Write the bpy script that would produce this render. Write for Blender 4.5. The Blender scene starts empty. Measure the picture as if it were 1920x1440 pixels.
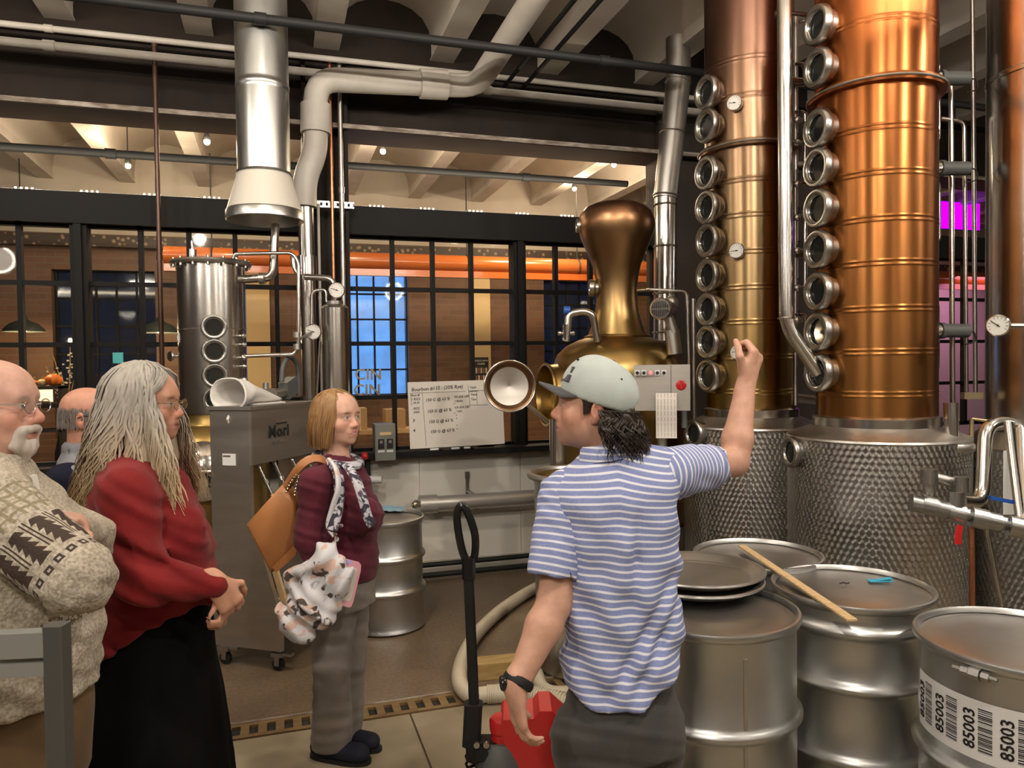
import bpy, bmesh, math, random
import numpy as np
from mathutils import Vector, Matrix
random.seed(7); rng = np.random.default_rng(7)
SC = bpy.context.scene
COL = SC.collection

# ---------------------------------------------------------------- camera
F_PX = 1400.0; CAM_H = 1.74
YAW, PIT, ROLL = math.radians(17.5), math.radians(-1.43), math.radians(0.75)
_f0 = np.array([math.sin(YAW), math.cos(YAW), 0.]); _r0 = np.array([math.cos(YAW), -math.sin(YAW), 0.]); _u0 = np.array([0, 0, 1.])
FW = math.cos(PIT)*_f0 + math.sin(PIT)*_u0; _U = math.cos(PIT)*_u0 - math.sin(PIT)*_f0
RT = math.cos(ROLL)*_r0 - math.sin(ROLL)*_U; UP = math.cos(ROLL)*_U + math.sin(ROLL)*_r0
CAM = np.array([0, 0, CAM_H])
cam_d = bpy.data.cameras.new('camera'); cam_d.sensor_width = 36.0; cam_d.lens = 36.0*F_PX/1920.0; cam_d.clip_start = 0.05
cam = bpy.data.objects.new('camera', cam_d); COL.objects.link(cam)
cam.matrix_world = Matrix(((RT[0], UP[0], -FW[0], 0), (RT[1], UP[1], -FW[1], 0), (RT[2], UP[2], -FW[2], CAM_H), (0, 0, 0, 1)))
SC.camera = cam
# ---------------------------------------------------------------- world (dusk sky seen through the far windows), exposure
wd = bpy.data.worlds.new('dusk'); SC.world = wd; wd.use_nodes = True
wd.node_tree.nodes['Background'].inputs[0].default_value = (0.16, 0.42, 0.95, 1)
wd.node_tree.nodes['Background'].inputs[1].default_value = 2.6
SC.view_settings.view_transform = 'Standard'
try: SC.view_settings.look = 'None'
except Exception: pass
SC.view_settings.exposure = 0.15; SC.view_settings.gamma = 1.0; SC.view_settings.use_curve_mapping = False
try:
    SC.cycles.max_bounces = 6; SC.cycles.diffuse_bounces = 3; SC.cycles.glossy_bounces = 3; SC.cycles.transmission_bounces = 2; SC.cycles.transparent_max_bounces = 8; SC.cycles.use_adaptive_sampling = True; SC.cycles.adaptive_threshold = 0.012
    SC.cycles.caustics_reflective = False; SC.cycles.caustics_refractive = False; SC.cycles.sample_clamp_indirect = 4.0
except Exception: pass

def ray(px, py): return FW + (px-960)/F_PX*RT - (py-720)/F_PX*UP
def P(px, py, d): return CAM + d*ray(px, py)                       # point at a depth
def G(px, py, z=0.0):                                               # point on a level plane
    r = ray(px, py); return CAM + r*((z-CAM_H)/r[2])
def Wl(px, py, Y):                                                  # point on a plane parallel to the window wall
    r = ray(px, py); return CAM + r*(Y/r[1])

# ---------------------------------------------------------------- materials
MATS = {}
def newmat(name):
    m = bpy.data.materials.new(name); m.use_nodes = True; nt = m.node_tree; nt.nodes.clear()
    o = nt.nodes.new('ShaderNodeOutputMaterial'); b = nt.nodes.new('ShaderNodeBsdfPrincipled')
    nt.links.new(b.outputs[0], o.inputs[0]); MATS[name] = m
    return m, nt, b
def nd(nt, typ, **kw):
    n = nt.nodes.new(typ)
    for k, v in kw.items():
        if k == 'inp':
            for i, val in v.items():
                if hasattr(val, 'is_output'): nt.links.new(val, n.inputs[i])
                else: n.inputs[i].default_value = val
        else: setattr(n, k, v)
    return n
def mth(nt, op, a, b=None, c=None):
    n = nt.nodes.new('ShaderNodeMath'); n.operation = op
    for i, v in enumerate((a, b, c)):
        if v is None: continue
        if hasattr(v, 'is_output'): nt.links.new(v, n.inputs[i])
        else: n.inputs[i].default_value = v
    return n.outputs[0]
def c4(c): return (c[0], c[1], c[2], 1.0)
def mixc(nt, fac, a, b):
    n = nt.nodes.new('ShaderNodeMix'); n.data_type = 'RGBA'
    for i, v in ((0, fac), (6, a), (7, b)):
        if hasattr(v, 'is_output'): nt.links.new(v, n.inputs[i])
        else: n.inputs[i].default_value = v if i == 0 else c4(v)
    return n.outputs[2]
def mat(name, col, rough=0.5, metal=0.0, col2=None, scale=6.0, stretch=(1, 1, 1), bump=0.0, bscale=None, rvar=0.0, spec=None, sss=0, coat=0, contrast=(0.35, 0.65), detail=4.0):
    m, nt, b = newmat(name)
    b.inputs['Base Color'].default_value = c4(col); b.inputs['Roughness'].default_value = rough; b.inputs['Metallic'].default_value = metal
    if spec is not None: b.inputs['Specular IOR Level'].default_value = spec
    if coat: b.inputs['Coat Weight'].default_value = coat; b.inputs['Coat Roughness'].default_value = 0.08
    if sss: b.inputs['Subsurface Weight'].default_value = sss; b.inputs['Subsurface Radius'].default_value = (0.012, 0.005, 0.003); b.inputs['Subsurface Scale'].default_value = 1.0
    if col2 is not None or bump or rvar:
        tc = nd(nt, 'ShaderNodeTexCoord'); mp = nd(nt, 'ShaderNodeMapping', inp={0: tc.outputs['Object'], 3: stretch})
        if col2 is not None or rvar:
            nz = nd(nt, 'ShaderNodeTexNoise', inp={0: mp.outputs[0], 'Scale': scale, 'Detail': detail})
            rp = nd(nt, 'ShaderNodeMapRange', inp={0: nz.outputs[0], 1: contrast[0], 2: contrast[1]})
            if col2 is not None: nt.links.new(mixc(nt, rp.outputs[0], col, col2), b.inputs['Base Color'])
            if rvar:
                r2 = nd(nt, 'ShaderNodeMapRange', inp={0: nz.outputs[0], 1: 0.3, 2: 0.7, 3: max(0.02, rough-rvar), 4: rough+rvar}); nt.links.new(r2.outputs[0], b.inputs['Roughness'])
        if bump:
            nb = nd(nt, 'ShaderNodeTexNoise', inp={0: mp.outputs[0], 'Scale': bscale or scale*4, 'Detail': 3.0})
            bp = nd(nt, 'ShaderNodeBump', inp={'Strength': bump, 'Distance': 0.01, 'Height': nb.outputs[0]}); nt.links.new(bp.outputs[0], b.inputs['Normal'])
    return m
def emis(name, col, strength):
    m, nt, b = newmat(name); b.inputs['Base Color'].default_value = c4(col); b.inputs['Emission Color'].default_value = c4(col); b.inputs['Emission Strength'].default_value = strength
    return m

mat('steel', (0.68, 0.655, 0.61), 0.22, 1.0, rvar=0.03, scale=3.0)
mat('steel_dull', (0.58, 0.56, 0.52), 0.38, 1.0, col2=(0.48, 0.46, 0.43), scale=4.0, rvar=0.06, bump=0.05, bscale=14)
mat('steel_drum', (0.62, 0.63, 0.62), 0.37, 1.0, col2=(0.54, 0.54, 0.52), scale=5.0, rvar=0.05, bump=0.12, bscale=7)
mat('steel_lid', (0.62, 0.61, 0.59), 0.35, 1.0, col2=(0.52, 0.49, 0.45), scale=3.0, rvar=0.04, bump=0.08, bscale=5)
mat('steel_panel', (0.56, 0.53, 0.48), 0.45, 1.0, col2=(0.48, 0.45, 0.41), scale=2.0, stretch=(1, 1, 6), rvar=0.06)
mat('chrome', (0.78, 0.76, 0.72), 0.12, 1.0)
mat('galv', (0.42, 0.43, 0.42), 0.34, 1.0, col2=(0.50, 0.50, 0.48), scale=5.0, stretch=(1, 1, 0.3), rvar=0.04)
mat('brass_dull', (0.55, 0.45, 0.28), 0.4, 1.0)
mat('copper_pipe', (0.62, 0.27, 0.14), 0.35, 1.0)
mat('black_steel', (0.008, 0.0075, 0.007), 0.6, spec=0.2, metal=0.0)
mat('sight_steel', (0.44, 0.43, 0.40), 0.30, 1.0)
mat('dark_beam', (0.018, 0.0125, 0.0095), 0.55, 0.0, spec=0.12, col2=(0.026, 0.019, 0.015), scale=3.0)
mat('header_paint', (0.013, 0.0125, 0.0115), 0.6, spec=0.15)
mat('rust_white', (0.40, 0.35, 0.29), 0.7, col2=(0.16, 0.12, 0.09), scale=9, stretch=(1, 4, 4))
mat('ceil_white', (0.60, 0.54, 0.46), 0.85, col2=(0.52, 0.45, 0.37), scale=1.2, bump=0.05, bscale=20)
mat('ceil_beam', (0.60, 0.55, 0.47), 0.75, col2=(0.50, 0.44, 0.37), scale=3)
mat('wall_white', (0.74, 0.71, 0.63), 0.55, col2=(0.68, 0.62, 0.50), scale=1.6, contrast=(0.45, 0.8))
mat('wall_dark', (0.055, 0.038, 0.028), 0.8, col2=(0.035, 0.025, 0.02), scale=2.0)
mat('pipe_white', (0.58, 0.54, 0.48), 0.5, col2=(0.50, 0.46, 0.40), scale=5)
mat('insul', (0.50, 0.48, 0.44), 0.32, 0.55, bump=0.2, bscale=25, stretch=(1, 4, 4))
mat('hood_paint', (0.62, 0.58, 0.50), 0.45)
mat('orange', (0.52, 0.135, 0.025), 0.25, coat=0.3, col2=(0.42, 0.10, 0.022), scale=1.5)
mat('cream', (0.72, 0.52, 0.27), 0.6)
mat('wood', (0.66, 0.45, 0.24), 0.55, col2=(0.52, 0.33, 0.16), scale=10, stretch=(1, 8, 1))
mat('wood_pale', (0.74, 0.52, 0.28), 0.55, col2=(0.62, 0.42, 0.21), scale=8, stretch=(6, 6, 1))
mat('timber_block', (0.42, 0.28, 0.10), 0.7, col2=(0.30, 0.19, 0.06), scale=6, stretch=(1, 5, 5))
mat('hose_cream', (0.62, 0.55, 0.42), 0.45, col2=(0.52, 0.45, 0.33), scale=6)
mat('hose_dark', (0.16, 0.13, 0.09), 0.6)
mat('red_paint', (0.55, 0.02, 0.02), 0.35, coat=0.3)
mat('black_gloss', (0.012, 0.012, 0.012), 0.18)
mat('black_matte', (0.016, 0.016, 0.016), 0.6, spec=0.3)
mat('grey_plastic', (0.10, 0.105, 0.10), 0.5)
mat('box_grey', (0.22, 0.23, 0.20), 0.45)
mat('white_paint', (0.80, 0.78, 0.73), 0.5)
mat('dial_white', (0.80, 0.78, 0.72), 0.35)
mat('paper', (0.78, 0.73, 0.66), 0.8)
mat('board_white', (0.80, 0.74, 0.66), 0.35)
mat('ink_black', (0.012, 0.010, 0.010), 0.6)
mat('ink_grey', (0.14, 0.12, 0.10), 0.7)
mat('label_white', (0.82, 0.82, 0.80), 0.45)
mat('blue_tape', (0.06, 0.42, 0.62), 0.6)
mat('blue_plastic', (0.02, 0.10, 0.42), 0.4)
mat('yellow_paint', (0.75, 0.50, 0.02), 0.5)
mat('cardboard', (0.45, 0.29, 0.14), 0.8)
mat('pumpkin', (0.75, 0.18, 0.02), 0.5)
mat('cloth_white', (0.78, 0.75, 0.70), 0.8, bump=0.1, bscale=18)
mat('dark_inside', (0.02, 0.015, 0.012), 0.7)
mat('sight_dark', (0.020, 0.022, 0.020), 0.06, 0.0, spec=0.8)
mat('brown_pole', (0.10, 0.055, 0.04), 0.35, 0.5)
mat('drain_iron', (0.26, 0.17, 0.07), 0.55, 0.3, col2=(0.18, 0.11, 0.05), scale=10)
mat('far_dark', (0.03, 0.025, 0.022), 0.6)
mat('leaf_dark', (0.02, 0.03, 0.025), 0.6)
emis('bulb', (1.0, 0.80, 0.52), 40.0); emis('tiny_bulb', (1.0, 0.85, 0.60), 6.0); emis('lit_sign', (1.0, 0.78, 0.48), 1.6); emis('purple_led', (0.36, 0.0, 0.95), 2.2); emis('red_led', (1.0, 0.08, 0.10), 3.0)
emis('pale_neon', (0.75, 0.85, 1.0), 1.0)

def copper_mat(name, top, mid, low, z0, z1, rough=0.27, aniso=0.0):
    """heat-tinted copper: the tint is the metal's own, running with height"""
    m, nt, b = newmat(name); b.inputs['Metallic'].default_value = 1.0
    tc = nd(nt, 'ShaderNodeTexCoord'); sp = nd(nt, 'ShaderNodeSeparateXYZ', inp={0: tc.outputs['Object']})
    nz = nd(nt, 'ShaderNodeTexNoise', inp={0: tc.outputs['Object'], 'Scale': 1.6, 'Detail': 3.0})
    h = mth(nt, 'ADD', sp.outputs[2], mth(nt, 'MULTIPLY', mth(nt, 'SUBTRACT', nz.outputs[0], 0.5), (z1-z0)*0.7))
    rp = nd(nt, 'ShaderNodeMapRange', inp={0: h, 1: z0, 2: z1})
    cr = nd(nt, 'ShaderNodeValToRGB', inp={0: rp.outputs[0]})
    e = cr.color_ramp.elements; e[0].color = c4(low); e[1].color = c4(top); n = e.new(0.5); n.color = c4(mid)
    n2 = nd(nt, 'ShaderNodeTexNoise', inp={0: tc.outputs['Object'], 'Scale': 4.0, 'Detail': 2.0})
    f2 = nd(nt, 'ShaderNodeMapRange', inp={0: n2.outputs[0], 1: 0.30, 2: 0.80, 3: 0.0, 4: 0.16})
    nt.links.new(mixc(nt, f2.outputs[0], cr.outputs[0], (mid[0]*0.62, mid[1]*0.6, mid[2]*0.6)), b.inputs['Base Color'])
    r2 = nd(nt, 'ShaderNodeMapRange', inp={0: n2.outputs[0], 1: 0.3, 2: 0.7, 3: rough-0.015, 4: rough+0.02}); nt.links.new(r2.outputs[0], b.inputs['Roughness'])
    if aniso: b.inputs['Anisotropic'].default_value = aniso; tv = nd(nt, 'ShaderNodeCombineXYZ', inp={2: 1.0}); nt.links.new(tv.outputs[0], b.inputs['Tangent'])
    return m
copper_mat('copper_right', (0.40, 0.118, 0.035), (0.35, 0.135, 0.040), (0.33, 0.155, 0.046), 1.3, 3.9, 0.31, 0.7)
copper_mat('copper_left', (0.25, 0.13, 0.095), (0.33, 0.225, 0.12), (0.35, 0.225, 0.066), 1.3, 4.0, 0.31, 0.7)
copper_mat('copper_dark', (0.25, 0.15, 0.09), (0.22, 0.13, 0.07), (0.20, 0.12, 0.06), 1.2, 2.0, 0.32)
copper_mat('copper_pot', (0.34, 0.17, 0.095), (0.37, 0.25, 0.105), (0.37, 0.25, 0.085), 1.5, 2.9, 0.34)

def quilt_mat():
    """engine-turned stainless: overlapping brushed discs, the brushing runs in circles inside each disc"""
    m, nt, b = newmat('steel_quilt'); b.inputs['Metallic'].default_value = 1.0; b.inputs['Base Color'].default_value = (0.50, 0.487, 0.465, 1); b.inputs['Roughness'].default_value = 0.30
    tc = nd(nt, 'ShaderNodeTexCoord'); sp = nd(nt, 'ShaderNodeSeparateXYZ', inp={0: tc.outputs['Object']})
    x, y, z = sp.outputs
    r = mth(nt, 'SQRT', mth(nt, 'ADD', mth(nt, 'MULTIPLY', x, x), mth(nt, 'MULTIPLY', y, y)))
    u = mth(nt, 'MULTIPLY', mth(nt, 'ARCTAN2', y, x), 92.0/(2*math.pi))
    v = mth(nt, 'MULTIPLY', z, 32.0)
    row = mth(nt, 'FLOOR', v); uo = mth(nt, 'ADD', u, mth(nt, 'MULTIPLY', mth(nt, 'MODULO', mth(nt, 'ADD', row, 100.0), 2.0), 0.5))
    cu = mth(nt, 'SUBTRACT', mth(nt, 'FRACT', uo), 0.5); cv = mth(nt, 'SUBTRACT', mth(nt, 'FRACT', v), 0.5)
    tx = mth(nt, 'DIVIDE', mth(nt, 'MULTIPLY', y, -1.0), r); ty = mth(nt, 'DIVIDE', x, r)
    tv = nd(nt, 'ShaderNodeCombineXYZ', inp={0: mth(nt, 'MULTIPLY', tx, cu), 1: mth(nt, 'MULTIPLY', ty, cu), 2: cv})
    b.inputs['Anisotropic'].default_value = 0.97
    nt.links.new(tv.outputs[0], b.inputs['Tangent'])
    d = mth(nt, 'SQRT', mth(nt, 'ADD', mth(nt, 'MULTIPLY', cu, cu), mth(nt, 'MULTIPLY', cv, cv)))
    bp = nd(nt, 'ShaderNodeBump', inp={'Strength': 0.06, 'Distance': 0.006, 'Height': mth(nt, 'SUBTRACT', 1.0, mth(nt, 'MULTIPLY', d, 1.0))}); nt.links.new(bp.outputs[0], b.inputs['Normal'])
    return m
quilt_mat()

def glass_mat(name, tint, refl_rough=0.03, milk=0.0, milkc=(0.3, 0.4, 0.5), refl=0.035):
    m = bpy.data.materials.new(name); m.use_nodes = True; nt = m.node_tree; nt.nodes.clear(); MATS[name] = m
    o = nd(nt, 'ShaderNodeOutputMaterial'); t = nd(nt, 'ShaderNodeBsdfTransparent', inp={0: c4(tint)}); g = nd(nt, 'ShaderNodeBsdfGlossy', inp={0: (0.9, 0.9, 0.9, 1), 'Roughness': refl_rough})
    lw = nd(nt, 'ShaderNodeLayerWeight', inp={0: 0.5}); fr = nd(nt, 'ShaderNodeMapRange', inp={0: mth(nt, 'POWER', lw.outputs['Facing'], 4.0), 1: 0.0, 2: 1.0, 3: refl, 4: 0.55}); sh = t.outputs[0]
    if milk:
        df = nd(nt, 'ShaderNodeBsdfDiffuse', inp={0: c4(milkc)}); tc = nd(nt, 'ShaderNodeTexCoord'); nz = nd(nt, 'ShaderNodeTexNoise', inp={0: tc.outputs['Object'], 'Scale': 2.0, 'Detail': 3.0})
        mr = nd(nt, 'ShaderNodeMapRange', inp={0: nz.outputs[0], 1: 0.3, 2: 0.7, 3: milk*0.6, 4: min(1, milk*1.3)})
        mx0 = nd(nt, 'ShaderNodeMixShader', inp={0: mr.outputs[0], 1: sh, 2: df.outputs[0]}); sh = mx0.outputs[0]
    mx = nd(nt, 'ShaderNodeMixShader', inp={0: fr.outputs[0], 1: sh, 2: g.outputs[0]}); nt.links.new(mx.outputs[0], o.inputs[0])
    return m
glass_mat('glass_pane', (0.90, 0.90, 0.87), refl=0.018); glass_mat('glass_frost', (0.80, 0.88, 0.95), 0.2, 0.32, (0.25, 0.3, 0.33)); glass_mat('glass_night', (0.10, 0.11, 0.13), 0.05, 0.35, (0.03, 0.035, 0.04))
glass_mat('glass_lens', (0.85, 0.87, 0.88))

def brick_mat():
    m, nt, b = newmat('brick'); tc = nd(nt, 'ShaderNodeTexCoord')
    mp = nd(nt, 'ShaderNodeMapping', inp={0: tc.outputs['Object'], 2: (math.pi/2, 0, 0)})
    br = nd(nt, 'ShaderNodeTexBrick', inp={0: mp.outputs[0], 1: (0.185, 0.088, 0.046, 1), 2: (0.135, 0.064, 0.034, 1), 3: (0.16, 0.105, 0.07, 1), 'Scale': 1.0, 'Mortar Size': 0.006, 'Brick Width': 0.22, 'Row Height': 0.075})
    nt.links.new(br.outputs[0], b.inputs['Base Color']); b.inputs['Roughness'].default_value = 0.55
    bp = nd(nt, 'ShaderNodeBump', inp={'Strength': 0.4, 'Distance': 0.01, 'Height': br.outputs[1]}); bp.invert = True; nt.links.new(bp.outputs[0], b.inputs['Normal'])
brick_mat()

def floor_mat():
    m, nt, b = newmat('floor_concrete'); tc = nd(nt, 'ShaderNodeTexCoord')
    n1 = nd(nt, 'ShaderNodeTexNoise', inp={0: tc.outputs['Object'], 'Scale': 1.1, 'Detail': 5.0}); n2 = nd(nt, 'ShaderNodeTexNoise', inp={0: tc.outputs['Object'], 'Scale': 45.0, 'Detail': 3.0})
    r1 = nd(nt, 'ShaderNodeMapRange', inp={0: n1.outputs[0], 1: 0.35, 2: 0.65}); r2 = nd(nt, 'ShaderNodeMapRange', inp={0: n2.outputs[0], 1: 0.35, 2: 0.7, 3: 0.0, 4: 0.55})
    c = mixc(nt, r1.outputs[0], (0.15, 0.102, 0.060), (0.205, 0.147, 0.088)); c = mixc(nt, r2.outputs[0], c, (0.075, 0.049, 0.029))
    nt.links.new(c, b.inputs['Base Color']); rr = nd(nt, 'ShaderNodeMapRange', inp={0: n1.outputs[0], 1: 0.35, 2: 0.65, 3: 0.30, 4: 0.55}); nt.links.new(rr.outputs[0], b.inputs['Roughness'])
    bp = nd(nt, 'ShaderNodeBump', inp={'Strength': 0.15, 'Distance': 0.01, 'Height': n2.outputs[0]}); nt.links.new(bp.outputs[0], b.inputs['Normal'])
    m, nt, b = newmat('floor_slab'); tc = nd(nt, 'ShaderNodeTexCoord')
    n1 = nd(nt, 'ShaderNodeTexNoise', inp={0: tc.outputs['Object'], 'Scale': 2.0, 'Detail': 6.0}); r1 = nd(nt, 'ShaderNodeMapRange', inp={0: n1.outputs[0], 1: 0.35, 2: 0.65})
    nt.links.new(mixc(nt, r1.outputs[0], (0.24, 0.19, 0.12), (0.36, 0.30, 0.20)), b.inputs['Base Color']); b.inputs['Roughness'].default_value = 0.55
    bp = nd(nt, 'ShaderNodeBump', inp={'Strength': 0.1, 'Distance': 0.01, 'Height': n1.outputs[0]}); nt.links.new(bp.outputs[0], b.inputs['Normal'])
floor_mat()

# ---------------------------------------------------------------- mesh helpers
def frame(axis, up=(0, 0, 1)):
    w = np.array(axis, float); w /= np.linalg.norm(w); u = np.cross(np.array(up, float), w)
    if np.linalg.norm(u) < 1e-4: u = np.cross(np.array((0, 1, 0.)), w)
    u /= np.linalg.norm(u); return u, np.cross(w, u), w
class MB:
    def __init__(s): s.v = []; s.f = []; s.mi = []; s.cur = 0
    def add(s, vs, fs):
        o = len(s.v); s.v.extend([tuple(map(float, v)) for v in vs]); s.f.extend([tuple(i+o for i in f) for f in fs]); s.mi.extend([s.cur]*len(fs)); return s
    def box(s, lo, hi):
        x0, y0, z0 = lo; x1, y1, z1 = hi
        return s.add([(x0, y0, z0), (x1, y0, z0), (x1, y1, z0), (x0, y1, z0), (x0, y0, z1), (x1, y0, z1), (x1, y1, z1), (x0, y1, z1)],
                     [(0, 3, 2, 1), (4, 5, 6, 7), (0, 1, 5, 4), (1, 2, 6, 5), (2, 3, 7, 6), (3, 0, 4, 7)])
    def obox(s, c, ax, ay, az, b=0.0):
        """box from a centre and three half-axis vectors, optional chamfer on the edges along az"""
        c, ax, ay, az = (np.array(q, float) for q in (c, ax, ay, az))
        if b <= 0:
            v = [c+sx*ax+sy*ay+sz*az for sz in (-1, 1) for sx, sy in ((-1, -1), (1, -1), (1, 1), (-1, 1))]
            return s.add(v, [(0, 3, 2, 1), (4, 5, 6, 7), (0, 1, 5, 4), (1, 2, 6, 5), (2, 3, 7, 6), (3, 0, 4, 7)])
        bx, by = b/np.linalg.norm(ax), b/np.linalg.norm(ay)
        pr = [(-1+bx, -1), (1-bx, -1), (1, -1+by), (1, 1-by), (1-bx, 1), (-1+bx, 1), (-1, 1-by), (-1, -1+by)]
        v = [c+p*ax+q*ay+sz*az for sz in (-1, 1) for p, q in pr]
        return s.add(v, [tuple(range(7, -1, -1)), tuple(range(8, 16))]+[(i, (i+1) % 8, 8+(i+1) % 8, 8+i) for i in range(8)])
    def rings(s, rr, closed=False, cap=True):
        n = len(rr[0]); v = [p for r in rr for p in r]; f = []
        m = len(rr)
        for i in range(m if closed else m-1):
            a, b = i*n, ((i+1) % m)*n
            for j in range(n): f.append((a+j, a+(j+1) % n, b+(j+1) % n, b+j))
        if cap and not closed: f.append(tuple(range(n-1, -1, -1))); f.append(tuple((m-1)*n+j for j in range(n)))
        return s.add(v, f)
    def lathe(s, c, prof, n=32, axis=(0, 0, 1), cap=True):
        u, w, a = frame(axis, (0, 1, 0) if abs(axis[2]) > 0.9 else (0, 0, 1)); c = np.array(c, float)
        rr = [[c+a*h+u*(r*math.cos(2*math.pi*j/n))+w*(r*math.sin(2*math.pi*j/n)) for j in range(n)] for r, h in prof]
        return s.rings(rr, cap=cap)
    def cyl(s, a, b, r, r2=None, n=16, cap=True):
        a, b = np.array(a, float), np.array(b, float); L = np.linalg.norm(b-a)
        return s.lathe(a, [(r, 0), (r if r2 is None else r2, L)], n, (b-a)/L, cap)
    def tube(s, pts, r, n=10, cap=True, closed=False, flat=1.0, up=None):
        pts = [np.array(p, float) for p in pts]; m = len(pts); rr = []; prev = None
        rs = r if hasattr(r, '__len__') else [r]*m
        for i in range(m):
            if closed: t = pts[(i+1) % m]-pts[i-1]
            else: t = pts[min(i+1, m-1)]-pts[max(i-1, 0)]
            L = np.linalg.norm(t); t = t/L if L > 1e-9 else np.array((0, 0, 1.))
            if prev is None: u, w, _ = frame(t, up if up is not None else (0, 0, 1))
            else:
                u = prev-t*np.dot(prev, t); u /= (np.linalg.norm(u)+1e-9); w = np.cross(t, u)
            prev = u; rr.append([pts[i]+rs[i]*(u*math.cos(2*math.pi*j/n)+w*flat*math.sin(2*math.pi*j/n)) for j in range(n)])
        return s.rings(rr, closed=closed, cap=cap)
    def torus(s, c, R, r, axis=(0, 0, 1), n=28, k=8):
        u, w, a = frame(axis, (0, 1, 0) if abs(axis[2]) > 0.9 else (0, 0, 1)); c = np.array(c, float)
        return s.tube([c+R*(u*math.cos(2*math.pi*i/n)+w*math.sin(2*math.pi*i/n)) for i in range(n)], r, k, closed=True, up=a)
    def sphere(s, c, r, n=14, m=8, sc=(1, 1, 1)):
        c = np.array(c, float); rr = []
        for i in range(1, m):
            t = math.pi*i/m; rr.append([c+np.array([r*sc[0]*math.sin(t)*math.cos(2*math.pi*j/n), r*sc[1]*math.sin(t)*math.sin(2*math.pi*j/n), -r*sc[2]*math.cos(t)]) for j in range(n)])
        return s.rings(rr)
    def poly(s, pts, d):
        """prism: planar outline extruded by the vector d"""
        n = len(pts); d = np.array(d, float); v = [np.array(p, float) for p in pts]+[np.array(p, float)+d for p in pts]
        return s.add(v, [tuple(range(n)), tuple(range(2*n-1, n-1, -1))]+[(i, n+i, n+(i+1) % n, (i+1) % n) for i in range(n)])
def fillet(pts, R, k=5):
    pts = [np.array(p, float) for p in pts]; out = [pts[0]]
    for i in range(1, len(pts)-1):
        a, b, c = pts[i-1], pts[i], pts[i+1]; d1 = a-b; d2 = c-b; l1, l2 = np.linalg.norm(d1), np.linalg.norm(d2)
        q = min(R, l1*0.48, l2*0.48); p0 = b+d1/l1*q; p1 = b+d2/l2*q
        for j in range(k+1):
            t = j/k; out.append((1-t)**2*p0+2*t*(1-t)*b+t*t*p1)
    out.append(pts[-1]); return out
def spline(pts, n=8):
    pts = [np.array(p, float) for p in pts]; q = [2*pts[0]-pts[1]]+pts+[2*pts[-1]-pts[-2]]; out = []
    for i in range(1, len(q)-2):
        for j in range(n):
            t = j/n; a, b, c, d = q[i-1], q[i], q[i+1], q[i+2]
            out.append(0.5*((2*b)+(-a+c)*t+(2*a-5*b+4*c-d)*t*t+(-a+3*b-3*c+d)*t**3))
    out.append(pts[-1]); return out

BASE = {}
def thing(name, label, cat, loc, group=None, kind=None):
    o = bpy.data.objects.new(name, None); COL.objects.link(o); o.location = [float(q) for q in loc]; o.empty_display_size = 0.1
    BASE[o.name] = np.array(loc, float); o['label'] = label
    if cat: o['category'] = cat
    if group: o['group'] = group
    if kind: o['kind'] = kind
    return o
def tag(o, label, cat=None, group=None, kind=None):
    o['label'] = label
    if cat: o['category'] = cat
    if group: o['group'] = group
    if kind: o['kind'] = kind
    return o
def build(name, mb, mats, parent=None, origin=None, smooth=True, angle=35, uvw=None):
    if isinstance(mats, str): mats = [mats]
    v = np.array(mb.v, dtype=np.float64)
    if parent is not None: base = BASE[parent.name]
    elif origin is not None: base = np.array(origin, float)
    else:
        lo, hi = v.min(0), v.max(0); base = np.array([(lo[0]+hi[0])/2, (lo[1]+hi[1])/2, lo[2]])
    me = bpy.data.meshes.new(name); me.from_pydata((v-base).tolist(), [], mb.f)
    for m in mats: me.materials.append(MATS[m])
    if len(mats) > 1: me.polygons.foreach_set('material_index', mb.mi)
    me.polygons.foreach_set('use_smooth', [smooth]*len(mb.f)); me.update()
    if smooth: me.set_sharp_from_angle(angle=math.radians(angle))
    o = bpy.data.objects.new(name, me); COL.objects.link(o); BASE[o.name] = base
    if parent is not None: o.parent = parent
    else: o.location = base
    return o
def struct(name, mb, mats, parent=None, **kw):
    o = build(name, mb, mats, parent, **kw)
    if parent is None: o['kind'] = 'structure'
    return o
def clone(o, parent=None, delta=(0, 0, 0)):
    c = o.copy(); COL.objects.link(c); b = BASE[o.name]+np.array(delta, float); BASE[c.name] = b
    c.parent = parent
    c.location = (Vector(b)-Vector(BASE[parent.name])) if parent is not None else Vector(b)
    return c
def text_mesh(body, size, mat_name, parent, pos, right, up, name='lettering', extrude=0.0006, shear=0.0, space=1.0, align='LEFT', bold=0.012):
    cu = bpy.data.curves.new('t', 'FONT'); cu.body = body; cu.size = size; cu.extrude = extrude; cu.shear = shear; cu.space_character = space; cu.align_x = align; cu.resolution_u = 2; cu.offset = size*bold
    to = bpy.data.objects.new('t', cu); me = bpy.data.meshes.new_from_object(to); bpy.data.objects.remove(to); bpy.data.curves.remove(cu)
    right, up = np.array(right, float), np.array(up, float); right /= np.linalg.norm(right); up /= np.linalg.norm(up); n = np.cross(right, up)
    base = BASE[parent.name] if parent is not None else np.array(pos, float)
    M = Matrix(((right[0], up[0], n[0], pos[0]-base[0]), (right[1], up[1], n[1], pos[1]-base[1]), (right[2], up[2], n[2], pos[2]-base[2]), (0, 0, 0, 1)))
    me.transform(M); me.materials.clear(); me.materials.append(MATS[mat_name]); me.name = name
    o = bpy.data.objects.new(name, me); COL.objects.link(o); BASE[o.name] = base; o.parent = parent
    if parent is None: o.location = base
    return o
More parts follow.
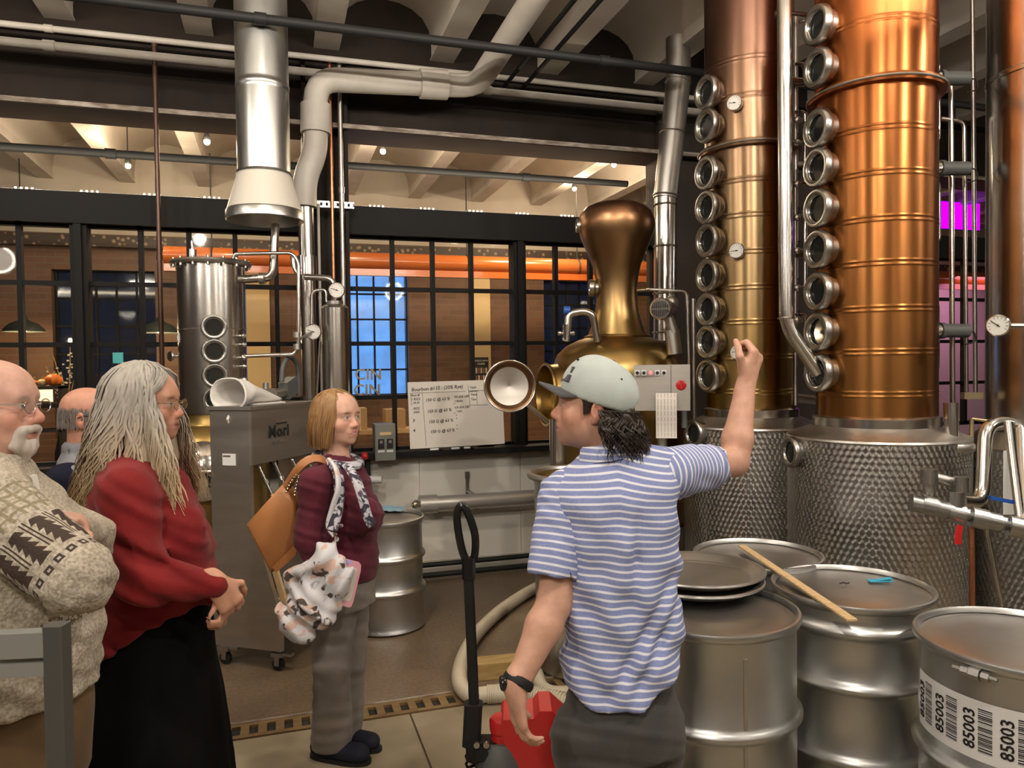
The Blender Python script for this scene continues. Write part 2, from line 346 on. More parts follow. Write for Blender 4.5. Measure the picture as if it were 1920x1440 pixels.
# ================================================================ lamps outside the view: ceiling track spots, with globes and uplight bars added as fill
YW = 6.163
def lamp_light(name, loc, power, col=(1.0, 0.90, 0.79), size=0.22, target=None, spread=150):
    l = bpy.data.lights.new(name, 'AREA'); l.shape = 'DISK'; l.size = size; l.energy = power; l.color = col; l.spread = math.radians(spread)
    o = bpy.data.objects.new(name, l); COL.objects.link(o); o.location = loc
    d = Vector(target if target is not None else (loc[0], loc[1], 0))-Vector(loc); o.rotation_euler = d.to_track_quat('-Z', 'Y').to_euler(); return o
def spot_fixture(loc, target, power, label, col=(1.0, 0.90, 0.79), size=0.16, zc=4.45):
    loc = np.array(loc, float); d = np.array(target, float)-loc; d /= np.linalg.norm(d)
    t = thing('track_spotlight', label, 'spotlight', loc, 'track spotlights on the ceiling')
    m = MB(); m.lathe(loc-d*0.16, [(0.05, 0), (0.075, 0.03), (0.085, 0.16)], 16, d); build('lamp_head', m, 'black_matte', t)
    m = MB(); m.cyl(loc-d*0.10, (loc[0], loc[1], zc), 0.012, n=8); build('stem', m, 'black_matte', t)
    m = MB(); m.lathe(loc-d*0.012, [(0.07, 0), (0.07, 0.008)], 16, d); build('lens', m, 'bulb', t)
    lamp_light('track_spotlight_light', tuple(loc+d*0.03), power, col, size, target)
SPOT_AT = ['aimed at the long haired woman', 'aimed at the woman with the scarf', 'aimed at the pot still', 'aimed at the tall copper columns', 'aimed at the white wall panels', 'aimed at the stainless column', 'aimed at the small stainless still']
for (x, y, tx, ty, tz, p) in [(-3.2, 0.2, -0.8, 3.2, 1.0, 130), (-1.2, -1.2, 0.6, 3.5, 1.0, 150), (1.2, 0.3, 1.3, 4.2, 1.0, 120), (3.6, 0.0, 2.9, 3.5, 1.2, 150), (0.0, 2.9, 0.2, 5.0, 0.6, 90), (4.6, 1.8, 3.4, 3.9, 1.5, 80), (-2.6, 3.4, -1.2, 5.2, 1.0, 70)]:
    spot_fixture((x, y, 3.95), (tx, ty, tz), p*0.22, 'black ceiling track spotlight %s' % SPOT_AT.pop(0))

for k, (x, y, z, pw) in enumerate([(-3.4, 1.2, 3.2, 70), (-1.0, -2.2, 3.2, 75), (2.2, -2.0, 3.2, 75), (5.6, 0.6, 3.2, 75), (7.6, 3.6, 3.2, 60), (-3.9, 4.6, 3.2, 55), (4.9, -2.6, 3.2, 60), (-0.9, 1.7, 3.75, 55), (2.6, 1.5, 3.75, 55)]):  # unseen globes added as fill for the room and its ceiling
    t = thing('fill_globe', 'round white glass globe lamp added out of view as fill light, %s' % ('over the near corner by the barrier', 'straight behind the camera', 'behind the camera towards the drums', 'beyond the barcode drum', 'farthest along the stainless column side', 'over the far corner', 'at the rear wall behind the drums', 'high above the guests', 'high above the guide')[k], 'pendant lamp', (x, y, z-0.15), 'added fill globes out of view')
    m = MB(); m.sphere((x, y, z), 0.15, 24, 14); build('globe', m, 'fill_globe_glow' if 'fill_globe_glow' in MATS else emis('fill_globe_glow', (1.0, 0.90, 0.79), 9.0).name, t); m = MB(); m.cyl((x, y, z+0.14), (x, y, 4.4), 0.008, n=8); build('cord', m, 'black_matte', t); m = MB(); m.lathe((x, y, z+0.13), [(0.05, 0), (0.05, 0.05), (0.02, 0.07)], 16); build('cap', m, 'black_matte', t)
    l = bpy.data.lights.new('fill_globe_light', 'POINT'); l.energy = pw; l.color = (1.0, 0.90, 0.79); l.shadow_soft_size = 0.17; o = bpy.data.objects.new('fill_globe_light', l); COL.objects.link(o); o.location = (x, y, z)
for x, lab in ((-1.6, 'slim black uplight bar added out of view over the guests side of the room'), (2.4, 'slim black uplight bar added out of view over the drums side of the room')):  # bars added out of view to brighten the ceiling vaults
    t = thing('fill_uplight_bar', lab, 'uplight', (x, 2.3, 3.70), 'uplight bars added out of view'); m = MB(); m.box((x-1.6, 2.26, 3.70), (x+1.6, 2.34, 3.74)); build('housing', m, 'black_matte', t)
    for dx in (-1.4, 1.4): mm = MB(); mm.cyl((x+dx, 2.3, 3.74), (x+dx, 2.3, 4.3), 0.006, n=6); build('hanger', mm, 'black_matte', t)
    mm = MB(); mm.box((x-1.55, 2.27, 3.74), (x+1.55, 2.33, 3.744)); build('diffuser', mm, 'lit_sign', t)
    l = bpy.data.lights.new('fill_uplight_light', 'AREA'); l.shape = 'RECTANGLE'; l.size = 3.1; l.size_y = 0.06; l.energy = 125; l.color = (1.0, 0.89, 0.76); o = bpy.data.objects.new('fill_uplight_light', l); COL.objects.link(o); o.location = (x, 2.3, 3.75); o.rotation_euler = (math.radians(180-52), 0, 0)
# ================================================================ floor
X0, X1, Y0, Y1 = -5.0, 13.5, -4.0, 10.6
m = MB(); m.box((X0, Y0, -0.12), (X1, Y1, -0.012)); fl = struct('floor', m, 'floor_concrete', origin=(0, 0, 0))
DY0, DY1 = 3.70, 3.85
for (a, b, c, d, mt) in [(X0, X1, DY1+0.012, Y1, 'floor_concrete'), (X0, -1.55, Y0, DY0-0.012, 'floor_slab'), (-1.54, 0.60, 2.35, DY0-0.012, 'floor_slab'), (-1.54, 0.60, Y0, 2.342, 'floor_slab'),
                         (0.61, 2.6, 2.35, DY0-0.012, 'floor_slab'), (0.61, 2.6, Y0, 2.342, 'floor_slab'), (2.61, X1, Y0, DY0-0.012, 'floor_slab')]:
    m = MB(); m.box((a, c, -0.012), (b, d, 0.0)); build('floor_slab', m, mt, fl)
# floor drain: iron cover with rectangular slots
dr = thing('floor_drain', 'long rusty floor drain cover with rectangular slots crossing the concrete', 'drain', (0.2, 3.775, 0))
XA, XB = -1.9, 2.7
m = MB(); m.box((XA, DY0, -0.02), (XB, DY0+0.03, 0.004)).box((XA, DY1-0.03, -0.02), (XB, DY1, 0.004)); build('edge_rail', m, 'drain_iron', dr)
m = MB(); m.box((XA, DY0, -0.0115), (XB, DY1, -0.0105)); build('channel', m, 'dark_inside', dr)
m = MB(); m.box((XA, DY1, -0.01), (XB, DY1+0.012, 0.008)); build('lip', m, 'rust_white', dr)
bar0 = None
for i in range(int((XB-XA)/0.081)):
    x = XA+0.081*i
    if bar0 is None:
        m = MB(); m.obox((x+0.02, 3.775, -0.004), (0.02, 0, 0), (0, 0.046, 0), (0, 0, 0.0078)); bar0 = build('bar', m, 'drain_iron', dr)
    else:
        c = bar0.copy(); COL.objects.link(c); c.parent = dr; c.location = (0.081*i, 0, 0); BASE[c.name] = BASE[bar0.name]

# ================================================================ room shell
m = MB(); m.box((X0-0.2, Y0, 0), (X0, Y1, 4.9)); struct('wall_left', m, 'wall_dark')
m = MB(); m.box((X1, Y0, 0), (X1+0.2, Y1, 4.9)); struct('wall_right', m, 'wall_dark')
m = MB(); m.box((X0, Y0-0.2, 0), (X1, Y0, 4.9)); struct('wall_rear', m, 'ceil_white')
# jack-arch ceilings: beams run away from the camera, plaster vaults between them
def vaults(xs, ya, yb, zs, rise, bw, nm):
    cl = thing(nm, 'white plaster jack arch ceiling', None, (xs[0], ya, zs), kind='structure')
    for i in range(len(xs)-1):
        a, b = xs[i]+bw/2, xs[i+1]-bw/2; pts = []
        K = 10
        for k in range(K+1):
            t = math.pi*k/K; pts.append(((a+b)/2-(b-a)/2*math.cos(t), zs+0.10+rise*math.sin(t)**0.8 if 0 < k < K else zs+0.10))
        v = [(x, ya, z) for x, z in pts]+[(x, yb, z) for x, z in pts]+[(x, ya, zs+0.65) for x, z in pts]+[(x, yb, zs+0.65) for x, z in pts]
        n = K+1; f = [(k+1, k, n+k, n+k+1) for k in range(K)]+[(2*n+k, 2*n+k+1, 3*n+k+1, 3*n+k) for k in range(K)]
        f += [(k, k+1, 2*n+k+1, 2*n+k) for k in range(K)]+[(n+k+1, n+k, 3*n+k, 3*n+k+1) for k in range(K)]
        mm = MB(); mm.add(v, f); build('vault', mm, 'ceil_white', cl, angle=50)
    for x in xs:
        mm = MB(); mm.box((x-bw/2, ya, zs), (x+bw/2, yb, zs+0.3)).box((x-bw/2-0.012, ya, zs-0.012), (x+bw/2+0.012, yb, zs)); build('beam', mm, 'ceil_beam', cl)
    return cl
vaults([-1.40+0.91*k for k in range(-4, 17)], Y0, 6.05, 4.22, 0.33, 0.17, 'ceiling')
vaults([-1.74+0.91*k for k in range(-3, 17)], 6.40, 10.5, 4.12, 0.40, 0.15, 'ceiling')
# steel lintel beam above the window wall
m = MB(); m.box((X0, 6.16, 3.64), (X1, 6.20, 4.2)).box((X0, 6.0, 4.16), (X1, 6.36, 4.9)); bm_ = struct('ceiling_beam', m, 'dark_beam'); bm_['label'] = 'dark steel beam spanning above the windows'
m = MB(); m.box((X0, 5.99, 3.60), (X1, 6.37, 3.645)); build('flange', m, 'dark_beam', bm_)
m = MB(); m.box((X0, 5.975, 3.606), (X1, 5.99, 3.64)); build('flange_edge', m, 'rust_white', bm_)
# dwarf wall, panels, sill
m = MB(); m.box((X0, YW+0.012, 0), (5.3, YW+0.22, 1.0)); wb = struct('wall_back', m, 'wall_white')
for i in range(9):
    a = -4.2+0.887*i; mm = MB(); mm.obox((a+0.4415, YW+0.006, 0.545), (0.4395, 0, 0), (0, 0, 0.44), (0, 0.006, 0)); build('panel', mm, 'wall_white', wb)
m = MB(); m.box((X0, YW-0.15, 1.005), (5.3, YW+0.24, 1.05)); o = struct('trim_1', m, 'header_paint'); o['label'] = 'dark window sill ledge'
m = MB(); m.box((X0, YW-0.015, 0.0), (5.3, YW+0.011, 0.10)); o = struct('baseboard_back', m, 'wall_white')
# column between the two window bays and dark wall right of the second bay
CXA, CXB = Wl(572, 600, YW)[0], Wl(655, 600, YW)[0]
m = MB(); m.box((CXA, 6.02, 0), (CXA+0.03, 6.36, 4.2)).box((CXB-0.03, 6.02, 0), (CXB, 6.36, 4.2)).box((CXA, 6.17, 0), (CXB, 6.20, 4.2)); o = struct('column', m, 'dark_beam'); o['label'] = 'dark steel column between the windows'
WR = Wl(1232, 600, YW)[0]
m = MB(); m.box((WR, 6.1, 0), (5.3, 6.36, 4.2)); o = struct('wall_back', m, 'wall_dark'); o['label'] = 'dark wall behind the tall stills'
# headers
for k, (a, b) in enumerate([(X0, CXA), (CXB, WR), (5.3, X1)]):
    m = MB(); m.box((a, YW-0.03, 2.83), (b, YW+0.22, 3.04)); m.box((a, YW-0.05, 2.81), (b, YW+0.0, 2.835)); o = struct('trim_%d' % (k+2), m, 'header_paint'); o['label'] = 'dark steel window header'
# windows
ZB = [1.05, 1.49, 1.935, 2.385, 2.83]
def window(name, xs, posts, label):
    yc = YW+0.08
    w = thing(name, label, None, ((xs[0]+xs[-1])/2, yc, 1.05), kind='structure')
    mm = MB()
    for x in xs:
        if not any(abs(x-p) < 0.01 for p in posts): mm.box((x-0.017, yc-0.03, 1.05), (x+0.017, yc+0.03, 2.83))
    for z in ZB[1:-1]: mm.box((xs[0], yc-0.025, z-0.017), (xs[-1], yc+0.025, z+0.017))
    for z in (1.055, 2.815): mm.box((xs[0], yc-0.03, z-0.02), (xs[-1], yc+0.03, z+0.02))
    build('glazing_bars', mm, 'black_steel', w)
    for p in posts:
        mm = MB(); mm.box((p-0.055, yc-0.09, 1.05), (p+0.055, yc+0.06, 2.83)).box((p-0.025, yc-0.12, 1.05), (p+0.025, yc-0.09, 2.83)); build('post', mm, 'header_paint', w)
    for i in range(len(xs)-1):
        for j in range(4):
            mm = MB(); mm.box((xs[i]+0.012, yc-0.004, ZB[j]+0.012), (xs[i+1]-0.012, yc+0.004, ZB[j+1]-0.012)); build('pane', mm, 'glass_pane', w)
def wx(*px): return [Wl(p, 600, YW+0.08)[0] for p in px]
pL = wx(156)[0]; window('window_1', [pL-2.1, pL-1.75, pL-1.4, pL-1.05, pL-0.72]+[wx(41)[0]]+[pL]+wx(268, 358, 444, 520)+[CXA], [pL], 'black steel window with small panes behind the guests')
pR = wx(970)[0]; window('window_2', [CXB]+wx(737, 812, 884)+[pR]+wx(1042, 1107, 1172)+[WR], [pR], 'black steel window with small panes behind the whiteboard')
window('window_3', [5.3+0.45*k for k in range(9)], [], 'black steel window at the purple lit end')

# light tray along the headers (uplights)
t = thing('uplight_tray', 'pale metal uplight tray with tiny bulbs lying along the window header', 'light strip', (-1.5, 6.26, 3.04))
m = MB(); m.box((X0+0.1, 6.20, 3.04), (WR-0.05, 6.33, 3.055)); build('tray', m, 'galv', t)
bl = None
for i in range(80):
    x = X0+0.3+(i//4)*0.42+(i % 4)*0.035
    if x > WR-0.1: break
    mm = MB(); mm.obox((x, 6.215, 3.062), (0.006, 0, 0), (0, 0.006, 0), (0, 0, 0.007)); build('bulb', mm, 'tiny_bulb', t)
for x, ln in ((-2.3, 4.4), (1.9, 2.6)):
    l = bpy.data.lights.new('uplight', 'AREA'); l.shape = 'RECTANGLE'; l.size = ln; l.size_y = 0.06; l.energy = 30; l.color = (1.0, 0.84, 0.62); o = bpy.data.objects.new('uplight', l); COL.objects.link(o); o.location = (x, 6.45, 3.12); o.rotation_euler = (math.radians(145), 0, 0)

# ================================================================ room beyond the windows
YF = 10.5
def fx(px, py, Y=YF): return Wl(px, py, Y)
wins = [(fx(98, 600)[0], fx(292, 600)[0], 0.9, 3.0, 'night'), (fx(640, 600)[0], fx(766, 600)[0], 1.35, 3.12, 'frost'), (fx(1020, 600)[0], fx(1140, 600)[0], 0.9, 3.0, 'night'), (6.2, 7.4, 0.9, 3.0, 'night')]
m = MB(); xs_ = X0
for (a, b, z0, z1, k) in wins:
    m.box((xs_, YF, 0), (a, YF+0.35, 3.45)); m.box((a, YF, 0), (b, YF+0.35, z0)); m.box((a, YF, z1), (b, YF+0.35, 3.45)); xs_ = b
m.box((xs_, YF, 0), (X1, YF+0.35, 3.45)); wf = struct('wall_far', m, 'brick'); wf['label'] = 'brown brick wall of the room beyond'
m = MB(); m.box((X0, YF, 3.45), (X1, YF+0.35, 4.9)); struct('wall_far_upper', m, 'ceil_white')
mm_, nt_, b_ = newmat('frieze'); tc_ = nd(nt_, 'ShaderNodeTexCoord'); vo_ = nd(nt_, 'ShaderNodeTexVoronoi', inp={0: tc_.outputs['Object'], 'Scale': 14.0}); r_ = nd(nt_, 'ShaderNodeMapRange', inp={0: vo_.outputs[0], 1: 0.25, 2: 0.35}); nt_.links.new(mixc(nt_, r_.outputs[0], (0.30, 0.20, 0.12), (0.05, 0.028, 0.018)), b_.inputs['Base Color'])
m = MB(); m.box((X0, YF-0.10, 3.28), (X1, YF-0.001, 3.42)); o = struct('trim_5', m, 'frieze'); o['label'] = 'dark ornamental frieze on the far wall'
for k, (a, b, z0, z1, kind) in enumerate(wins):
    w = thing('window_%d' % (k+4), 'blue dusk lit frosted window with steel bars' if kind == 'frost' else 'dark night window with steel bars in the far brick wall', None, ((a+b)/2, YF+0.15, z0), kind='structure')
    nx = 4 if kind == 'frost' else 5; nz = 5 if kind == 'frost' else 6
    mm = MB()
    for i in range(nx+1): x = a+(b-a)*i/nx; mm.box((x-0.012, YF+0.12, z0), (x+0.012, YF+0.16, z1))
    for j in range(nz+1): z = z0+(z1-z0)*j/nz; mm.box((a, YF+0.125, z-0.012), (b, YF+0.155, z+0.012))
    build('glazing_bars', mm, 'black_steel', w)
    for i in range(nx):
        for j in range(nz):
            mm = MB(); mm.box((a+(b-a)*i/nx+0.012, YF+0.138, z0+(z1-z0)*j/nz+0.012), (a+(b-a)*(i+1)/nx-0.012, YF+0.142, z0+(z1-z0)*(j+1)/nz-0.012))
            build('pane', mm, 'glass_frost' if kind == 'frost' else 'glass_night', w)
# CIN CIN lettering hung at the foot of the blue window
t = thing('hanging_letter_sign', 'metal letters spelling a greeting twice, hung against the blue window', 'sign', fx(690, 730, 10.2)); q = fx(665, 712, 10.2)
text_mesh('CIN', 0.21, 'steel_dull', t, q, (1, 0, 0), (0, 0, 1), extrude=0.012); text_mesh('CIN', 0.21, 'steel_dull', t, q+np.array([-0.02, 0, -0.21]), (1, 0, 0), (0, 0, 1), extrude=0.012)
m = MB(); m.box((q[0]-0.05, 10.19, q[2]-0.235), (q[0]+0.42, 10.215, q[2]-0.22)); build('ledge', m, 'steel_dull', t)
# cream pilasters
for px0, px1, lab in ((462, 506, 'cream plaster pilaster beside the small stainless column still'), (888, 918, 'cream plaster pilaster behind the whiteboard, poster at its foot'), (1225, 1290, 'cream plaster pilaster behind the copper pot still')):
    a, b = fx(px0, 600, 10.4)[0], fx(px1, 600, 10.4)[0]; m = MB(); m.box((a, 10.36, 0), (b, 10.5, 3.28)).box((a-0.02, 10.34, 0), (b+0.02, 10.36, 0.3)).box((a-0.02, 10.34, 3.1), (b+0.02, 10.36, 3.28)); o = struct('pillar', m, 'cream'); o['label'] = lab
# poster on the pilaster
a, b = fx(889, 670, 10.3), fx(917, 718, 10.3)
t = thing('lager_poster', 'small dark poster with white heading and rows of bottles on the cream pilaster', 'poster', (a[0], 10.3, b[2]))
m = MB(); m.box((a[0], 10.318, b[2]), (b[0], 10.338, a[2])); build('sheet', m, 'ink_black', t)
wq = b[0]-a[0]
text_mesh('STARTS WITH', wq*0.145, 'white_paint', t, ((a[0]+b[0])/2, 10.316, a[2]-0.06), (1, 0, 0), (0, 0, 1), align='CENTER'); text_mesh('LAGER', wq*0.17, 'white_paint', t, ((a[0]+b[0])/2, 10.316, a[2]-0.105), (1, 0, 0), (0, 0, 1), align='CENTER')
for i in range(5):
    for j in range(2):
        mm = MB(); x = a[0]+wq*(0.16+0.17*i); z = b[2]+0.03+0.11*j; mm.box((x-0.012, 10.314, z), (x+0.012, 10.318, z+0.08)); build('printed_bottle', mm, 'pipe_white' if (i+j) % 2 else 'copper_pipe', t)
# orange painted beam
q0 = fx(308, 482, 9.2); zo = q0[2]
t = thing('orange_duct', 'long glossy orange round duct with flat lower rail hung below the far ceiling', 'duct', (3.0, 9.2, zo-0.15))
m = MB(); m.cyl((q0[0], 9.2, zo+0.02), (X1-0.1, 9.2, zo+0.02), 0.105, n=24); build('duct_barrel', m, 'orange', t)
m = MB(); m.box((q0[0], 9.13, zo-0.16), (X1-0.1, 9.24, zo-0.08)); build('lower_rail', m, 'orange', t)
for k in range(7):
    x = q0[0]+0.5+1.5*k; mm = MB(); mm.torus((x, 9.2, zo+0.02), 0.108, 0.012, (1, 0, 0), 20, 6); mm.cyl((x, 9.2, zo+0.12), (x, 9.2, 4.2), 0.008, n=6); build('hanger', mm, 'far_dark', t)
# pendant lamps
for px, py, lab in ((45, 622, 'dark dome pendant lamp hanging above the bald guest'), (300, 624, 'dark dome pendant lamp hanging beside the stainless column still')):
    q = fx(px, py, 9.6); t = thing('pendant_lamp', lab, 'pendant lamp', q, 'dome pendant lamps')
    m = MB(); m.lathe(q, [(0.21, 0), (0.20, 0.03), (0.14, 0.09), (0.05, 0.13), (0.03, 0.18)], 24, cap=False); build('shade', m, 'leaf_dark', t)
    m = MB(); m.cyl(q+np.array([0, 0, 0.17]), (q[0], q[1], 4.2), 0.006, n=6); build('cord', m, 'black_matte', t)
    m = MB(); m.sphere(q+np.array([0, 0, 0.04]), 0.045); build('bulb', m, 'lit_sign', t)
    l = bpy.data.lights.new('pendant_light', 'POINT'); l.energy = 25; l.color = (1, 0.72, 0.42); l.shadow_soft_size = 0.05; o = bpy.data.objects.new('pendant_light', l); COL.objects.link(o); o.location = q+np.array([0, 0, -0.03])
# bare spot bulbs beyond the windows and by the tall stills
def bulb_spot(px, py, Y, zc, lab, pw, r=0.028):
    q = fx(px, py, Y); t = thing('bulb_spotlight', lab, 'spotlight', q, 'small bright ceiling bulbs')
    m = MB(); m.sphere(q, r); build('bulb', m, 'bulb', t)
    m = MB(); m.lathe(q+np.array([0, 0, r*0.5]), [(r*1.05, 0), (r*1.2, 0.02), (r*0.7, 0.07)], 14); build('socket', m, 'black_matte', t)
    m = MB(); m.cyl(q+np.array([0, 0, 0.06]), (q[0], q[1], zc), 0.006, n=6); build('stem', m, 'black_matte', t)
    l = bpy.data.lights.new('bulb_light', 'POINT'); l.energy = pw*1.7; l.color = (1, 0.80, 0.56); l.shadow_soft_size = 0.05; o = bpy.data.objects.new('bulb_light', l); COL.objects.link(o); o.location = q+np.array([0, -0.02, -r*1.6])
bulb_spot(388, 266, 7.6, 4.25, 'bright bulb beyond the window nearest the big ventilation hood', 32); bulb_spot(240, 311, 8.6, 4.25, 'bright bulb low over the window at the far end, second from the edge', 26)
bulb_spot(718, 284, 7.6, 4.25, 'bright bulb beyond the window above the woman with the scarf', 32); bulb_spot(1151, 309, 7.8, 4.25, 'bright bulb above the copper pot still', 32)
bulb_spot(1077, 354, 9.0, 4.25, 'small bulb just left of the onion head of the pot still', 22)
bulb_spot(1776, 95, 6.9, 4.4, 'bright bulb beside the taller copper column, lower of the pair', 22, 0.022); bulb_spot(1830, 70, 6.6, 4.4, 'bright bulb next to the stainless column, higher of the pair', 22, 0.022)
# far room furniture: shelf, pumpkins, lit box, table, boxes
q = fx(83, 724, 9.5)
t = thing('display_shelf', 'dark display shelf standing in the far room behind the bald guest', 'shelf', (q[0], 9.5, 0))
for z in (0.5, 1.1, q[2]): mm = MB(); mm.box((q[0]-0.25, 9.35, z-0.03), (q[0]+0.2, 9.65, z)); build('shelf_board', mm, 'far_dark', t)
for sx in (-0.25, 0.17): mm = MB(); mm.box((q[0]+sx, 9.35, 0), (q[0]+sx+0.03, 9.65, q[2])); build('side_panel', mm, 'far_dark', t)
def pumpkin(px, r, matn, lab):
    c = fx(px, 700, 9.5); m = MB(); rr = []
    for i in range(1, 9):
        th = math.pi*i/9; rr.append([(c[0]+r*math.sin(th)*(1+0.08*math.cos(8*2*math.pi*j/32))*math.cos(2*math.pi*j/32), 9.5+r*math.sin(th)*(1+0.08*math.cos(8*2*math.pi*j/32))*math.sin(2*math.pi*j/32), q[2]+r*0.8-r*0.8*math.cos(th)) for j in range(32)])
    tt = thing('pumpkin', lab, 'pumpkin', (c[0], 9.5, q[2]), 'pumpkins on the far shelf'); m.rings(rr); build('flesh', m, matn, tt); mm = MB(); mm.cyl((c[0], 9.5, q[2]+1.5*r), (c[0]+0.01, 9.5, q[2]+1.5*r+0.04), 0.012, 0.008, 8); build('stem', mm, 'timber_block', tt)
pumpkin(100, 0.085, 'pumpkin', 'large orange pumpkin on the far display shelf'); pumpkin(79, 0.05, 'cream', 'small pale pumpkin on the far display shelf'); pumpkin(62, 0.045, 'pumpkin', 'small orange pumpkin on the far display shelf')
a = fx(60, 731, 9.3); b = fx(100, 753, 9.3); t = thing('light_box', 'glowing cream light box on the far display shelf', 'light box', (a[0], 9.3, b[2])); m = MB(); m.box((a[0]-0.01, 9.29, b[2]-0.01), (b[0]+0.01, 9.34, a[2]+0.01)); build('case', m, 'far_dark', t); m = MB(); m.box((a[0], 9.282, b[2]), (b[0], 9.29, a[2])); build('screen', m, 'lit_sign', t)
a = fx(211, 661, 10.3); b = fx(231, 681, 10.3); m = MB(); m.box((a[0], 10.3, b[2]), (b[0], 10.32, a[2])); mm = MB(); t = thing('blue_notice', 'small square blue notice hanging in the dark far window', 'notice', (a[0], 10.3, b[2])); build('sheet', m, 'blue_tape', t); mm.cyl(((a[0]+b[0])/2, 10.31, b[2]-0.3), ((a[0]+b[0])/2, 10.31, b[2]), 0.006, n=6); build('stick', mm, 'steel_dull', t)
# dried branches with pale blossom, vase
q = fx(120, 740, 9.8); t = thing('blossom_branches', 'vase of dry branches with pale blossoms in the far room', 'branches', (q[0], 9.8, 0))
m = MB(); m.lathe((q[0], 9.8, 0), [(0.07, 0), (0.12, 0.3), (0.11, 0.8), (0.05, 1.1), (0.06, 1.2)], 16); build('vase', m, 'far_dark', t)
for k in range(6):
    e = np.array([q[0]+random.uniform(-0.22, 0.2), 9.8+random.uniform(-0.1, 0.1), random.uniform(1.7, 2.05)]); s0 = np.array([q[0], 9.8, 1.18]); mm = MB(); mm.tube([s0, (s0+e)/2+np.array([0.03, 0, 0.05]), e], [0.006, 0.005, 0.003], 6)
    br = build('branch', mm, 'timber_block', t); mm = MB()
    for j in range(9): w_ = s0+(e-s0)*random.uniform(0.4, 1.0); mm.sphere(w_+rng.normal(0, 0.03, 3), 0.014, 6, 4)
    build('blossoms', mm, 'pipe_white', br)
def far_table(x, y, lab):
    t = thing('far_table', lab, 'table', (x, y, 0)); m = MB(); m.lathe((x, y, 0.72), [(0.40, 0), (0.42, 0.015), (0.42, 0.03), (0.40, 0.04)], 28); build('table_top', m, 'wood', t); m = MB(); m.cyl((x, y, 0.02), (x, y, 0.72), 0.04, n=12); build('pedestal', m, 'black_matte', t); m = MB(); m.lathe((x, y, 0), [(0.25, 0), (0.25, 0.02), (0.05, 0.04)], 20); build('foot', m, 'black_matte', t)
def far_chair(x, y, ang, seat, lab):
    t = thing('far_chair', lab, 'chair', (x, y, 0)); ca, sa = math.cos(ang), math.sin(ang)
    R = lambda p: (x+p[0]*ca-p[1]*sa, y+p[0]*sa+p[1]*ca, p[2]); ux, uy = np.array([ca, sa, 0]), np.array([-sa, ca, 0])
    m = MB(); m.obox(R((0, 0, 0.455)), ux*0.21, uy*0.21, (0, 0, 0.025), 0.04); build('seat', m, seat, t)
    rr = MB(); rr.tube(spline([R((-0.20, 0.05, 0.75)), R((-0.19, -0.19, 0.80)), R((0, -0.24, 0.83)), R((0.19, -0.19, 0.80)), R((0.20, 0.05, 0.75))], 5), 0.02, 8, flat=4.0, up=(0, 0, 1)); build('backrest', rr, seat, t)
    for a, b in ((-1, -1), (1, -1), (1, 1), (-1, 1)): mm = MB(); mm.cyl(R((a*0.18, b*0.18, 0.44)), R((a*0.21, b*0.21, 0)), 0.014, n=8); build('leg', mm, 'chrome', t)
far_table(fx(60, 860, 8.0)[0], 8.0, 'round wooden table in the far room behind the bald guest'); far_chair(fx(30, 860, 7.5)[0], 7.45, 2.6, 'orange', 'orange seated chair at the round table behind the bald guest'); far_chair(fx(140, 860, 8.6)[0], 8.4, 0.6, 'far_dark', 'dark curved chair at the round table behind the bald guest')
far_chair(fx(720, 860, 8.0)[0], 7.9, 0.3, 'far_dark', 'dark chair with chrome legs seen through the window beside the whiteboard'); far_chair(fx(650, 860, 8.4)[0], 8.3, -0.6, 'far_dark', 'dark chair with chrome legs seen past the woman with the scarf'); far_table(fx(1010, 840, 8.3)[0], 8.3, 'round wooden table seen through the window beside the pot still')
far_chair(fx(1060, 840, 7.8)[0]+0.2, 7.7, 0.9, 'wood', 'wooden seated chair beside the table behind the pot still')
for px0, px1, py0, lab in ((655, 686, 765, 'cardboard box on the far bench, nearest the woman with the scarf'), (720, 757, 767, 'cardboard box on the far bench, beside the whiteboard')):
    a = fx(px0, py0, 9.3); b = fx(px1, 800, 9.3); t = thing('cardboard_box', lab, 'box', (a[0], 9.3, 0.98), 'cardboard boxes on the far bench'); m = MB(); m.box((a[0], 9.15, 0.98), (b[0], 9.45, a[2])); build('carton', m, 'cardboard', t); m = MB(); m.box(((a[0]+b[0])/2-0.025, 9.149, 0.98), ((a[0]+b[0])/2+0.025, 9.451, a[2]+0.001)); build('tape', m, 'cream', t)
a = fx(600, 800, 9.3)[0]; b = fx(800, 800, 9.3)[0]; t = thing('far_bench', 'long wooden bench top seen through the window behind the whiteboard', 'bench', ((a+b)/2, 9.3, 0)); m = MB(); m.box((a, 9.1, 0.93), (b, 9.5, 0.98)); build('bench_top', m, 'wood', t)
for x in (a+0.05, b-0.05): mm = MB(); mm.box((x-0.03, 9.12, 0), (x+0.03, 9.48, 0.93)); build('leg', mm, 'far_dark', t)
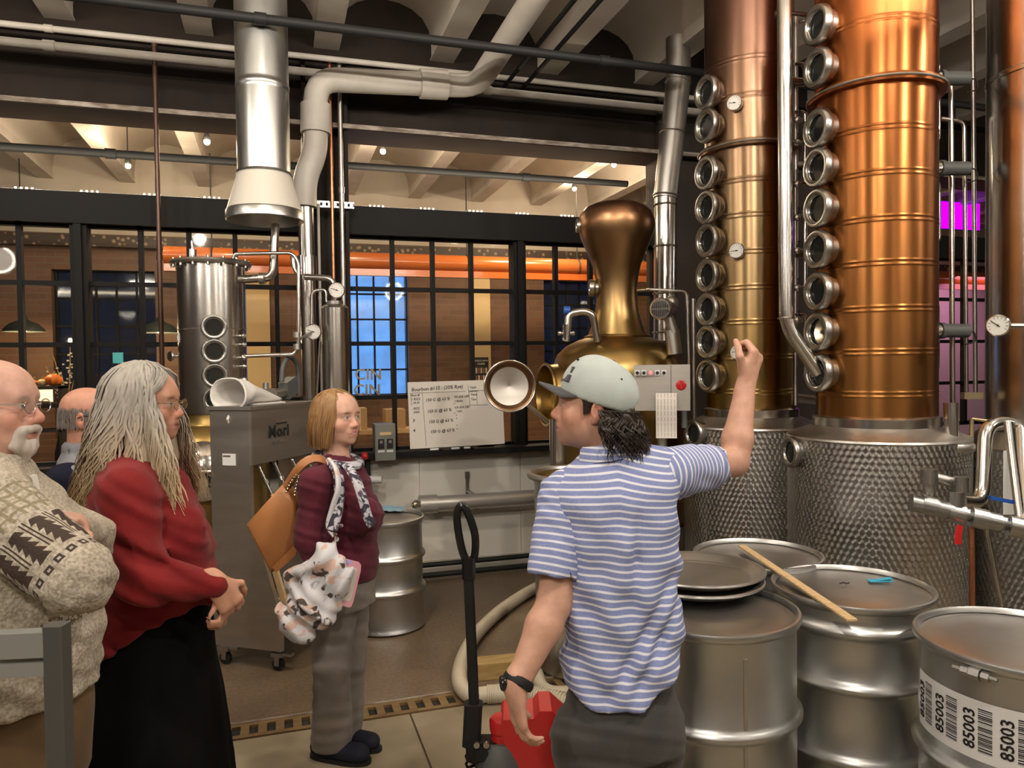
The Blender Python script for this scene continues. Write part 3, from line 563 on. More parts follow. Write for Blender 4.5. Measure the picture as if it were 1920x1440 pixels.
# purple lit partition at the far right
m = MB(); m.box((7.6, 10.0, 0), (X1, 10.1, 3.1)); o = struct('wall_partition', m, 'wall_white'); o['label'] = 'pale partition lit purple at the far end'
a = fx(1740, 376, 8.9); b = fx(1835, 432, 8.9); t = thing('purple_light_panel', 'glowing purple light panel seen past the taller copper column', 'light panel', (a[0], 8.9, b[2])); m = MB(); m.box((a[0], 8.88, b[2]), (b[0], 8.9, a[2])); build('glowing_face', m, 'purple_led', t); m = MB(); m.box((a[0]-0.01, 8.9, b[2]-0.01), (b[0]+0.01, 8.93, a[2]+0.01)); build('backing', m, 'far_dark', t)
l = bpy.data.lights.new('purple_light', 'AREA'); l.size = 1.2; l.energy = 26; l.color = (0.9, 0.35, 0.7); o = bpy.data.objects.new('purple_light', l); COL.objects.link(o); o.location = (10.8, 9.0, 3.0); o.rotation_euler = (math.radians(25), 0, 0)
l = bpy.data.lights.new('far_room_light', 'AREA'); l.size = 0.3; l.energy = 80; l.color = (1, 0.76, 0.50); o = bpy.data.objects.new('far_room_light', l); COL.objects.link(o); o.location = (3.2, 8.2, 3.9)
# ================================================================ overhead pipes and ducts
Z3 = np.array([0, 0, 1.0])
def pipe_thing(name, label, cat, pts, r, mt, R=0.1, n=12, group=None, couplings=()):
    pts = [np.array(p, float) for p in pts]; lo = min(pts, key=lambda p: p[2])
    t = thing(name, label, cat, lo, group); m = MB(); m.tube(fillet(pts, R) if len(pts) > 2 else pts, r, n); build('pipe_run', m, mt, t)
    for i, (seg, f) in enumerate(couplings):
        a, b = pts[seg], pts[seg+1]; c = a+(b-a)*f; d = (b-a)/np.linalg.norm(b-a); mm = MB(); mm.cyl(c-d*r*1.2, c+d*r*1.2, r*1.25, n=n); build('coupling', mm, mt, t)
    return t
def hz(px, py, Y, xa, xb):
    q = Wl(px, py, Y); return [(xa, Y, q[2]), (xb, Y, q[2])]
a = Wl(633, 55, 4.9); pipe_thing('sprinkler_pipe', 'long dark sprinkler pipe crossing close below the ceiling vaults', 'pipe', [(X0, 4.9, a[2]+0.02), (X1-2, 4.9, a[2]-0.02)], 0.030, 'black_matte', couplings=[(0, 0.30), (0, 0.44), (0, 0.5)])
for py, lab, r in ((92, 'upper of two white conduit pipes along the beam top', 0.022), (122, 'lower of two white conduit pipes along the beam top', 0.03)):
    pipe_thing('white_conduit', lab, 'pipe', hz(447, py, 5.88, X0, 3.9), r, 'pipe_white', group='white conduits on the beam', couplings=[(0, 0.25), (0, 0.4), (0, 0.75)])
pipe_thing('dark_pipe', 'dark twin pipe seen through the opening under the beam, window side nearest the edge', 'pipe', hz(220, 289, 6.75, X0, CXA), 0.034, 'black_matte', couplings=[(0, 0.72)]); pipe_thing('dark_pipe', 'dark pipe running through the opening under the beam above the whiteboard window', 'pipe', hz(950, 330, 6.75, CXB, WR), 0.032, 'black_matte', couplings=[(0, 0.62)])
q = Wl(297, 400, 5.9); pipe_thing('thin_pole', 'thin dark brown vertical pole in front of the leftmost window', 'pole', [(q[0], 5.9, 0.0), (q[0], 5.9, 4.1)], 0.017, 'brown_pole', couplings=[(0, 0.99), (0, 0.62)])
Yp = 5.72
w = lambda px, py, Y=Yp: Wl(px, py, Y)
e = w(893, 162); pipe_thing('white_drain_pipe', 'fat white insulated pipe that turns twice under the ceiling', 'pipe', [w(571, 388), w(571, 335), w(592, 285), w(592, 148), e, (e[0]+0.25, 3.0, e[2]+0.45)], 0.088, 'pipe_white', 0.16, 16, couplings=[(2, 0.45), (3, 0.72)])
pipe_thing('steel_stack', 'shiny vertical steel stack rising behind the bottling machine', 'pipe', [(w(577, 390)[0], Yp, 0.0), w(573, 386)], 0.058, 'steel', couplings=[(0, 0.85), (0, 0.5)])
for px, r, mt, lab, zt in ((598, 0.011, 'pipe_white', 'thin white riser on the dark column', 3.0), (624, 0.014, 'copper_pipe', 'copper riser pipe on the dark column', 4.1), (642, 0.019, 'steel_dull', 'thin grey riser pipe on the dark column, nearest the window', 4.1)):
    q = Wl(px, 450, 5.95); pipe_thing('riser_pipe', lab, 'pipe', [(q[0], 5.95, 0.0), (q[0], 5.95, zt)], r, mt, couplings=[(0, 0.45), (0, 0.76)])
a, b = Wl(592, 382, 5.98), Wl(664, 386, 5.98); t = thing('strut_channel', 'short slotted metal strut across the dark column', 'bracket', (a[0], 5.98, a[2]-0.03)); m = MB(); m.box((a[0], 5.975, a[2]-0.025), (b[0], 6.015, a[2]-0.012)).box((a[0], 5.975, a[2]+0.012), (b[0], 6.015, a[2]+0.025)); build('channel', m, 'galv', t)
for k in range(7): x = a[0]+(b[0]-a[0])*(k+0.5)/7; mm = MB(); mm.box((x-0.012, 5.978, a[2]-0.012), (x+0.012, 5.985, a[2]+0.012)); build('web', mm, 'galv', t)
# twin dark rods running towards the camera under the vaults
for dx, lab in ((0.0, 'dark rod under the ceiling vaults, nearer the white pipe'), (0.16, 'dark rod under the ceiling vaults, nearer the copper columns')):
    a = Wl(950+0, 180, 5.9); pipe_thing('ceiling_rod', lab, 'pipe', [(a[0]+dx, 6.0, 4.05), (a[0]+dx, 0.5, 4.05)], 0.017, 'black_matte', group='dark ceiling rods')
# big ventilation hood
q = P(497, 405, 4.85); zt = 4.25
t = thing('vent_hood', 'galvanised round vent duct with flared pale hood hanging above the bottling machine', 'vent hood', q)
z1 = P(497, 330, 4.85)[2]; m = MB(); m.lathe((q[0], q[1], 0), [(0.165, z1), (0.165, z1+0.53), (0.165, z1+0.55), (0.168, z1+0.555), (0.168, z1+0.575), (0.165, z1+0.58), (0.165, z1+0.60), (0.165, zt)], 40, cap=False); build('duct', m, 'galv', t)
m = MB(); m.torus((q[0], q[1], z1+0.01), 0.168, 0.010, n=40); build('duct_band', m, 'galv', t)
m = MB(); m.lathe((q[0], q[1], 0), [(0.168, z1), (0.236, q[2]+0.03)], 40, cap=False); build('cone', m, 'hood_paint', t)
m = MB(); m.lathe((q[0], q[1], 0), [(0.236, q[2]+0.032), (0.243, q[2]+0.02), (0.243, q[2]-0.03), (0.236, q[2]-0.034), (0.228, q[2]-0.02), (0.160, q[2]+0.12), (0.160, q[2]+0.3)], 40, cap=False); build('lip', m, 'galv', t)
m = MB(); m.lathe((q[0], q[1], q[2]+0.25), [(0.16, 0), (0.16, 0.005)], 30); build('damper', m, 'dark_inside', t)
# flue behind the pot still
A, B, C_ = P(1272, 150, 5.9), P(1248, 372, 5.9), P(1246, 640, 5.9)
t = thing('steel_flue', 'segmented steel flue pipe rising behind the copper pot still', 'flue', C_)
m = MB(); m.cyl(B, A, 0.096, n=24); m.cyl(A, (A[0], A[1], 4.3), 0.096, n=24); build('upper_flue', m, 'steel_dull', t)
m = MB(); m.cyl(C_, B, 0.088, n=24); build('lower_flue', m, 'steel', t)
for f in (0.06, 0.33, 0.66, 0.95): mm = MB(); c = C_+(B-C_)*f; mm.torus(c, 0.091, 0.008, (B-C_)/np.linalg.norm(B-C_), 24, 6); build('joint_band', mm, 'steel', t)
for f in (0.02, 0.55, 0.98): mm = MB(); c = B+(A-B)*f; mm.torus(c, 0.098, 0.007, (A-B)/np.linalg.norm(A-B), 24, 6); build('joint_band', mm, 'steel_dull', t)

# ================================================================ part builders
def dial(parent, c, n, r, name='gauge', depth=0.03, ang=2.8):
    """round dial gauge: case, face, ticks and needle; n points to the viewer"""
    c = np.array(c, float); n = np.array(n, float); n /= np.linalg.norm(n); u, v, _ = frame(n)
    m = MB(); m.lathe(c-n*depth, [(r*0.9, 0), (r, depth*0.2), (r, depth), (r*0.9, depth+0.004), (r*0.88, depth)], 24, n); g = build(name, m, 'chrome', parent)
    m = MB(); m.lathe(c-n*0.002, [(r*0.89, 0), (r*0.89, 0.003)], 24, n); build('dial_face', m, 'dial_white', g)
    m = MB(); f = c+n*0.0025
    for k in range(11):
        a = math.radians(-120+24*k); d = u*math.sin(a)+v*math.cos(a); s = np.cross(n, d); m.obox(f+d*r*0.72, d*r*0.10, s*r*0.018, n*0.0006)
    build('dial_ticks', m, 'ink_grey', g)
    m = MB(); d = u*math.cos(ang)+v*math.sin(ang); s = np.cross(n, d); m.obox(f+d*r*0.22, d*r*0.45, s*r*0.035, n*0.001); m.lathe(f, [(r*0.09, 0), (r*0.09, 0.003)], 10, n); build('needle', m, 'ink_black', g)
    return g
def sight_glass(parent, c, n, r, neck=0.06, glassmat='sight_dark', name='sight_glass', rr=0.24):
    c = np.array(c, float); n = np.array(n, float); n /= np.linalg.norm(n)
    m = MB(); k = r*rr
    m.lathe(c-n*neck, [(r*0.80, -0.03), (r*0.80, neck*0.25), (r*0.86, neck*0.3), (r*0.99, neck*0.45), (r, neck*0.6), (r*0.985, neck*0.85), (r*0.93, neck*0.985), (r*0.86, neck), (r*0.74, neck*0.98), (r*0.69, neck*0.9), (r*0.68, neck*0.6)], 30, n, cap=False)
    g = build(name, m, 'sight_steel', parent, angle=50)
    m = MB(); m.lathe(c-n*(neck*0.45), [(r*0.70, 0), (r*0.70, 0.006)], 24, n); build('glass', m, glassmat, g)
    m = MB(); m.torus(c-n*neck*0.25, r*0.69, r*0.045, n, 24, 6); build('gasket', m, 'chrome', g)
    return g
def sdir(c, px_ang):
    """level unit vector from a point towards the camera, turned by an angle (positive: to the picture's right)"""
    d = np.array([CAM[0]-c[0], CAM[1]-c[1], 0]); d /= np.linalg.norm(d); a = math.radians(px_ang); ca, sa = math.cos(a), math.sin(a)
    return np.array([d[0]*ca-d[1]*sa, d[0]*sa+d[1]*ca, 0])
def zat(px, py, d): return P(px, py, d)[2]

# ================================================================ tall copper column stills
def column_still(label, cx, d, r, rb, matn, ports, bands, flange_y, port_ang, gauges, zbase, ztop, base_port):
    c = P(cx, 690, d); c[2] = 0; t = thing('column_still', label, 'still', c, 'tall copper column stills')
    m = MB(); m.lathe(c, [(rb*0.96, 0.02), (rb, 0.04), (rb, zbase)], 72, cap=False); build('kettle_jacket', m, 'steel_quilt', t)
    m = MB(); m.lathe(c, [(rb+0.001, zbase-0.012), (rb+0.006, zbase-0.004), (rb+0.002, zbase+0.006), (r+0.03, zbase+0.055), (r+0.02, zbase+0.06)], 64, cap=False); build('kettle_shoulder', m, 'steel_dull', t)
    zr = zat(cx, 0, d)
    m = MB(); m.lathe(c, [(r+0.012, zbase+0.045), (r+0.018, zbase+0.05), (r+0.018, zbase+0.105), (r+0.006, zbase+0.115), (r, zbase+0.116)], 64, cap=False); build('base_ring', m, 'steel', t)
    prof = [(r, zbase+0.10)]
    for by in sorted(bands, reverse=True):
        z = zat(cx, by, d)
        prof += [(r, z-0.03), (r, z-0.022)]
        for o in (-0.011, 0.011): prof += [(r, z+o-0.006), (r+0.0022, z+o-0.002), (r+0.0022, z+o+0.002), (r, z+o+0.006)]
        prof += [(r, z+0.022), (r, z+0.03)]
    prof += [(r, ztop)]; m = MB(); m.lathe(c, prof, 72, cap=False); build('copper_column', m, matn, t, angle=60)
    zf = zat(cx, flange_y, d); m = MB(); m.lathe(c, [(r, zf-0.022), (r+0.035, zf-0.018), (r+0.04, zf), (r+0.035, zf+0.018), (r, zf+0.022)], 64, cap=False); build('flange', m, matn, t, angle=25)
    m = MB(); m.torus((c[0], c[1], zf), r+0.041, 0.006, n=64); build('flange_clamp', m, 'steel_dull', t)
    n = sdir(c, port_ang)
    for py in ports:
        z = zat(cx, py, d); sight_glass(t, c+n*(r+0.075)+Z3*z, n, 0.104, 0.075)
    for gx, gy in gauges:
        gn = sdir(c, -math.degrees(math.asin(min(0.95, (cx-gx)/F_PX*d/r)))); gc = c+gn*(r+0.035)+Z3*zat(gx, gy, d-r); dial(t, gc, gn, 0.047, 'temperature_gauge', 0.03, 2.7+0.5*random.random())
    pn = sdir(c, base_port[0]); sight_glass(t, c+pn*(rb+0.045)+Z3*zat(cx, base_port[1], d-rb*0.7), pn, 0.085, 0.05, name='base_port')
    m = MB()
    for k in range(3): a = 2*math.pi*k/3+0.5; m.box((c[0]+math.cos(a)*rb*0.8-0.04, c[1]+math.sin(a)*rb*0.8-0.04, 0), (c[0]+math.cos(a)*rb*0.8+0.04, c[1]+math.sin(a)*rb*0.8+0.04, 0.04))
    build('foot_pads', m, 'steel_dull', t)
    return t, c
CL, cL = column_still('tall olive copper column still behind the raised hand', 1407, 4.72, 0.27, 0.415, 'copper_left', [190, 250, 335, 397, 457, 520, 582, 641, 703], [143, 208, 355, 417, 482, 545, 607, 670, 732], 291, -50, [(1385, 195), (1387, 470), (1388, 660)], 1.345, 4.25, (-48, 815))
CR, cR = column_still('tall bright orange copper column still nearest the stainless column', 1641, 4.04, 0.30, 0.45, 'copper_right', [66, 143, 252, 323, 397, 472, 548, 622, 697], [15, 84, 270, 348, 428, 505, 585, 661, 736], 188, -50, [], 1.335, 4.25, (-58, 858))
# third, stainless column at the edge of the picture
c3 = P(1972, 690, 3.95); c3[2] = 0
t = thing('stainless_column', 'plain shiny stainless column with dial gauge at the picture edge', 'still', c3)
m = MB(); m.lathe(c3, [(0.40, 0.02), (0.42, 0.04), (0.42, 1.28)], 64, cap=False); build('kettle_jacket', m, 'steel_quilt', t)
m = MB(); m.lathe(c3, [(0.421, 1.27), (0.425, 1.28), (0.32, 1.36)], 56, cap=False); build('kettle_shoulder', m, 'steel_dull', t)
m = MB(); m.lathe(c3, [(0.30, 1.34), (0.30, 3.18), (0.30, 3.2), (0.304, 3.205), (0.304, 3.225), (0.30, 3.23), (0.30, 3.25), (0.30, 4.25)], 64, cap=False); build('steel_shell', m, 'steel', t)
gq = P(1871, 610, 3.6); dial(t, gq, sdir(gq, -8), 0.052, 'pressure_gauge', 0.03, 2.5); m = MB(); m.tube(fillet([gq-sdir(gq, -8)*0.03, gq-sdir(gq, -8)*0.07, gq+RT*0.14-sdir(gq, 0)*0.1], 0.03), 0.014, 10); build('gauge_stem', m, 'steel', t)
qn = P(1895, 905, 3.50); m = MB(); m.obox(qn, RT*0.035, np.array([0, 0, 0.15]), sdir(qn, 0)*0.004); build('notice_sheet', m, 'label_white', t)

# connecting pipework around the columns
def tubes(name, label, cat, runs, base, group=None):
    t = thing(name, label, cat, base, group)
    for (pn, pts, r, mt, R) in runs: m = MB(); m.tube(fillet(pts, R) if len(pts) > 2 else pts, r, 12); build(pn, m, mt, t)
    return t
pp = lambda px, py, d: P(px, py, d)
a = pp(1470, -60, 3.95); b = pp(1474, 610, 3.95); c = pp(1535, 700, 3.95)
t = tubes('vapour_pipe', 'polished steel vapour pipe standing between the two copper columns', 'pipe', [('pipe_run', [np.array([a[0], a[1], 4.2]), b, c], 0.037, 'steel', 0.08)], b)
m = MB(); m.torus(b+(a-b)*0.02, 0.038, 0.006, (a-b)/np.linalg.norm(a-b), 20, 6); build('weld_ring', m, 'steel', t)
runs = []
for (y0, y1) in ((210, 345), (405, 475), (480, 540), (590, 640), (120, 160)):
    runs.append(('bypass_loop', [pp(1492, y0, 4.5), pp(1510, y0, 4.5), pp(1510, y1, 4.5), pp(1492, y1, 4.5)], 0.011, 'steel', 0.025))
for k, px in enumerate((1492,)): runs.append(('riser', [pp(px, 30, 4.55), pp(px, 760, 4.55)], 0.014, 'steel_dull', 0.02))
runs += [('cross_tube', [pp(1460, 22, 4.4), pp(1530, 30, 4.4)], 0.013, 'steel', 0.02), ('cross_tube', [pp(1460, 52, 4.7), pp(1530, 32, 4.7)], 0.011, 'steel', 0.02), ('cross_tube', [pp(1480, 150, 4.5), pp(1530, 155, 4.5)], 0.02, 'steel', 0.02), ('cross_tube', [pp(1480, 745, 4.6), pp(1540, 750, 4.6)], 0.03, 'steel_dull', 0.02), ('cross_tube', [pp(1495, 313, 4.5), pp(1525, 313, 4.5)], 0.008, 'steel', 0.02)]
t = tubes('bypass_pipework', 'cluster of thin steel bypass tubes and valves squeezed between the copper columns', 'pipes', runs, pp(1500, 760, 4.5))
for y in (225, 268, 345, 408, 470, 540, 600):
    q = pp(1495, y, 4.48); m = MB(); m.sphere(q, 0.022, 10, 6); m.cyl(q, q+RT*0.03, 0.013, n=10); build('valve', m, 'steel_dull', t)
    m = MB(); m.cyl(q+Z3*0.015, q+Z3*0.05+RT*0.01, 0.005, n=6); m.sphere(q+Z3*0.055+RT*0.01, 0.009, 8, 5); build('valve_lever', m, 'black_matte', t)
# feed lines right of the taller column
runs = [('feed_tube', [pp(1783, 160, 4.15), pp(1786, 760, 4.15)], 0.014, 'steel', 0.02), ('feed_tube', [pp(1764, 222, 4.15), pp(1808, 228, 4.15), pp(1812, 735, 4.15)], 0.011, 'steel', 0.04), ('feed_tube', [pp(1823, -40, 4.25), pp(1829, 740, 4.25)], 0.012, 'steel_dull', 0.02),
        ('short_loop', [pp(1750, 105, 4.15), pp(1760, 120, 4.15), pp(1760, 262, 4.15), pp(1748, 266, 4.15)], 0.010, 'steel', 0.03), ('short_loop', [pp(1748, 335, 4.15), pp(1760, 345, 4.15), pp(1760, 450, 4.15), pp(1750, 455, 4.15)], 0.012, 'steel', 0.03), ('short_loop', [pp(1748, 555, 4.15), pp(1758, 570, 4.15), pp(1758, 690, 4.15), pp(1748, 700, 4.15)], 0.011, 'steel_dull', 0.03), ('brass_line', [pp(1822, 785, 3.9), pp(1880, 793, 3.85)], 0.009, 'brass_dull', 0.02), ('brass_line', [pp(1822, 785, 3.9), pp(1817, 1180, 3.9)], 0.011, 'brass_dull', 0.02), ('float_housing', [pp(1783, 755, 3.75), pp(1789, 960, 3.75)], 0.034, 'steel', 0.02), ('drop_pipe', [pp(1790, 960, 3.75), pp(1794, 1300, 3.75)], 0.045, 'steel_dull', 0.02)]
t = tubes('feed_pipework', 'upright thin steel feed tubes with grey sensors beside the taller copper column', 'pipes', runs, pp(1794, 1300, 3.75))
for y, w_ in ((147, 66), (316, 66), (620, 62)):
    q0, q1 = pp(1745, y+3, 4.0), pp(1762, y, 4.0); m = MB(); m.cyl(q0, q1, 0.036, n=16); s_ = build('sensor_neck', m, 'chrome', t)
    m = MB(); m.lathe(q1, [(0.044, 0), (0.044, 0.02), (0.037, 0.022), (0.037, 0.15), (0.03, 0.155)], 18, RT); build('sensor_body', m, 'grey_plastic', t)
    m = MB(); e0 = pp(1745+w_, y+2, 4.0); m.tube(spline([e0, e0+RT*0.05+Z3*0.0, e0+RT*0.06-Z3*0.05, e0+RT*0.0-Z3*0.07], 5), 0.004, 6); build('sensor_cable', m, 'black_matte', t)
m = MB(); q = pp(1784, 845, 3.75); m.lathe(q, [(0.10, 0), (0.105, 0.01), (0.105, 0.03), (0.10, 0.04), (0.04, 0.045)], 28); build('flange_plate', m, 'steel_dull', t)
m = MB(); q = pp(1822, 742, 4.0); m.obox(q, RT*0.05, np.array([0, 0, 0.018]), FW*0.02); build('manifold_block', m, 'brass_dull', t)
# steam valve manifold low at the picture edge
runs = [('manifold_pipe', [pp(1716, 944, 3.15), pp(1800, 962, 3.1), pp(1925, 990, 3.05)], 0.027, 'galv', 0.05), ('elbow_pipe', [pp(1743, 925, 3.14), pp(1740, 893, 3.14), pp(1805, 910, 3.14), pp(1792, 950, 3.12)], 0.024, 'steel_dull', 0.05),
        ('loop_pipe', [pp(1800, 940, 3.2), pp(1842, 945, 3.3), pp(1848, 800, 3.35), pp(1880, 792, 3.4), pp(1912, 800, 3.4), pp(1920, 980, 3.05)], 0.030, 'steel', 0.10), ('stay_rod', [pp(1890, 792, 3.2), pp(1914, 985, 3.05)], 0.018, 'steel', 0.02), ('drain_rod', [pp(1848, 985, 3.1), pp(1880, 1150, 3.1)], 0.011, 'steel', 0.02), ('drip_pipe', [pp(1822, 990, 3.1), pp(1823, 1150, 3.1), G(1823, 1420, 0.0)], 0.012, 'copper_pipe', 0.02)]
t = tubes('valve_manifold', 'galvanised steam valve manifold with elbows and blue lever in front of the stainless column', 'pipes', runs, pp(1823, 1300, 3.1))
for px, py, r in ((1722, 945, 0.036), (1742, 948, 0.040), (1770, 955, 0.036), (1792, 962, 0.040), (1835, 972, 0.042), (1860, 977, 0.036), (1905, 988, 0.042), (1742, 893, 0.034), (1803, 908, 0.030), (1792, 935, 0.032)):
    q = pp(px, py, 3.12-0.0004*(px-1716)); m = MB(); ax = pp(1925, 990, 3.05)-pp(1716, 944, 3.15); ax /= np.linalg.norm(ax); ax = ax if py > 940 else Z3; m.cyl(q-ax*0.03, q+ax*0.03, r, n=16); build('fitting', m, 'galv', t)
q = pp(1893, 985, 3.06); m = MB(); m.cyl(q-RT*0.012, q+RT*0.012, 0.030, n=16); build('blue_tape_band', m, 'blue_plastic', t)
m = MB(); m.obox(pp(1882, 938, 3.1), RT*0.06-Z3*0.012, Z3*0.008, FW*0.012); build('blue_lever', m, 'blue_plastic', t)
m = MB(); m.tube([pp(1800, 985, 3.05), pp(1797, 1000, 3.05), pp(1796, 1020, 3.05)], 0.010, 8, flat=1.6); build('red_tag', m, 'red_paint', t)

# ================================================================ steel drums
def drum(label, c, R=0.29, H=0.88, closed=True, hoops=(0.36, 0.66), seam=None, group='stainless drums', name='steel_drum'):
    t = thing(name, label, 'drum', c, group); c = np.array(c, float)
    prof = [(R*0.90, 0.0), (R*0.985, 0.005), (R*1.02, 0.014), (R*1.0, 0.028), (R*0.965, 0.045)]
    for h in hoops:
        for o, k in ((-0.030, 0), (-0.016, 0.010), (-0.006, 0.020), (0.006, 0.020), (0.016, 0.010), (0.030, 0)): prof.append((R*0.965+k, h*H+o))
    prof += [(R*0.965, H-0.06), (R*0.975, H-0.03)]
    m = MB(); m.lathe(c, prof, 56, cap=False); m.lathe(c, [(R*0.9, 0.001), (0.01, 0.002)], 40, cap=False); b = build('drum_body', m, 'steel_drum', t, angle=50)
    m = MB(); m.lathe(c, [(R*0.97, H-0.032), (R*1.01, H-0.026), (R*1.03, H-0.012), (R*1.015, H), (R*0.985, H+0.002), (R*0.965, H-0.006), (R*0.955, H-0.016)], 56, cap=False); build('rim', m, 'steel_drum', t, angle=50)
    m = MB(); m.lathe(c, [(R*0.96, H-0.018), (R*0.90, H-0.022), (R*0.86, H-0.017), (R*0.4, H-0.016), (0.002, H-0.015)], 56, cap=False); build('lid', m, 'steel_lid', t, angle=50)
    if seam is not None:
        n = sdir(c, seam); s = np.cross(Z3, n); m = MB(); m.obox(c+n*(R*0.966)+Z3*(H*0.47), s*0.006, Z3*(H*0.44), n*0.0015); build('seam', m, 'steel_panel', t)
    return t
def on(px, py, z): q = G(px, py, z); q[2] = 0; return q
cA = on(1331, 1136, 0.88); dA = drum('large stainless drum with vertical seam right behind the guide, dish lid on top', cA, 0.298, seam=22, hoops=(0.30, 0.62))
cB = on(1596, 1096, 0.88); dB = drum('stainless drum carrying blue tape scrap and the end of the yardstick', cB, 0.288, hoops=(0.36, 0.66, 0.885))
cC = on(1420, 1036, 0.88); dC = drum('rearmost stainless drum under the start of the yardstick', cC, 0.278)
cD = on(1922, 1196, 0.88); dD = drum('stainless drum with white barcode band at the picture edge', cD, 0.30, hoops=(0.28, 0.60))
cE = on(722, 968, 0.735); dE = drum('small stainless drum against the white wall behind the woman with the scarf', cE, 0.255, 0.735)
# clamp bolt and barcode band of the drum at the edge
n = sdir(cD, -22); s = np.cross(Z3, n); m = MB(); q = cD+n*(0.315)+Z3*0.845
m.cyl(q-s*0.06, q+s*0.06, 0.006, n=8); m.cyl(q-s*0.035, q-s*0.015, 0.014, n=6); m.cyl(q-s*0.012, q+s*0.016, 0.019, n=6); m.cyl(q+s*0.02, q+s*0.04, 0.014, n=6); build('clamp_bolt', m, 'galv', dD)
RB = 0.30*0.965+0.0012
def on_cyl(c, R, ang, z): d = sdir(c, ang); return c+d*R+Z3*z
m = MB(); K = 28; A0, A1 = -72, 48; z0, z1 = 0.585, 0.760
rows = [[on_cyl(cD, RB, A0+(A1-A0)*k/K, z) for k in range(K+1)] for z in (z0, z1)]
m.add(rows[0]+rows[1], [(k, k+1, K+2+k, K+1+k) for k in range(K)]); lb = build('barcode_band', m, 'label_white', dD)
def wrap_text(body, size, ang, zc):
    cu = bpy.data.curves.new('t', 'FONT'); cu.body = body; cu.size = size; cu.align_x = 'CENTER'; cu.align_y = 'CENTER'; cu.extrude = 0.0004; cu.resolution_u = 2; cu.offset = 0.0008
    to = bpy.data.objects.new('t', cu); me = bpy.data.meshes.new_from_object(to); bpy.data.objects.remove(to); bpy.data.curves.remove(cu)
    for v in me.vertices:
        x, y, z = v.co; p = on_cyl(cD, RB+0.0012+z, ang-math.degrees(y/RB), zc+x)-BASE[lb.name]; v.co = p
    me.materials.clear(); me.materials.append(MATS['ink_black']); o = bpy.data.objects.new('printed_number', me); COL.objects.link(o); o.parent = lb; BASE[o.name] = BASE[lb.name]
rb = random.Random(3); ws_ = [rb.choice((0.0012, 0.0024, 0.0036)) for _ in range(60)]
for k in range(6):
    a = -66+19.5*k; wrap_text('85003', 0.047, a, 0.672)
    m = MB(); z = 0.612; i = 0
    while z < 0.735:
        wv = ws_[i % 60]; aa = [a+4.6+7.4*j/5 for j in range(6)]
        lo = [on_cyl(cD, RB+0.0008, x, z) for x in aa]; hi = [on_cyl(cD, RB+0.0008, x, z+wv) for x in aa]; m.add(lo+hi, [(j, j+1, 7+j, 6+j) for j in range(5)]); z += wv+ws_[(i*7+3) % 60]*0.9+0.0006; i += 1
    build('printed_barcode', m, 'ink_black', lb)
# loose dish lids on the seam drum
for k, (dz, tx, lab) in enumerate(((-0.002, 0.0, 'lower of two dished steel lids lying on the drum behind the guide'), (0.022, 0.025, 'upper of two dished steel lids lying on the drum behind the guide'))):
    q = on(1304+4*k, 1090-6*k, 0.9); q[2] = 0.884+dz
    t = thing('dish_lid', lab, 'lid', q, 'dished drum lids'); m = MB(); m.lathe(q, [(0.002, 0.004), (0.19, 0.002), (0.21, 0.006), (0.235, 0.026), (0.250, 0.028), (0.252, 0.032), (0.248, 0.036), (0.233, 0.033), (0.208, 0.012), (0.185, 0.007), (0.002, 0.009)], 56, cap=False); build('lid_dish', m, 'steel_lid', t, angle=50)
    m = MB(); m.torus(q+Z3*0.032, 0.251, 0.0055, n=56); build('rolled_edge', m, 'steel_drum', t)
# yardstick, tape
a, b = G(1390, 1023, 0.888), G(1598, 1163, 0.888); dv = (b-a)/np.linalg.norm(b-a); sv = np.cross(Z3, dv); L = np.linalg.norm(b-a)
t = thing('yardstick', 'pale wooden yardstick laid across two steel drums', 'ruler', (a+b)/2); m = MB(); m.obox((a+b)/2, dv*L/2, sv*0.018, Z3*0.003); build('stick', m, 'wood_pale', t)
m = MB()
for k in range(60): p = a+dv*L*(k+0.5)/60; h = 0.006 if k % 5 else 0.012; m.obox(p-sv*(0.018-h/2)+Z3*0.0034, dv*0.0007, sv*h/2, Z3*0.0004)
build('tick_marks', m, 'ink_grey', t)
q = G(1650, 1090, 0.868); m = MB(); t = thing('blue_tape_scrap', 'scrap of blue masking tape on the drum lid', 'tape', q); m.obox(q+Z3*0.003, RT*0.046*np.array([1, 1, 0]), FW*np.array([1, 1, 0])*0.018, Z3*0.0015); build('tape_piece', m, 'blue_tape', t); m = MB(); m.obox(q+Z3*0.009+RT*0.015*np.array([1, 1, 0]), RT*0.03*np.array([1, 1, 0])+Z3*0.004, FW*np.array([1, 1, 0])*0.012, Z3*0.001); build('curled_end', m, 'blue_tape', t)
q = G(1583, 1096, 0.868); t = thing('black_wire_scrap', 'tiny black wire scrap lying on the drum lid beside the yardstick', 'wire', q); m = MB(); m.tube(spline([q-RT*0.018+Z3*0.004, q+Z3*0.008, q+RT*0.006+Z3*0.004, q+RT*0.02+Z3*0.007], 4), 0.0028, 6); build('wire', m, 'ink_black', t)
q = G(735, 957, 0.72); t = thing('blue_film_sheet', 'crumpled pale blue film lying on the small far drum', 'film', q); m = MB(); gx = 6
vv = [q+RT*np.array([1, 1, 0])*(i-3)*0.028+FW*np.array([1, 1, 0])*(j-3)*0.03+Z3*(0.008+0.014*random.random()) for j in range(7) for i in range(7)]; m.add(vv, [(j*7+i, j*7+i+1, j*7+i+8, j*7+i+7) for j in range(6) for i in range(6)]); build('film', m, 'pale_film' if 'pale_film' in MATS else mat('pale_film', (0.35, 0.60, 0.75), 0.25).name, t, angle=80)

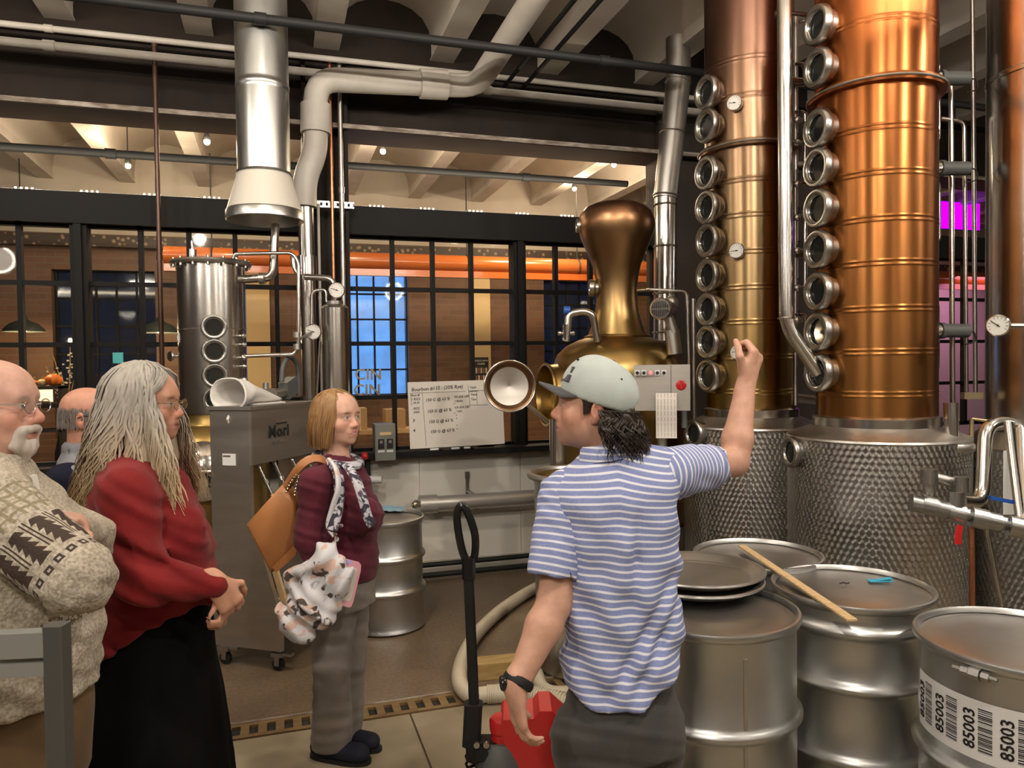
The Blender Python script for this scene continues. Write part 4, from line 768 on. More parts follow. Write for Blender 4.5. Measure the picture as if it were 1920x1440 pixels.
# ================================================================ copper pot still
DP = 5.3; cP = P(1158, 690, DP); cP[2] = 0
hw = lambda px: px/F_PX*DP
zy = lambda py: zat(1158, py, DP)
t = thing('pot_still', 'copper pot still with onion head and open manway behind the guide', 'still', cP); PS = t
m = MB(); m.lathe(cP, [(hw(118), 0.62), (hw(124), 0.75), (hw(125), zy(740)), (hw(124), zy(700)), (hw(121), zy(684)), (hw(113), zy(664)), (hw(96), zy(648)), (hw(72), zy(637)), (hw(60), zy(633))], 64, cap=False); build('pot', m, 'copper_pot', t, angle=60)
m = MB(); m.lathe(cP, [(hw(60), zy(634)), (hw(62), zy(632)), (hw(60), zy(629)), (hw(55), zy(628))], 56, cap=False); build('neck_ring', m, 'copper_pot', t)
m = MB(); m.lathe(cP, [(hw(r_), zy(y_)) for r_, y_ in ((55, 629), (50, 616), (44.5, 600), (40.5, 582), (38.2, 560), (38.2, 540), (40, 522), (44.5, 500), (52, 480), (60, 462), (67, 445), (71, 428), (70.5, 415), (67, 403), (58, 392), (44, 385.5), (24, 382.3), (1, 382))], 64, cap=False); build('onion_head', m, 'copper_pot', t, angle=60)
m = MB(); m.lathe(cP, [(hw(118), 0.0), (hw(118), 0.60), (hw(124), 0.63)], 56, cap=False); build('base_jacket', m, 'steel_dull', t)
n = sdir(cP, -82); sight_glass(t, cP+n*(hw(39)+0.05)+Z3*zy(540), n, 0.062, 0.06, name='neck_port', glassmat='glass_lens'); n = sdir(cP, -78); sight_glass(t, cP+n*(hw(70)+0.02)+Z3*zy(425), n, 0.05, 0.05, name='head_port')
# manway neck and open lid
n = sdir(cP, -66); q = cP+n*(hw(124)+0.07)+Z3*zy(737)
m = MB(); m.lathe(q, [(0.225, -0.26), (0.215, -0.10), (0.205, -0.02), (0.217, -0.012), (0.222, 0.0), (0.215, 0.010), (0.203, 0.006), (0.196, -0.03), (0.19, -0.20)], 48, n, cap=False); mw = build('manway', m, 'copper_pot', t, angle=50)
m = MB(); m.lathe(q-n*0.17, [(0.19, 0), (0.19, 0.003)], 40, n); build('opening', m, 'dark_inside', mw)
ql = P(956, 724, 4.95); nl = CAM-ql; nl = nl/np.linalg.norm(nl); nl = nl+np.array([0.10, 0, 0.02]); nl /= np.linalg.norm(nl)
m = MB(); m.lathe(ql, [(0.004, -0.075), (0.06, -0.070), (0.11, -0.052), (0.148, -0.018), (0.153, 0.002), (0.163, 0.006), (0.171, 0.0), (0.171, -0.012), (0.160, -0.024), (0.118, -0.062), (0.064, -0.082), (0.004, -0.088)], 48, nl, cap=False); ld = build('manway_lid', m, 'copper_dark', t, angle=50)
m = MB(); m.torus(ql+nl*0.002, 0.169, 0.0055, nl, 48, 8); build('lid_rim', m, 'steel', ld)
m = MB(); m.lathe(ql-nl*0.068, [(0.002, 0), (0.10, 0.012), (0.13, 0.03), (0.128, 0.034), (0.002, 0.006)], 40, nl, cap=False); build('lid_lining', m, 'steel_panel', ld)
m = MB(); m.tube(fillet([ql-nl*0.08, ql-nl*0.12+RT*0.05-Z3*0.05, q-Z3*0.22-n*0.05, q-Z3*0.20-n*0.12], 0.05), 0.016, 10); build('hinge_arm', m, 'steel_dull', t)
# agitator motor and pipes of the pot still
q = P(1238, 579, 4.85); n = sdir(q, -18)+Z3*-0.05; n /= np.linalg.norm(n)
m = MB(); m.lathe(q-n*0.20, [(0.05, 0), (0.062, 0.01), (0.066, 0.05), (0.066, 0.17), (0.072, 0.175), (0.074, 0.19), (0.066, 0.20)], 28, n); mo = build('agitator_motor', m, 'steel', t)
m = MB(); u, v, _ = frame(n)
for k in range(-4, 5):
    x = k*0.0125; hgt = math.sqrt(max(0, 0.056**2-x*x))*0.45
    for sg in (-1, 1): m.obox(q+n*0.0008+u*x+v*sg*(hgt+0.004), u*0.0035, v*hgt*0.9, n*0.0008)
build('fan_slots', m, 'ink_black', mo)
m = MB(); m.cyl(q-n*0.12, q-n*0.12+RT*0.05-Z3*0.16, 0.035, n=16); m.sphere(q-n*0.14+RT*0.03+Z3*0.04, 0.05); m.cyl(q-n*0.14+RT*0.03-Z3*0.14, q-n*0.14+RT*0.05-Z3*0.30, 0.05, n=16); build('gear_housing', m, 'steel_dull', mo)
for nm, pts, r, mt in (('vapour_outlet', [P(1196, 545, 5.1), P(1222, 543, 4.95), P(1288, 546, 4.95), P(1293, 700, 4.95)], 0.011, 'steel'), ('wash_pipe', [P(1120, 640, 5.0), P(1112, 590, 4.95), P(1095, 583, 4.95), P(1066, 588, 4.95), P(1062, 640, 4.95)], 0.024, 'steel'), ('steam_line', [P(1300, 560, 5.0), P(1302, 760, 5.0), P(1303, 1000, 5.0)], 0.014, 'steel_dull'), ('drain_tube', [P(1046, 786, 4.75), P(1046, 880, 4.75), P(1046, 1000, 4.75)], 0.055, 'steel')):
    m = MB(); m.tube(fillet(pts, 0.04), r, 12); build(nm, m, mt, t)
q = P(1062, 625, 4.95); m = MB(); m.cyl(q-Z3*0.05, q+Z3*0.06, 0.025, n=12); m.tube([q-RT*0.045, q+RT*0.045], 0.010, 8); m.sphere(q+RT*0.045, 0.016, 8, 6); m.sphere(q-RT*0.045, 0.016, 8, 6); build('needle_valve', m, 'chrome', t)
m = MB(); m.cyl(P(1063, 582, 4.95)-RT*0.02, P(1063, 582, 4.95)+RT*0.02, 0.028, n=14); build('blue_joint', m, 'blue_plastic', t)
# control cabinet on a stand
q = P(1241, 727, 4.55); n = sdir(q, 0); R3 = np.cross(Z3, n)*1.0
t = thing('control_cabinet', 'stainless control cabinet with switches and red isolator beside the pot still', 'control panel', np.array([q[0], q[1], 0]))
m = MB(); m.obox(q-n*0.06, R3*0.168, Z3*0.14, n*0.06); build('case', m, 'steel_panel', t)
m = MB(); m.obox(q-n*0.06+R3*0.055+Z3*0, R3*0.0015, Z3*0.138, n*0.0615); build('door_gap', m, 'ink_black', t)
for k, px in enumerate((1195, 1207.5, 1220, 1232.5, 1245)):
    c = P(px, 699, 4.545); m = MB(); m.obox(c, R3*0.014, Z3*0.017, n*0.004); pl = build('switch_plate', m, 'label_white' if k != 2 else 'steel_panel', t)
    m = MB(); m.lathe(c, [(0.010, 0), (0.010, 0.014), (0.007, 0.018)], 14, n); build('switch_knob', m, 'ink_black' if k != 2 else 'red_led', pl)
c = P(1277, 722, 4.545); m = MB(); m.obox(c, R3*0.042, Z3*0.046, n*0.003); ip = build('isolator_plate', m, 'yellow_paint', t); m = MB(); m.lathe(c, [(0.033, 0), (0.032, 0.02), (0.02, 0.024)], 24, n); m.obox(c+n*0.026, R3*0.007, Z3*0.026, n*0.006); build('isolator_knob', m, 'red_paint', ip)
for dz in (0.058, -0.058): m = MB(); m.obox(c+Z3*dz, R3*0.045, Z3*0.008, n*0.003); build('isolator_label', m, 'label_white', t)
m = MB(); m.cyl((q[0]-n[0]*0.06, q[1]-n[1]*0.06, 0.0), q-n*0.06-Z3*0.14, 0.03, n=12); build('stand_post', m, 'steel_dull', t); m = MB(); m.lathe((q[0]-n[0]*0.06, q[1]-n[1]*0.06, 0), [(0.16, 0), (0.16, 0.012), (0.04, 0.02)], 24); build('stand_foot', m, 'steel_dull', t)
a = P(1249, 737, 4.52); t = thing('paper_log', 'long ruled paper log sheet hanging from the control cabinet', 'paper', a-Z3*0.27); m = MB(); rows_ = []
for k in range(9): z = a[2]-0.275*k/8; o_ = n*0.012*math.sin(k*0.7); rows_ += [np.array([a[0], a[1], z])+R3*sx*0.062+o_ for sx in (-1, -0.33, 0.33, 1)]
m.add(rows_, [(k*4+j, k*4+4+j, k*4+5+j, k*4+1+j) for k in range(8) for j in range(3)]); build('sheet', m, 'paper', t, angle=80)
m = MB()
for j in range(6):
    for k in range(8): x = -0.05+0.02*j; z = a[2]-0.275*(k+0.5)/8; m.obox(np.array([a[0], a[1], z])+R3*x+n*(0.012*math.sin((k+0.5)*0.7)+0.0014), R3*0.0008, Z3*0.015, n*0.0004)
build('ruled_lines', m, 'ink_grey', t)
m = MB(); q2 = P(1283, 765, 4.55); m.lathe(q2-Z3*0.12, [(0.018, 0), (0.018, 0.09), (0.022, 0.10), (0.022, 0.13), (0.015, 0.14)], 14); t2 = thing('bottle_brush_handle', 'small blue grey cylinder clipped below the control cabinet', 'cylinder', q2-Z3*0.12); build('grip', m, 'grey_plastic', t2)
# open topped tank behind the guide
ct = on(1085, 886, 1.12); t = thing('open_tank', 'open stainless tank with rolled rim half hidden behind the guide', 'tank', ct); m = MB(); R_ = 0.255
m.lathe(ct, [(R_*0.9, 0.0), (R_, 0.03), (R_, 1.06), (R_*1.06, 1.10)], 56, cap=False); build('tank_wall', m, 'steel_drum', t, angle=50); m = MB(); m.torus(ct+Z3*1.11, R_*1.09, 0.020, n=56); build('rolled_rim', m, 'steel_dull', t); m = MB(); m.lathe(ct, [(R_*1.07, 1.108), (R_*0.95, 1.06), (R_*0.9, 1.03), (0.002, 1.03)], 48, cap=False); build('inner_lid', m, 'copper_pot', t)
n = sdir(ct, -55); m = MB(); m.obox(ct+n*(R_+0.002)+Z3*0.80, np.cross(Z3, n)*0.03, Z3*0.06, n*0.002); build('red_sticker', m, 'red_paint', t)
# ================================================================ bottling machine
FL = lambda v: np.array([v[0], v[1], 0.0])
A_ = FL(G(528, 1262)); B_ = FL(G(404, 1246)); C__ = FL(G(676, 1188))
ux = (A_-B_); WB = np.linalg.norm(ux); ux /= WB            # back-to-front direction (towards picture right / camera)
uy = C__-A_; uy -= ux*np.dot(uy, ux); LN = np.linalg.norm(uy); uy /= LN    # along the machine, away from camera
O_ = B_                                                     # back near corner on the floor
zb, ztp = 0.12, zat(458, 768, np.dot(B_+ux*0.3-CAM, FW))
wt = 0.27
t = thing('bottling_machine', 'stainless bottling filler on casters with white filter bag on top', 'bottling machine', FL((A_+B_+C__+(B_+C__-A_))/4)); MO = t
def L3(x, y, z): return O_+ux*x+uy*y+Z3*z
prof = [(0.0, zb), (WB, zb), (WB, zb+0.19), (wt+0.05, zb+0.62), (wt, zb+0.70), (wt, ztp), (0, ztp)]
for y0, nm in ((0.0, 'side_panel'), (LN-0.03, 'side_panel')):
    m = MB(); m.poly([L3(x, y0, z) for x, z in prof], uy*0.03); build(nm, m, 'steel_panel', t)
m = MB(); m.obox(L3(wt+0.004, LN/2, ztp-0.16), ux*0.012, uy*(LN/2-0.002), Z3*0.16); hd = build('header_panel', m, 'steel_panel', t)
m = MB(); m.obox(L3(wt/2, LN/2, ztp+0.008), ux*(wt/2+0.02), uy*(LN/2+0.01), Z3*0.010); build('top_plate', m, 'steel_panel', t)
m = MB(); m.obox(L3(0.01, LN/2, ztp-0.14), ux*0.01, uy*(LN/2-0.03), Z3*0.14); build('back_panel', m, 'steel_panel', t)
m = MB(); m.obox(L3(wt*0.7, LN/2, zb+0.62), ux*(wt*0.62), uy*(LN/2-0.03), Z3*0.010).cyl(L3(wt*1.3, 0.03, zb+0.63), L3(wt*1.3, LN-0.03, zb+0.63), 0.012, n=10); build('drip_tray', m, 'steel', t)
m = MB(); m.obox(L3(WB*0.5, LN/2, zb+0.14), ux*(WB*0.5), uy*(LN/2-0.03), Z3*0.012); build('bottom_shelf', m, 'steel_panel', t)
m = MB(); m.obox(L3(WB-0.01, LN/2, zb+0.17), ux*0.012, uy*(LN/2-0.03), Z3*0.035); build('front_rail', m, 'steel_panel', t)
for k, py in enumerate((0.12, 0.27, 0.45, 0.60)):
    top = L3(wt*0.85, py*LN/0.67, ztp-0.32); bot = L3(wt*1.25, py*LN/0.67+0.01, ztp-0.55); d_ = bot-top
    m = MB(); m.tube([top, bot], 0.009, 10); m.cyl(top+d_*0.0, top+d_*0.12, 0.015, n=10); m.cyl(top+d_*0.45, top+d_*0.55, 0.014, n=10); sp = build('filling_spout', m, 'chrome', t)
    m = MB(); m.cyl(top+d_*0.82, top+d_*0.92, 0.013, n=10); build('spout_ring', m, 'copper_pipe', sp)
for x, y in ((WB-0.04, 0.03), (WB-0.04, LN-0.04), (0.05, 0.03), (0.05, LN-0.04)):
    q = L3(x, y, 0); m = MB(); m.cyl(q+Z3*0.036-uy*0.012, q+Z3*0.036+uy*0.012, 0.036, n=18); cs = build('caster', m, 'black_matte', t)
    m = MB(); m.obox(q+Z3*0.095, ux*0.035, uy*0.025, Z3*0.012); m.obox(q+Z3*0.065+uy*0.018, ux*0.016, uy*0.003, Z3*0.035); m.obox(q+Z3*0.065-uy*0.018, ux*0.016, uy*0.003, Z3*0.035); m.obox(q+Z3*0.10+ux*0.05, ux*0.045, uy*0.018, Z3*0.008); build('caster_fork', m, 'galv', cs)
hn = ux; hr = uy
qt = L3(wt+0.018, 0.155, ztp-0.175); text_mesh('Mori', 0.098, 'ink_black', hd, qt, hr, Z3, extrude=0.002, bold=0.035, space=1.12)
m = MB(); m.obox(L3(wt+0.018, 0.288, ztp-0.098), ux*0.001, uy*0.055, Z3*0.005); build('logo_bar', m, 'ink_black', hd); text_mesh('TR Tour', 0.030, 'ink_grey', hd, L3(wt+0.018, 0.20, ztp-0.222), hr, Z3)
m = MB(); q = P(420, 862, np.dot(L3(0.12, -0.01, 1.1)-CAM, FW)); sn = -uy; m.obox(L3(0.13, -0.002, q[2]), ux*0.045, Z3*0.034, uy*0.0015); build('maker_sticker', m, 'label_white', t); m = MB(); m.obox(L3(0.115, -0.0042, q[2]+0.02), ux*0.025, Z3*0.005, uy*0.0006); build('sticker_print', m, 'ink_grey', t)
# wooden batten leaning on the machine edge
a, b = L3(wt+0.075, 0.05, zb+0.60), L3(WB+0.03, 0.05, zb+0.16); tb = thing('wooden_batten', 'pale wooden batten leaning along the slanted edge of the bottling machine', 'wood strip', b); m = MB(); d_ = (b-a)/np.linalg.norm(b-a); s_ = np.cross(d_, uy); m.obox((a+b)/2, s_*0.018, uy*0.010, (b-a)/2); build('batten', m, 'wood_pale', tb)
# hose looped inside the machine and small wood offcuts on its shelf
pts = [L3(0.30, 0.30, zb+0.62), L3(0.20, 0.18, zb+0.50), L3(0.14, 0.22, zb+0.30), L3(0.25, 0.35, zb+0.17), L3(0.35, 0.45, zb+0.17)]; pipe = thing('clear_hose', 'pale clear hose looping down inside the bottling machine', 'hose', pts[3]); m = MB(); m.tube(spline(pts, 6), 0.011, 8); build('hose', m, 'hose_cream', pipe)
for k in range(3):
    q = L3(0.33, 0.22+0.02*k, zb+0.165+0.028*k); tw = thing('wood_offcut', '%s pale wood offcut in the little stack on the bottling machine shelf' % ('lowest', 'middle', 'topmost')[k], 'wood block', q-Z3*0.013, 'wood offcuts on the machine shelf'); m = MB(); m.obox(q, ux*0.03, uy*0.07, Z3*0.013); build('offcut', m, 'wood_pale', tw)
# white filter bag lying on top
a, b = P(428, 742, np.dot(L3(0.1, 0.02, 1.5)-CAM, FW)), L3(wt*0.55, 0.46, ztp+0.03)
tf = thing('filter_bag', 'white cloth filter cone with open mouth lying on the bottling machine', 'filter bag', a-Z3*0.05); m = MB(); K = 14; rr_ = []
ax = (b-a); Lx = np.linalg.norm(ax); ax /= Lx; u, v, _ = frame(ax)
for i in range(K+1):
    f = i/K; r_ = 0.088*(1-f)**0.9+0.026; c = a+ax*Lx*f; c[2] = max(c[2], ztp+0.02+r_*(0.75 if f > 0.15 else 0.55)); fl_ = 0.92-0.45*f
    rr_.append([c+u*r_*(1+0.05*math.sin(4*math.pi*j/22+i*0.6))*1.15*math.cos(2*math.pi*j/22)+v*r_*fl_*math.sin(2*math.pi*j/22)*(1+0.06*math.sin(6*math.pi*j/22+i*0.8)) for j in range(22)])
inner = [[c_+(np.mean(rr_[i], axis=0)-c_)*0.06 for c_ in rr_[i]] for i in range(9, -1, -1)]
m.rings(inner+rr_, cap=True); build('cone', m, 'cloth_white', tf, angle=80)
m = MB(); c = np.mean(rr_[0], axis=0); m.tube([p for p in rr_[0]], 0.006, 6, closed=True); build('mouth_hem', m, 'cloth_white', tf); m = MB(); q = rr_[0][16]; m.tube([q, q-Z3*0.03-uy*0.02, q-Z3*0.05-uy*0.01, q-Z3*0.03+uy*0.01], 0.008, 6); build('tie_loop', m, 'cloth_white', tf)
m = MB(); e0 = L3(wt*0.1, 0.12, ztp+0.022); fl_p = [L3(0.06, 0.10, ztp+0.021), L3(wt-0.03, 0.12, ztp+0.021), L3(wt, 0.36, ztp+0.021), L3(0.15, 0.48, ztp+0.021)]; m.poly(fl_p, Z3*0.006); build('flat_cloth', m, 'cloth_white', tf)
# grey pump fitting with bent tube on the machine top
q = L3(0.10, 0.40, ztp+0.07); tg = thing('pump_fitting', 'grey metal valve fitting with a bent tube lying on the bottling machine', 'fitting', q-Z3*0.05)
m = MB(); m.cyl(q-uy*0.08, q+uy*0.06, 0.045, n=6); build('valve_body', m, 'steel_panel', tg); m = MB(); m.cyl(q+uy*0.06, q+uy*0.20+Z3*0.01, 0.032, n=14); build('union', m, 'steel_dull', tg); m = MB(); m.cyl(q+Z3*0.03, q+Z3*0.075, 0.018, n=10); build('stub', m, 'steel_dull', tg)
m = MB(); m.obox(q+uy*0.24+Z3*0.035, uy*0.05+Z3*0.02, ux*0.035, np.array([0, 0, 0.055])-uy*0.01); build('clamp', m, 'grey_plastic', tg)
m = MB(); m.tube(spline([q+uy*0.17+Z3*0.08, q+uy*0.19+Z3*0.18, q+uy*0.26+Z3*0.24, q+uy*0.34+Z3*0.20, q+uy*0.36+Z3*0.10, q+uy*0.36-Z3*0.02], 6), 0.016, 10); build('bent_tube', m, 'grey_plastic', tg)

# ================================================================ small stainless column still
DS = 5.0; cS = P(400, 690, DS); cS[2] = 0; zs = lambda py: zat(400, py, DS); rS = 60/F_PX*DS
t = thing('small_still', 'small stainless column still with round sight glasses behind the long haired woman', 'still', cS)
m = MB(); m.lathe(cS, [(rS, 1.45), (rS, zs(620)), (rS+0.003, zs(620)+0.004), (rS, zs(620)+0.008), (rS, zs(498))], 56, cap=False); build('column_shell', m, 'steel', t)
zf = zs(492); m = MB(); m.lathe(cS, [(rS-0.01, zf-0.03), (rS+0.036, zf-0.028), (rS+0.044, zf-0.014), (rS+0.036, zf), (rS-0.01, zf+0.006), (0.002, zf+0.02)], 56, cap=False); build('top_flange', m, 'steel_dull', t)
for k in range(16): a = 2*math.pi*k/16; mm = MB(); mm.cyl((cS[0]+(rS+0.024)*math.cos(a), cS[1]+(rS+0.024)*math.sin(a), zf-0.045), (cS[0]+(rS+0.024)*math.cos(a), cS[1]+(rS+0.024)*math.sin(a), zf+0.012), 0.009, n=6); build('flange_bolt', mm, 'steel_dull', t)
n = sdir(cS, 2)
for py in (617, 660, 704, 746): sight_glass(t, cS+n*(rS+0.05)+Z3*zs(py), n, 0.080, 0.055)
nv = sdir(cS, 58)
for py in (632, 648, 672, 688, 712): q = cS+sdir(cS, 45)*(rS+0.0)+Z3*zs(py); mm = MB(); mm.cyl(q, q+sdir(cS, 45)*0.05, 0.012, n=10); mm.sphere(q+sdir(cS, 45)*0.055, 0.017, 8, 6); mm.cyl(q+sdir(cS, 45)*0.04-RT*0.03, q+sdir(cS, 45)*0.04+RT*0.03, 0.006, n=8); build('sample_valve', mm, 'chrome', t)
q = P(345, 633, 4.85); gn = sdir(q, -30); dial(t, q, gn, 0.052, 'temperature_gauge'); m = MB(); m.cyl(q-gn*0.03, cS+sdir(cS, -70)*rS*0.9+Z3*q[2], 0.012, n=10); build('gauge_stem', m, 'steel', t)
q = P(320, 668, 4.95); m = MB(); m.cyl(cS+Z3*q[2], q, 0.008, n=8); m.lathe(q, [(0.03, -0.008), (0.036, 0), (0.03, 0.008)], 16, sdir(q, -60)); build('hand_valve', m, 'galv', t)
# kettle below
zk = 1.46; rK = 0.335; cK = cS+np.array([0.0, 0.02, 0])
m = MB(); m.lathe(cK, [(rK, 0.55), (rK+0.01, 0.8), (rK+0.01, 1.22), (rK-0.03, 1.32), (rK-0.10, 1.37), (rS+0.01, 1.385), (rS+0.012, 1.47), (rS, 1.475)], 56, cap=False); build('kettle', m, 'copper_pot', t, angle=50)
m = MB(); m.lathe(cK, [(rK-0.02, 0), (rK-0.02, 0.5), (rK, 0.56)], 48, cap=False); build('kettle_base', m, 'steel_dull', t)
q = P(374, 884, 4.60); n = sdir(q, -20)+Z3*0.12; n /= np.linalg.norm(n)
m = MB(); m.lathe(q-n*0.10, [(0.17, -0.10), (0.18, 0.03), (0.187, 0.045), (0.177, 0.055), (0.14, 0.085), (0.075, 0.108), (0.002, 0.115)], 48, n, cap=False); mw = build('manway_door', m, 'chrome', t, angle=50)
u, v, _ = frame(n); m = MB(); m.obox(q+n*0.0-u*0.02, u*0.022, v*0.045, n*0.02); m.obox(q+n*0.01-u*0.06-v*0.06, u*0.07+v*0.02, v*0.012, n*0.012); m.obox(q-u*0.05+v*0.05+n*0.015, u*0.015+v*0.02, v*0.03, n*0.015); build('door_clamp', m, 'black_matte', mw)
m = MB(); m.tube([q-u*0.2-n*0.04, q+n*0.02-u*0.1, q+n*0.03, q+n*0.02+u*0.1, q+u*0.2-n*0.04], 0.010, 8); build('door_bar', m, 'steel', mw)
for nm, pts, r, mt in (('top_nozzle', [P(361, 486, 5.0), P(361, 468, 5.0)], 0.026, 'steel'), ('top_rod', [P(361, 470, 5.0), P(360, 452, 5.0)], 0.010, 'steel'), ('vent_line', [P(436, 490, 4.9), P(440, 476, 4.9), P(548, 474, 4.9), P(560, 492, 4.9), P(560, 640, 4.9), P(556, 664, 4.9), P(455, 668, 4.9)], 0.0125, 'steel'), ('vapour_arm', [P(452, 524, 5.0), P(512, 520, 5.0), P(516, 420, 5.0)], 0.028, 'steel'), ('u_loop', [P(548, 476, 5.0), P(552, 505, 5.0), P(560, 515, 5.0)], 0.016, 'steel')):
    m = MB(); m.tube(fillet(pts, 0.06) if len(pts) > 2 else pts, r, 12); build(nm, m, mt, t)
for q, ax in ((P(492, 522, 4.98), RT), (P(557, 628, 4.9), Z3), (P(557, 650, 4.9), Z3)): mm = MB(); mm.cyl(q-ax*0.018, q+ax*0.018, 0.038 if ax is RT else 0.024, n=14); build('pipe_clamp', mm, 'steel_dull', t)
# condenser with two gauges
cN = P(630, 690, 5.25); rN = 25/F_PX*5.25; z0 = zat(630, 573, 5.25)
t = thing('condenser', 'slim stainless condenser cylinder with dial gauges beside the window', 'condenser', FL(cN))
m = MB(); m.lathe(FL(cN), [(rN*0.6, 0.75), (rN, 0.80), (rN, z0-0.02), (rN*0.85, z0), (rN*0.5, z0+0.012), (0.002, z0+0.015)], 36, cap=False); build('shell', m, 'steel', t)
for a in (0.3, 2.4, 4.5): mm = MB(); mm.cyl((cN[0]+rN*0.7*math.cos(a), cN[1]+rN*0.7*math.sin(a), 0), (cN[0]+rN*0.7*math.cos(a), cN[1]+rN*0.7*math.sin(a), 0.80), 0.013, n=8); build('leg', mm, 'steel_dull', t)
m = MB(); m.cyl(FL(cN)+Z3*z0, FL(cN)+Z3*(z0+0.03), rN*0.62, n=20); build('top_clamp', m, 'steel_dull', t)
for nm, pts, r in (('inlet_bend', [FL(cN)+Z3*(z0+0.02), FL(cN)+Z3*(z0+0.19), P(572, 519, 5.25)], 0.022), ('bypass_bend', [P(612, 566, 5.2), P(612, 542, 5.2), P(585, 545, 5.2), P(584, 612, 5.2)], 0.011), ('side_tube', [P(600, 640, 5.3), P(594, 740, 5.3)], 0.008)):
    m = MB(); m.tube(fillet(pts, 0.07) if len(pts) > 2 else pts, r, 12); build(nm, m, 'steel', t)
q = P(631, 544, 5.1); dial(t, q, sdir(q, -5), 0.055, 'pressure_gauge'); q = P(587, 622, 5.1); dial(t, q, sdir(q, -5), 0.054, 'temperature_gauge'); m = MB(); m.cyl(q-sdir(q, -5)*0.03, P(557, 638, 4.95), 0.012, n=8); build('gauge_stem', m, 'steel_dull', t)

# ================================================================ whiteboard, control box, wall pipework
Yb = 6.085
TL, BL, BR = Wl(759, 717, Yb), Wl(769, 842, Yb-0.045), Wl(946, 832, Yb-0.045); r_b = (BR-BL); Wb = np.linalg.norm(r_b); r_b /= Wb; u_b = TL-BL; u_b -= r_b*np.dot(u_b, r_b); Hb = np.linalg.norm(u_b); u_b /= Hb; n_b = np.cross(r_b, u_b)
t = thing('whiteboard', 'handwritten whiteboard listing bourbon batches, leaning on the window sill', 'whiteboard', BL); SX = 1920/ (1920-150)
def BD(x, y): return BL+r_b*x*Wb+u_b*y*Hb+n_b*0.008          # fractions of the board
m = MB(); m.obox(BL+r_b*Wb/2+u_b*Hb/2, r_b*Wb/2, u_b*Hb/2, n_b*0.006, 0.004); build('panel', m, 'board_white', t)
def bt(s_, x, y, sz, mt='ink_black', sp=1.0): text_mesh(s_, sz, mt, t, BD(x, y), r_b+u_b*0.035, u_b-r_b*0.035, 'handwriting', 0.0004, 0.15, sp)
bt('Bourbon #115 : (20% Rye)', 0.035, 0.86, 0.041, 'ink_black', 0.98)
for k, (y, c1, c2) in enumerate(((0.72, '150 G @ 63 %', 'ink_black'), (0.55, '150 G @ 63 %', 'ink_black'), (0.39, '150 G @ 63 %', 'ink_black'), (0.24, '150 G @ 63 %', 'ink_black'))): bt(c1, 0.175+0.012*k, y-0.02, 0.034, c2)
bt('Run #', 0.03, 0.785, 0.028); bt('1 8222', 0.028, 0.725, 0.027, 'ink_black'); bt('  24-20', 0.03, 0.672, 0.023, 'ink_black'); bt('- 8222', 0.03, 0.585, 0.025, 'ink_black'); bt('  2060', 0.03, 0.53, 0.025, 'ink_black'); bt('3', 0.035, 0.40, 0.036); bt('4', 0.035, 0.25, 0.036)
bt('VII 656 LBS', 0.475, 0.735, 0.028, 'ink_black'); bt('= Barka', 0.475, 0.675, 0.023, 'ink_black'); bt('VA 656 LBS', 0.475, 0.575, 0.027, 'ink_black'); bt('" adm', 0.49, 0.52, 0.023, 'ink_black'); bt('"', 0.485, 0.445, 0.028, 'ink_black'); bt('"', 0.485, 0.395, 0.028, 'ink_black'); bt('"', 0.485, 0.29, 0.028, 'ink_black'); bt('"', 0.485, 0.24, 0.028, 'ink_black')
bt('Yeast', 0.645, 0.875, 0.026); bt('nutrient', 0.64, 0.82, 0.023); bt('Temp', 0.655, 0.765, 0.024); bt('Test', 0.655, 0.69, 0.026)
m = MB()
def ln(x0, y0, x1, y1, w_=0.0015): a, b = BD(x0, y0), BD(x1, y1); d_ = (b-a)/np.linalg.norm(b-a); s_ = np.cross(n_b, d_); m.obox((a+b)/2, (b-a)/2, s_*w_, n_b*0.0004)
for q in ((0.025, 0.835, 0.60, 0.835), (0.145, 0.835, 0.165, 0.03), (0.025, 0.835, 0.03, 0.65), (0.63, 0.93, 0.64, 0.62), (0.72, 0.83, 0.72, 0.62), (0.64, 0.62, 0.84, 0.615), (0.63, 0.84, 0.80, 0.84), (0.46, 0.64, 0.49, 0.66), (0.46, 0.50, 0.49, 0.515)): ln(*q)
build('ruled_lines', m, 'ink_grey', t)
for x, lab in ((0.26, 'marker cap resting on the sill at the middle of the whiteboard foot'), (0.48, 'short dark marker on the sill under the whiteboard'), (0.59, 'dark marker end on the sill under the whiteboard, nearest the window post')):
    q = BL+r_b*Wb*x+n_b*0.03; q[2] = 1.05; tm = thing('marker_pen', lab, 'marker', q, 'markers below the whiteboard'); m = MB(); m.cyl(q+Z3*0.011-r_b*0.05, q+Z3*0.011+r_b*0.02, 0.009, n=10); build('barrel', m, 'label_white', tm); m = MB(); m.cyl(q+Z3*0.011+r_b*0.02, q+Z3*0.011+r_b*0.055, 0.011, n=10); build('cap', m, 'ink_black', tm)
q = Wl(905, 828, 6.15); t = thing('dark_wedge', 'small dark wedge on the sill at the corner of the whiteboard', 'wedge', (q[0], 6.15, 1.05)); m = MB(); m.obox((q[0]+0.03, 6.16, 1.075), (0.07, 0, 0), (0, 0.03, 0), (0, 0, 0.025), 0.005); build('block', m, 'black_matte', t)
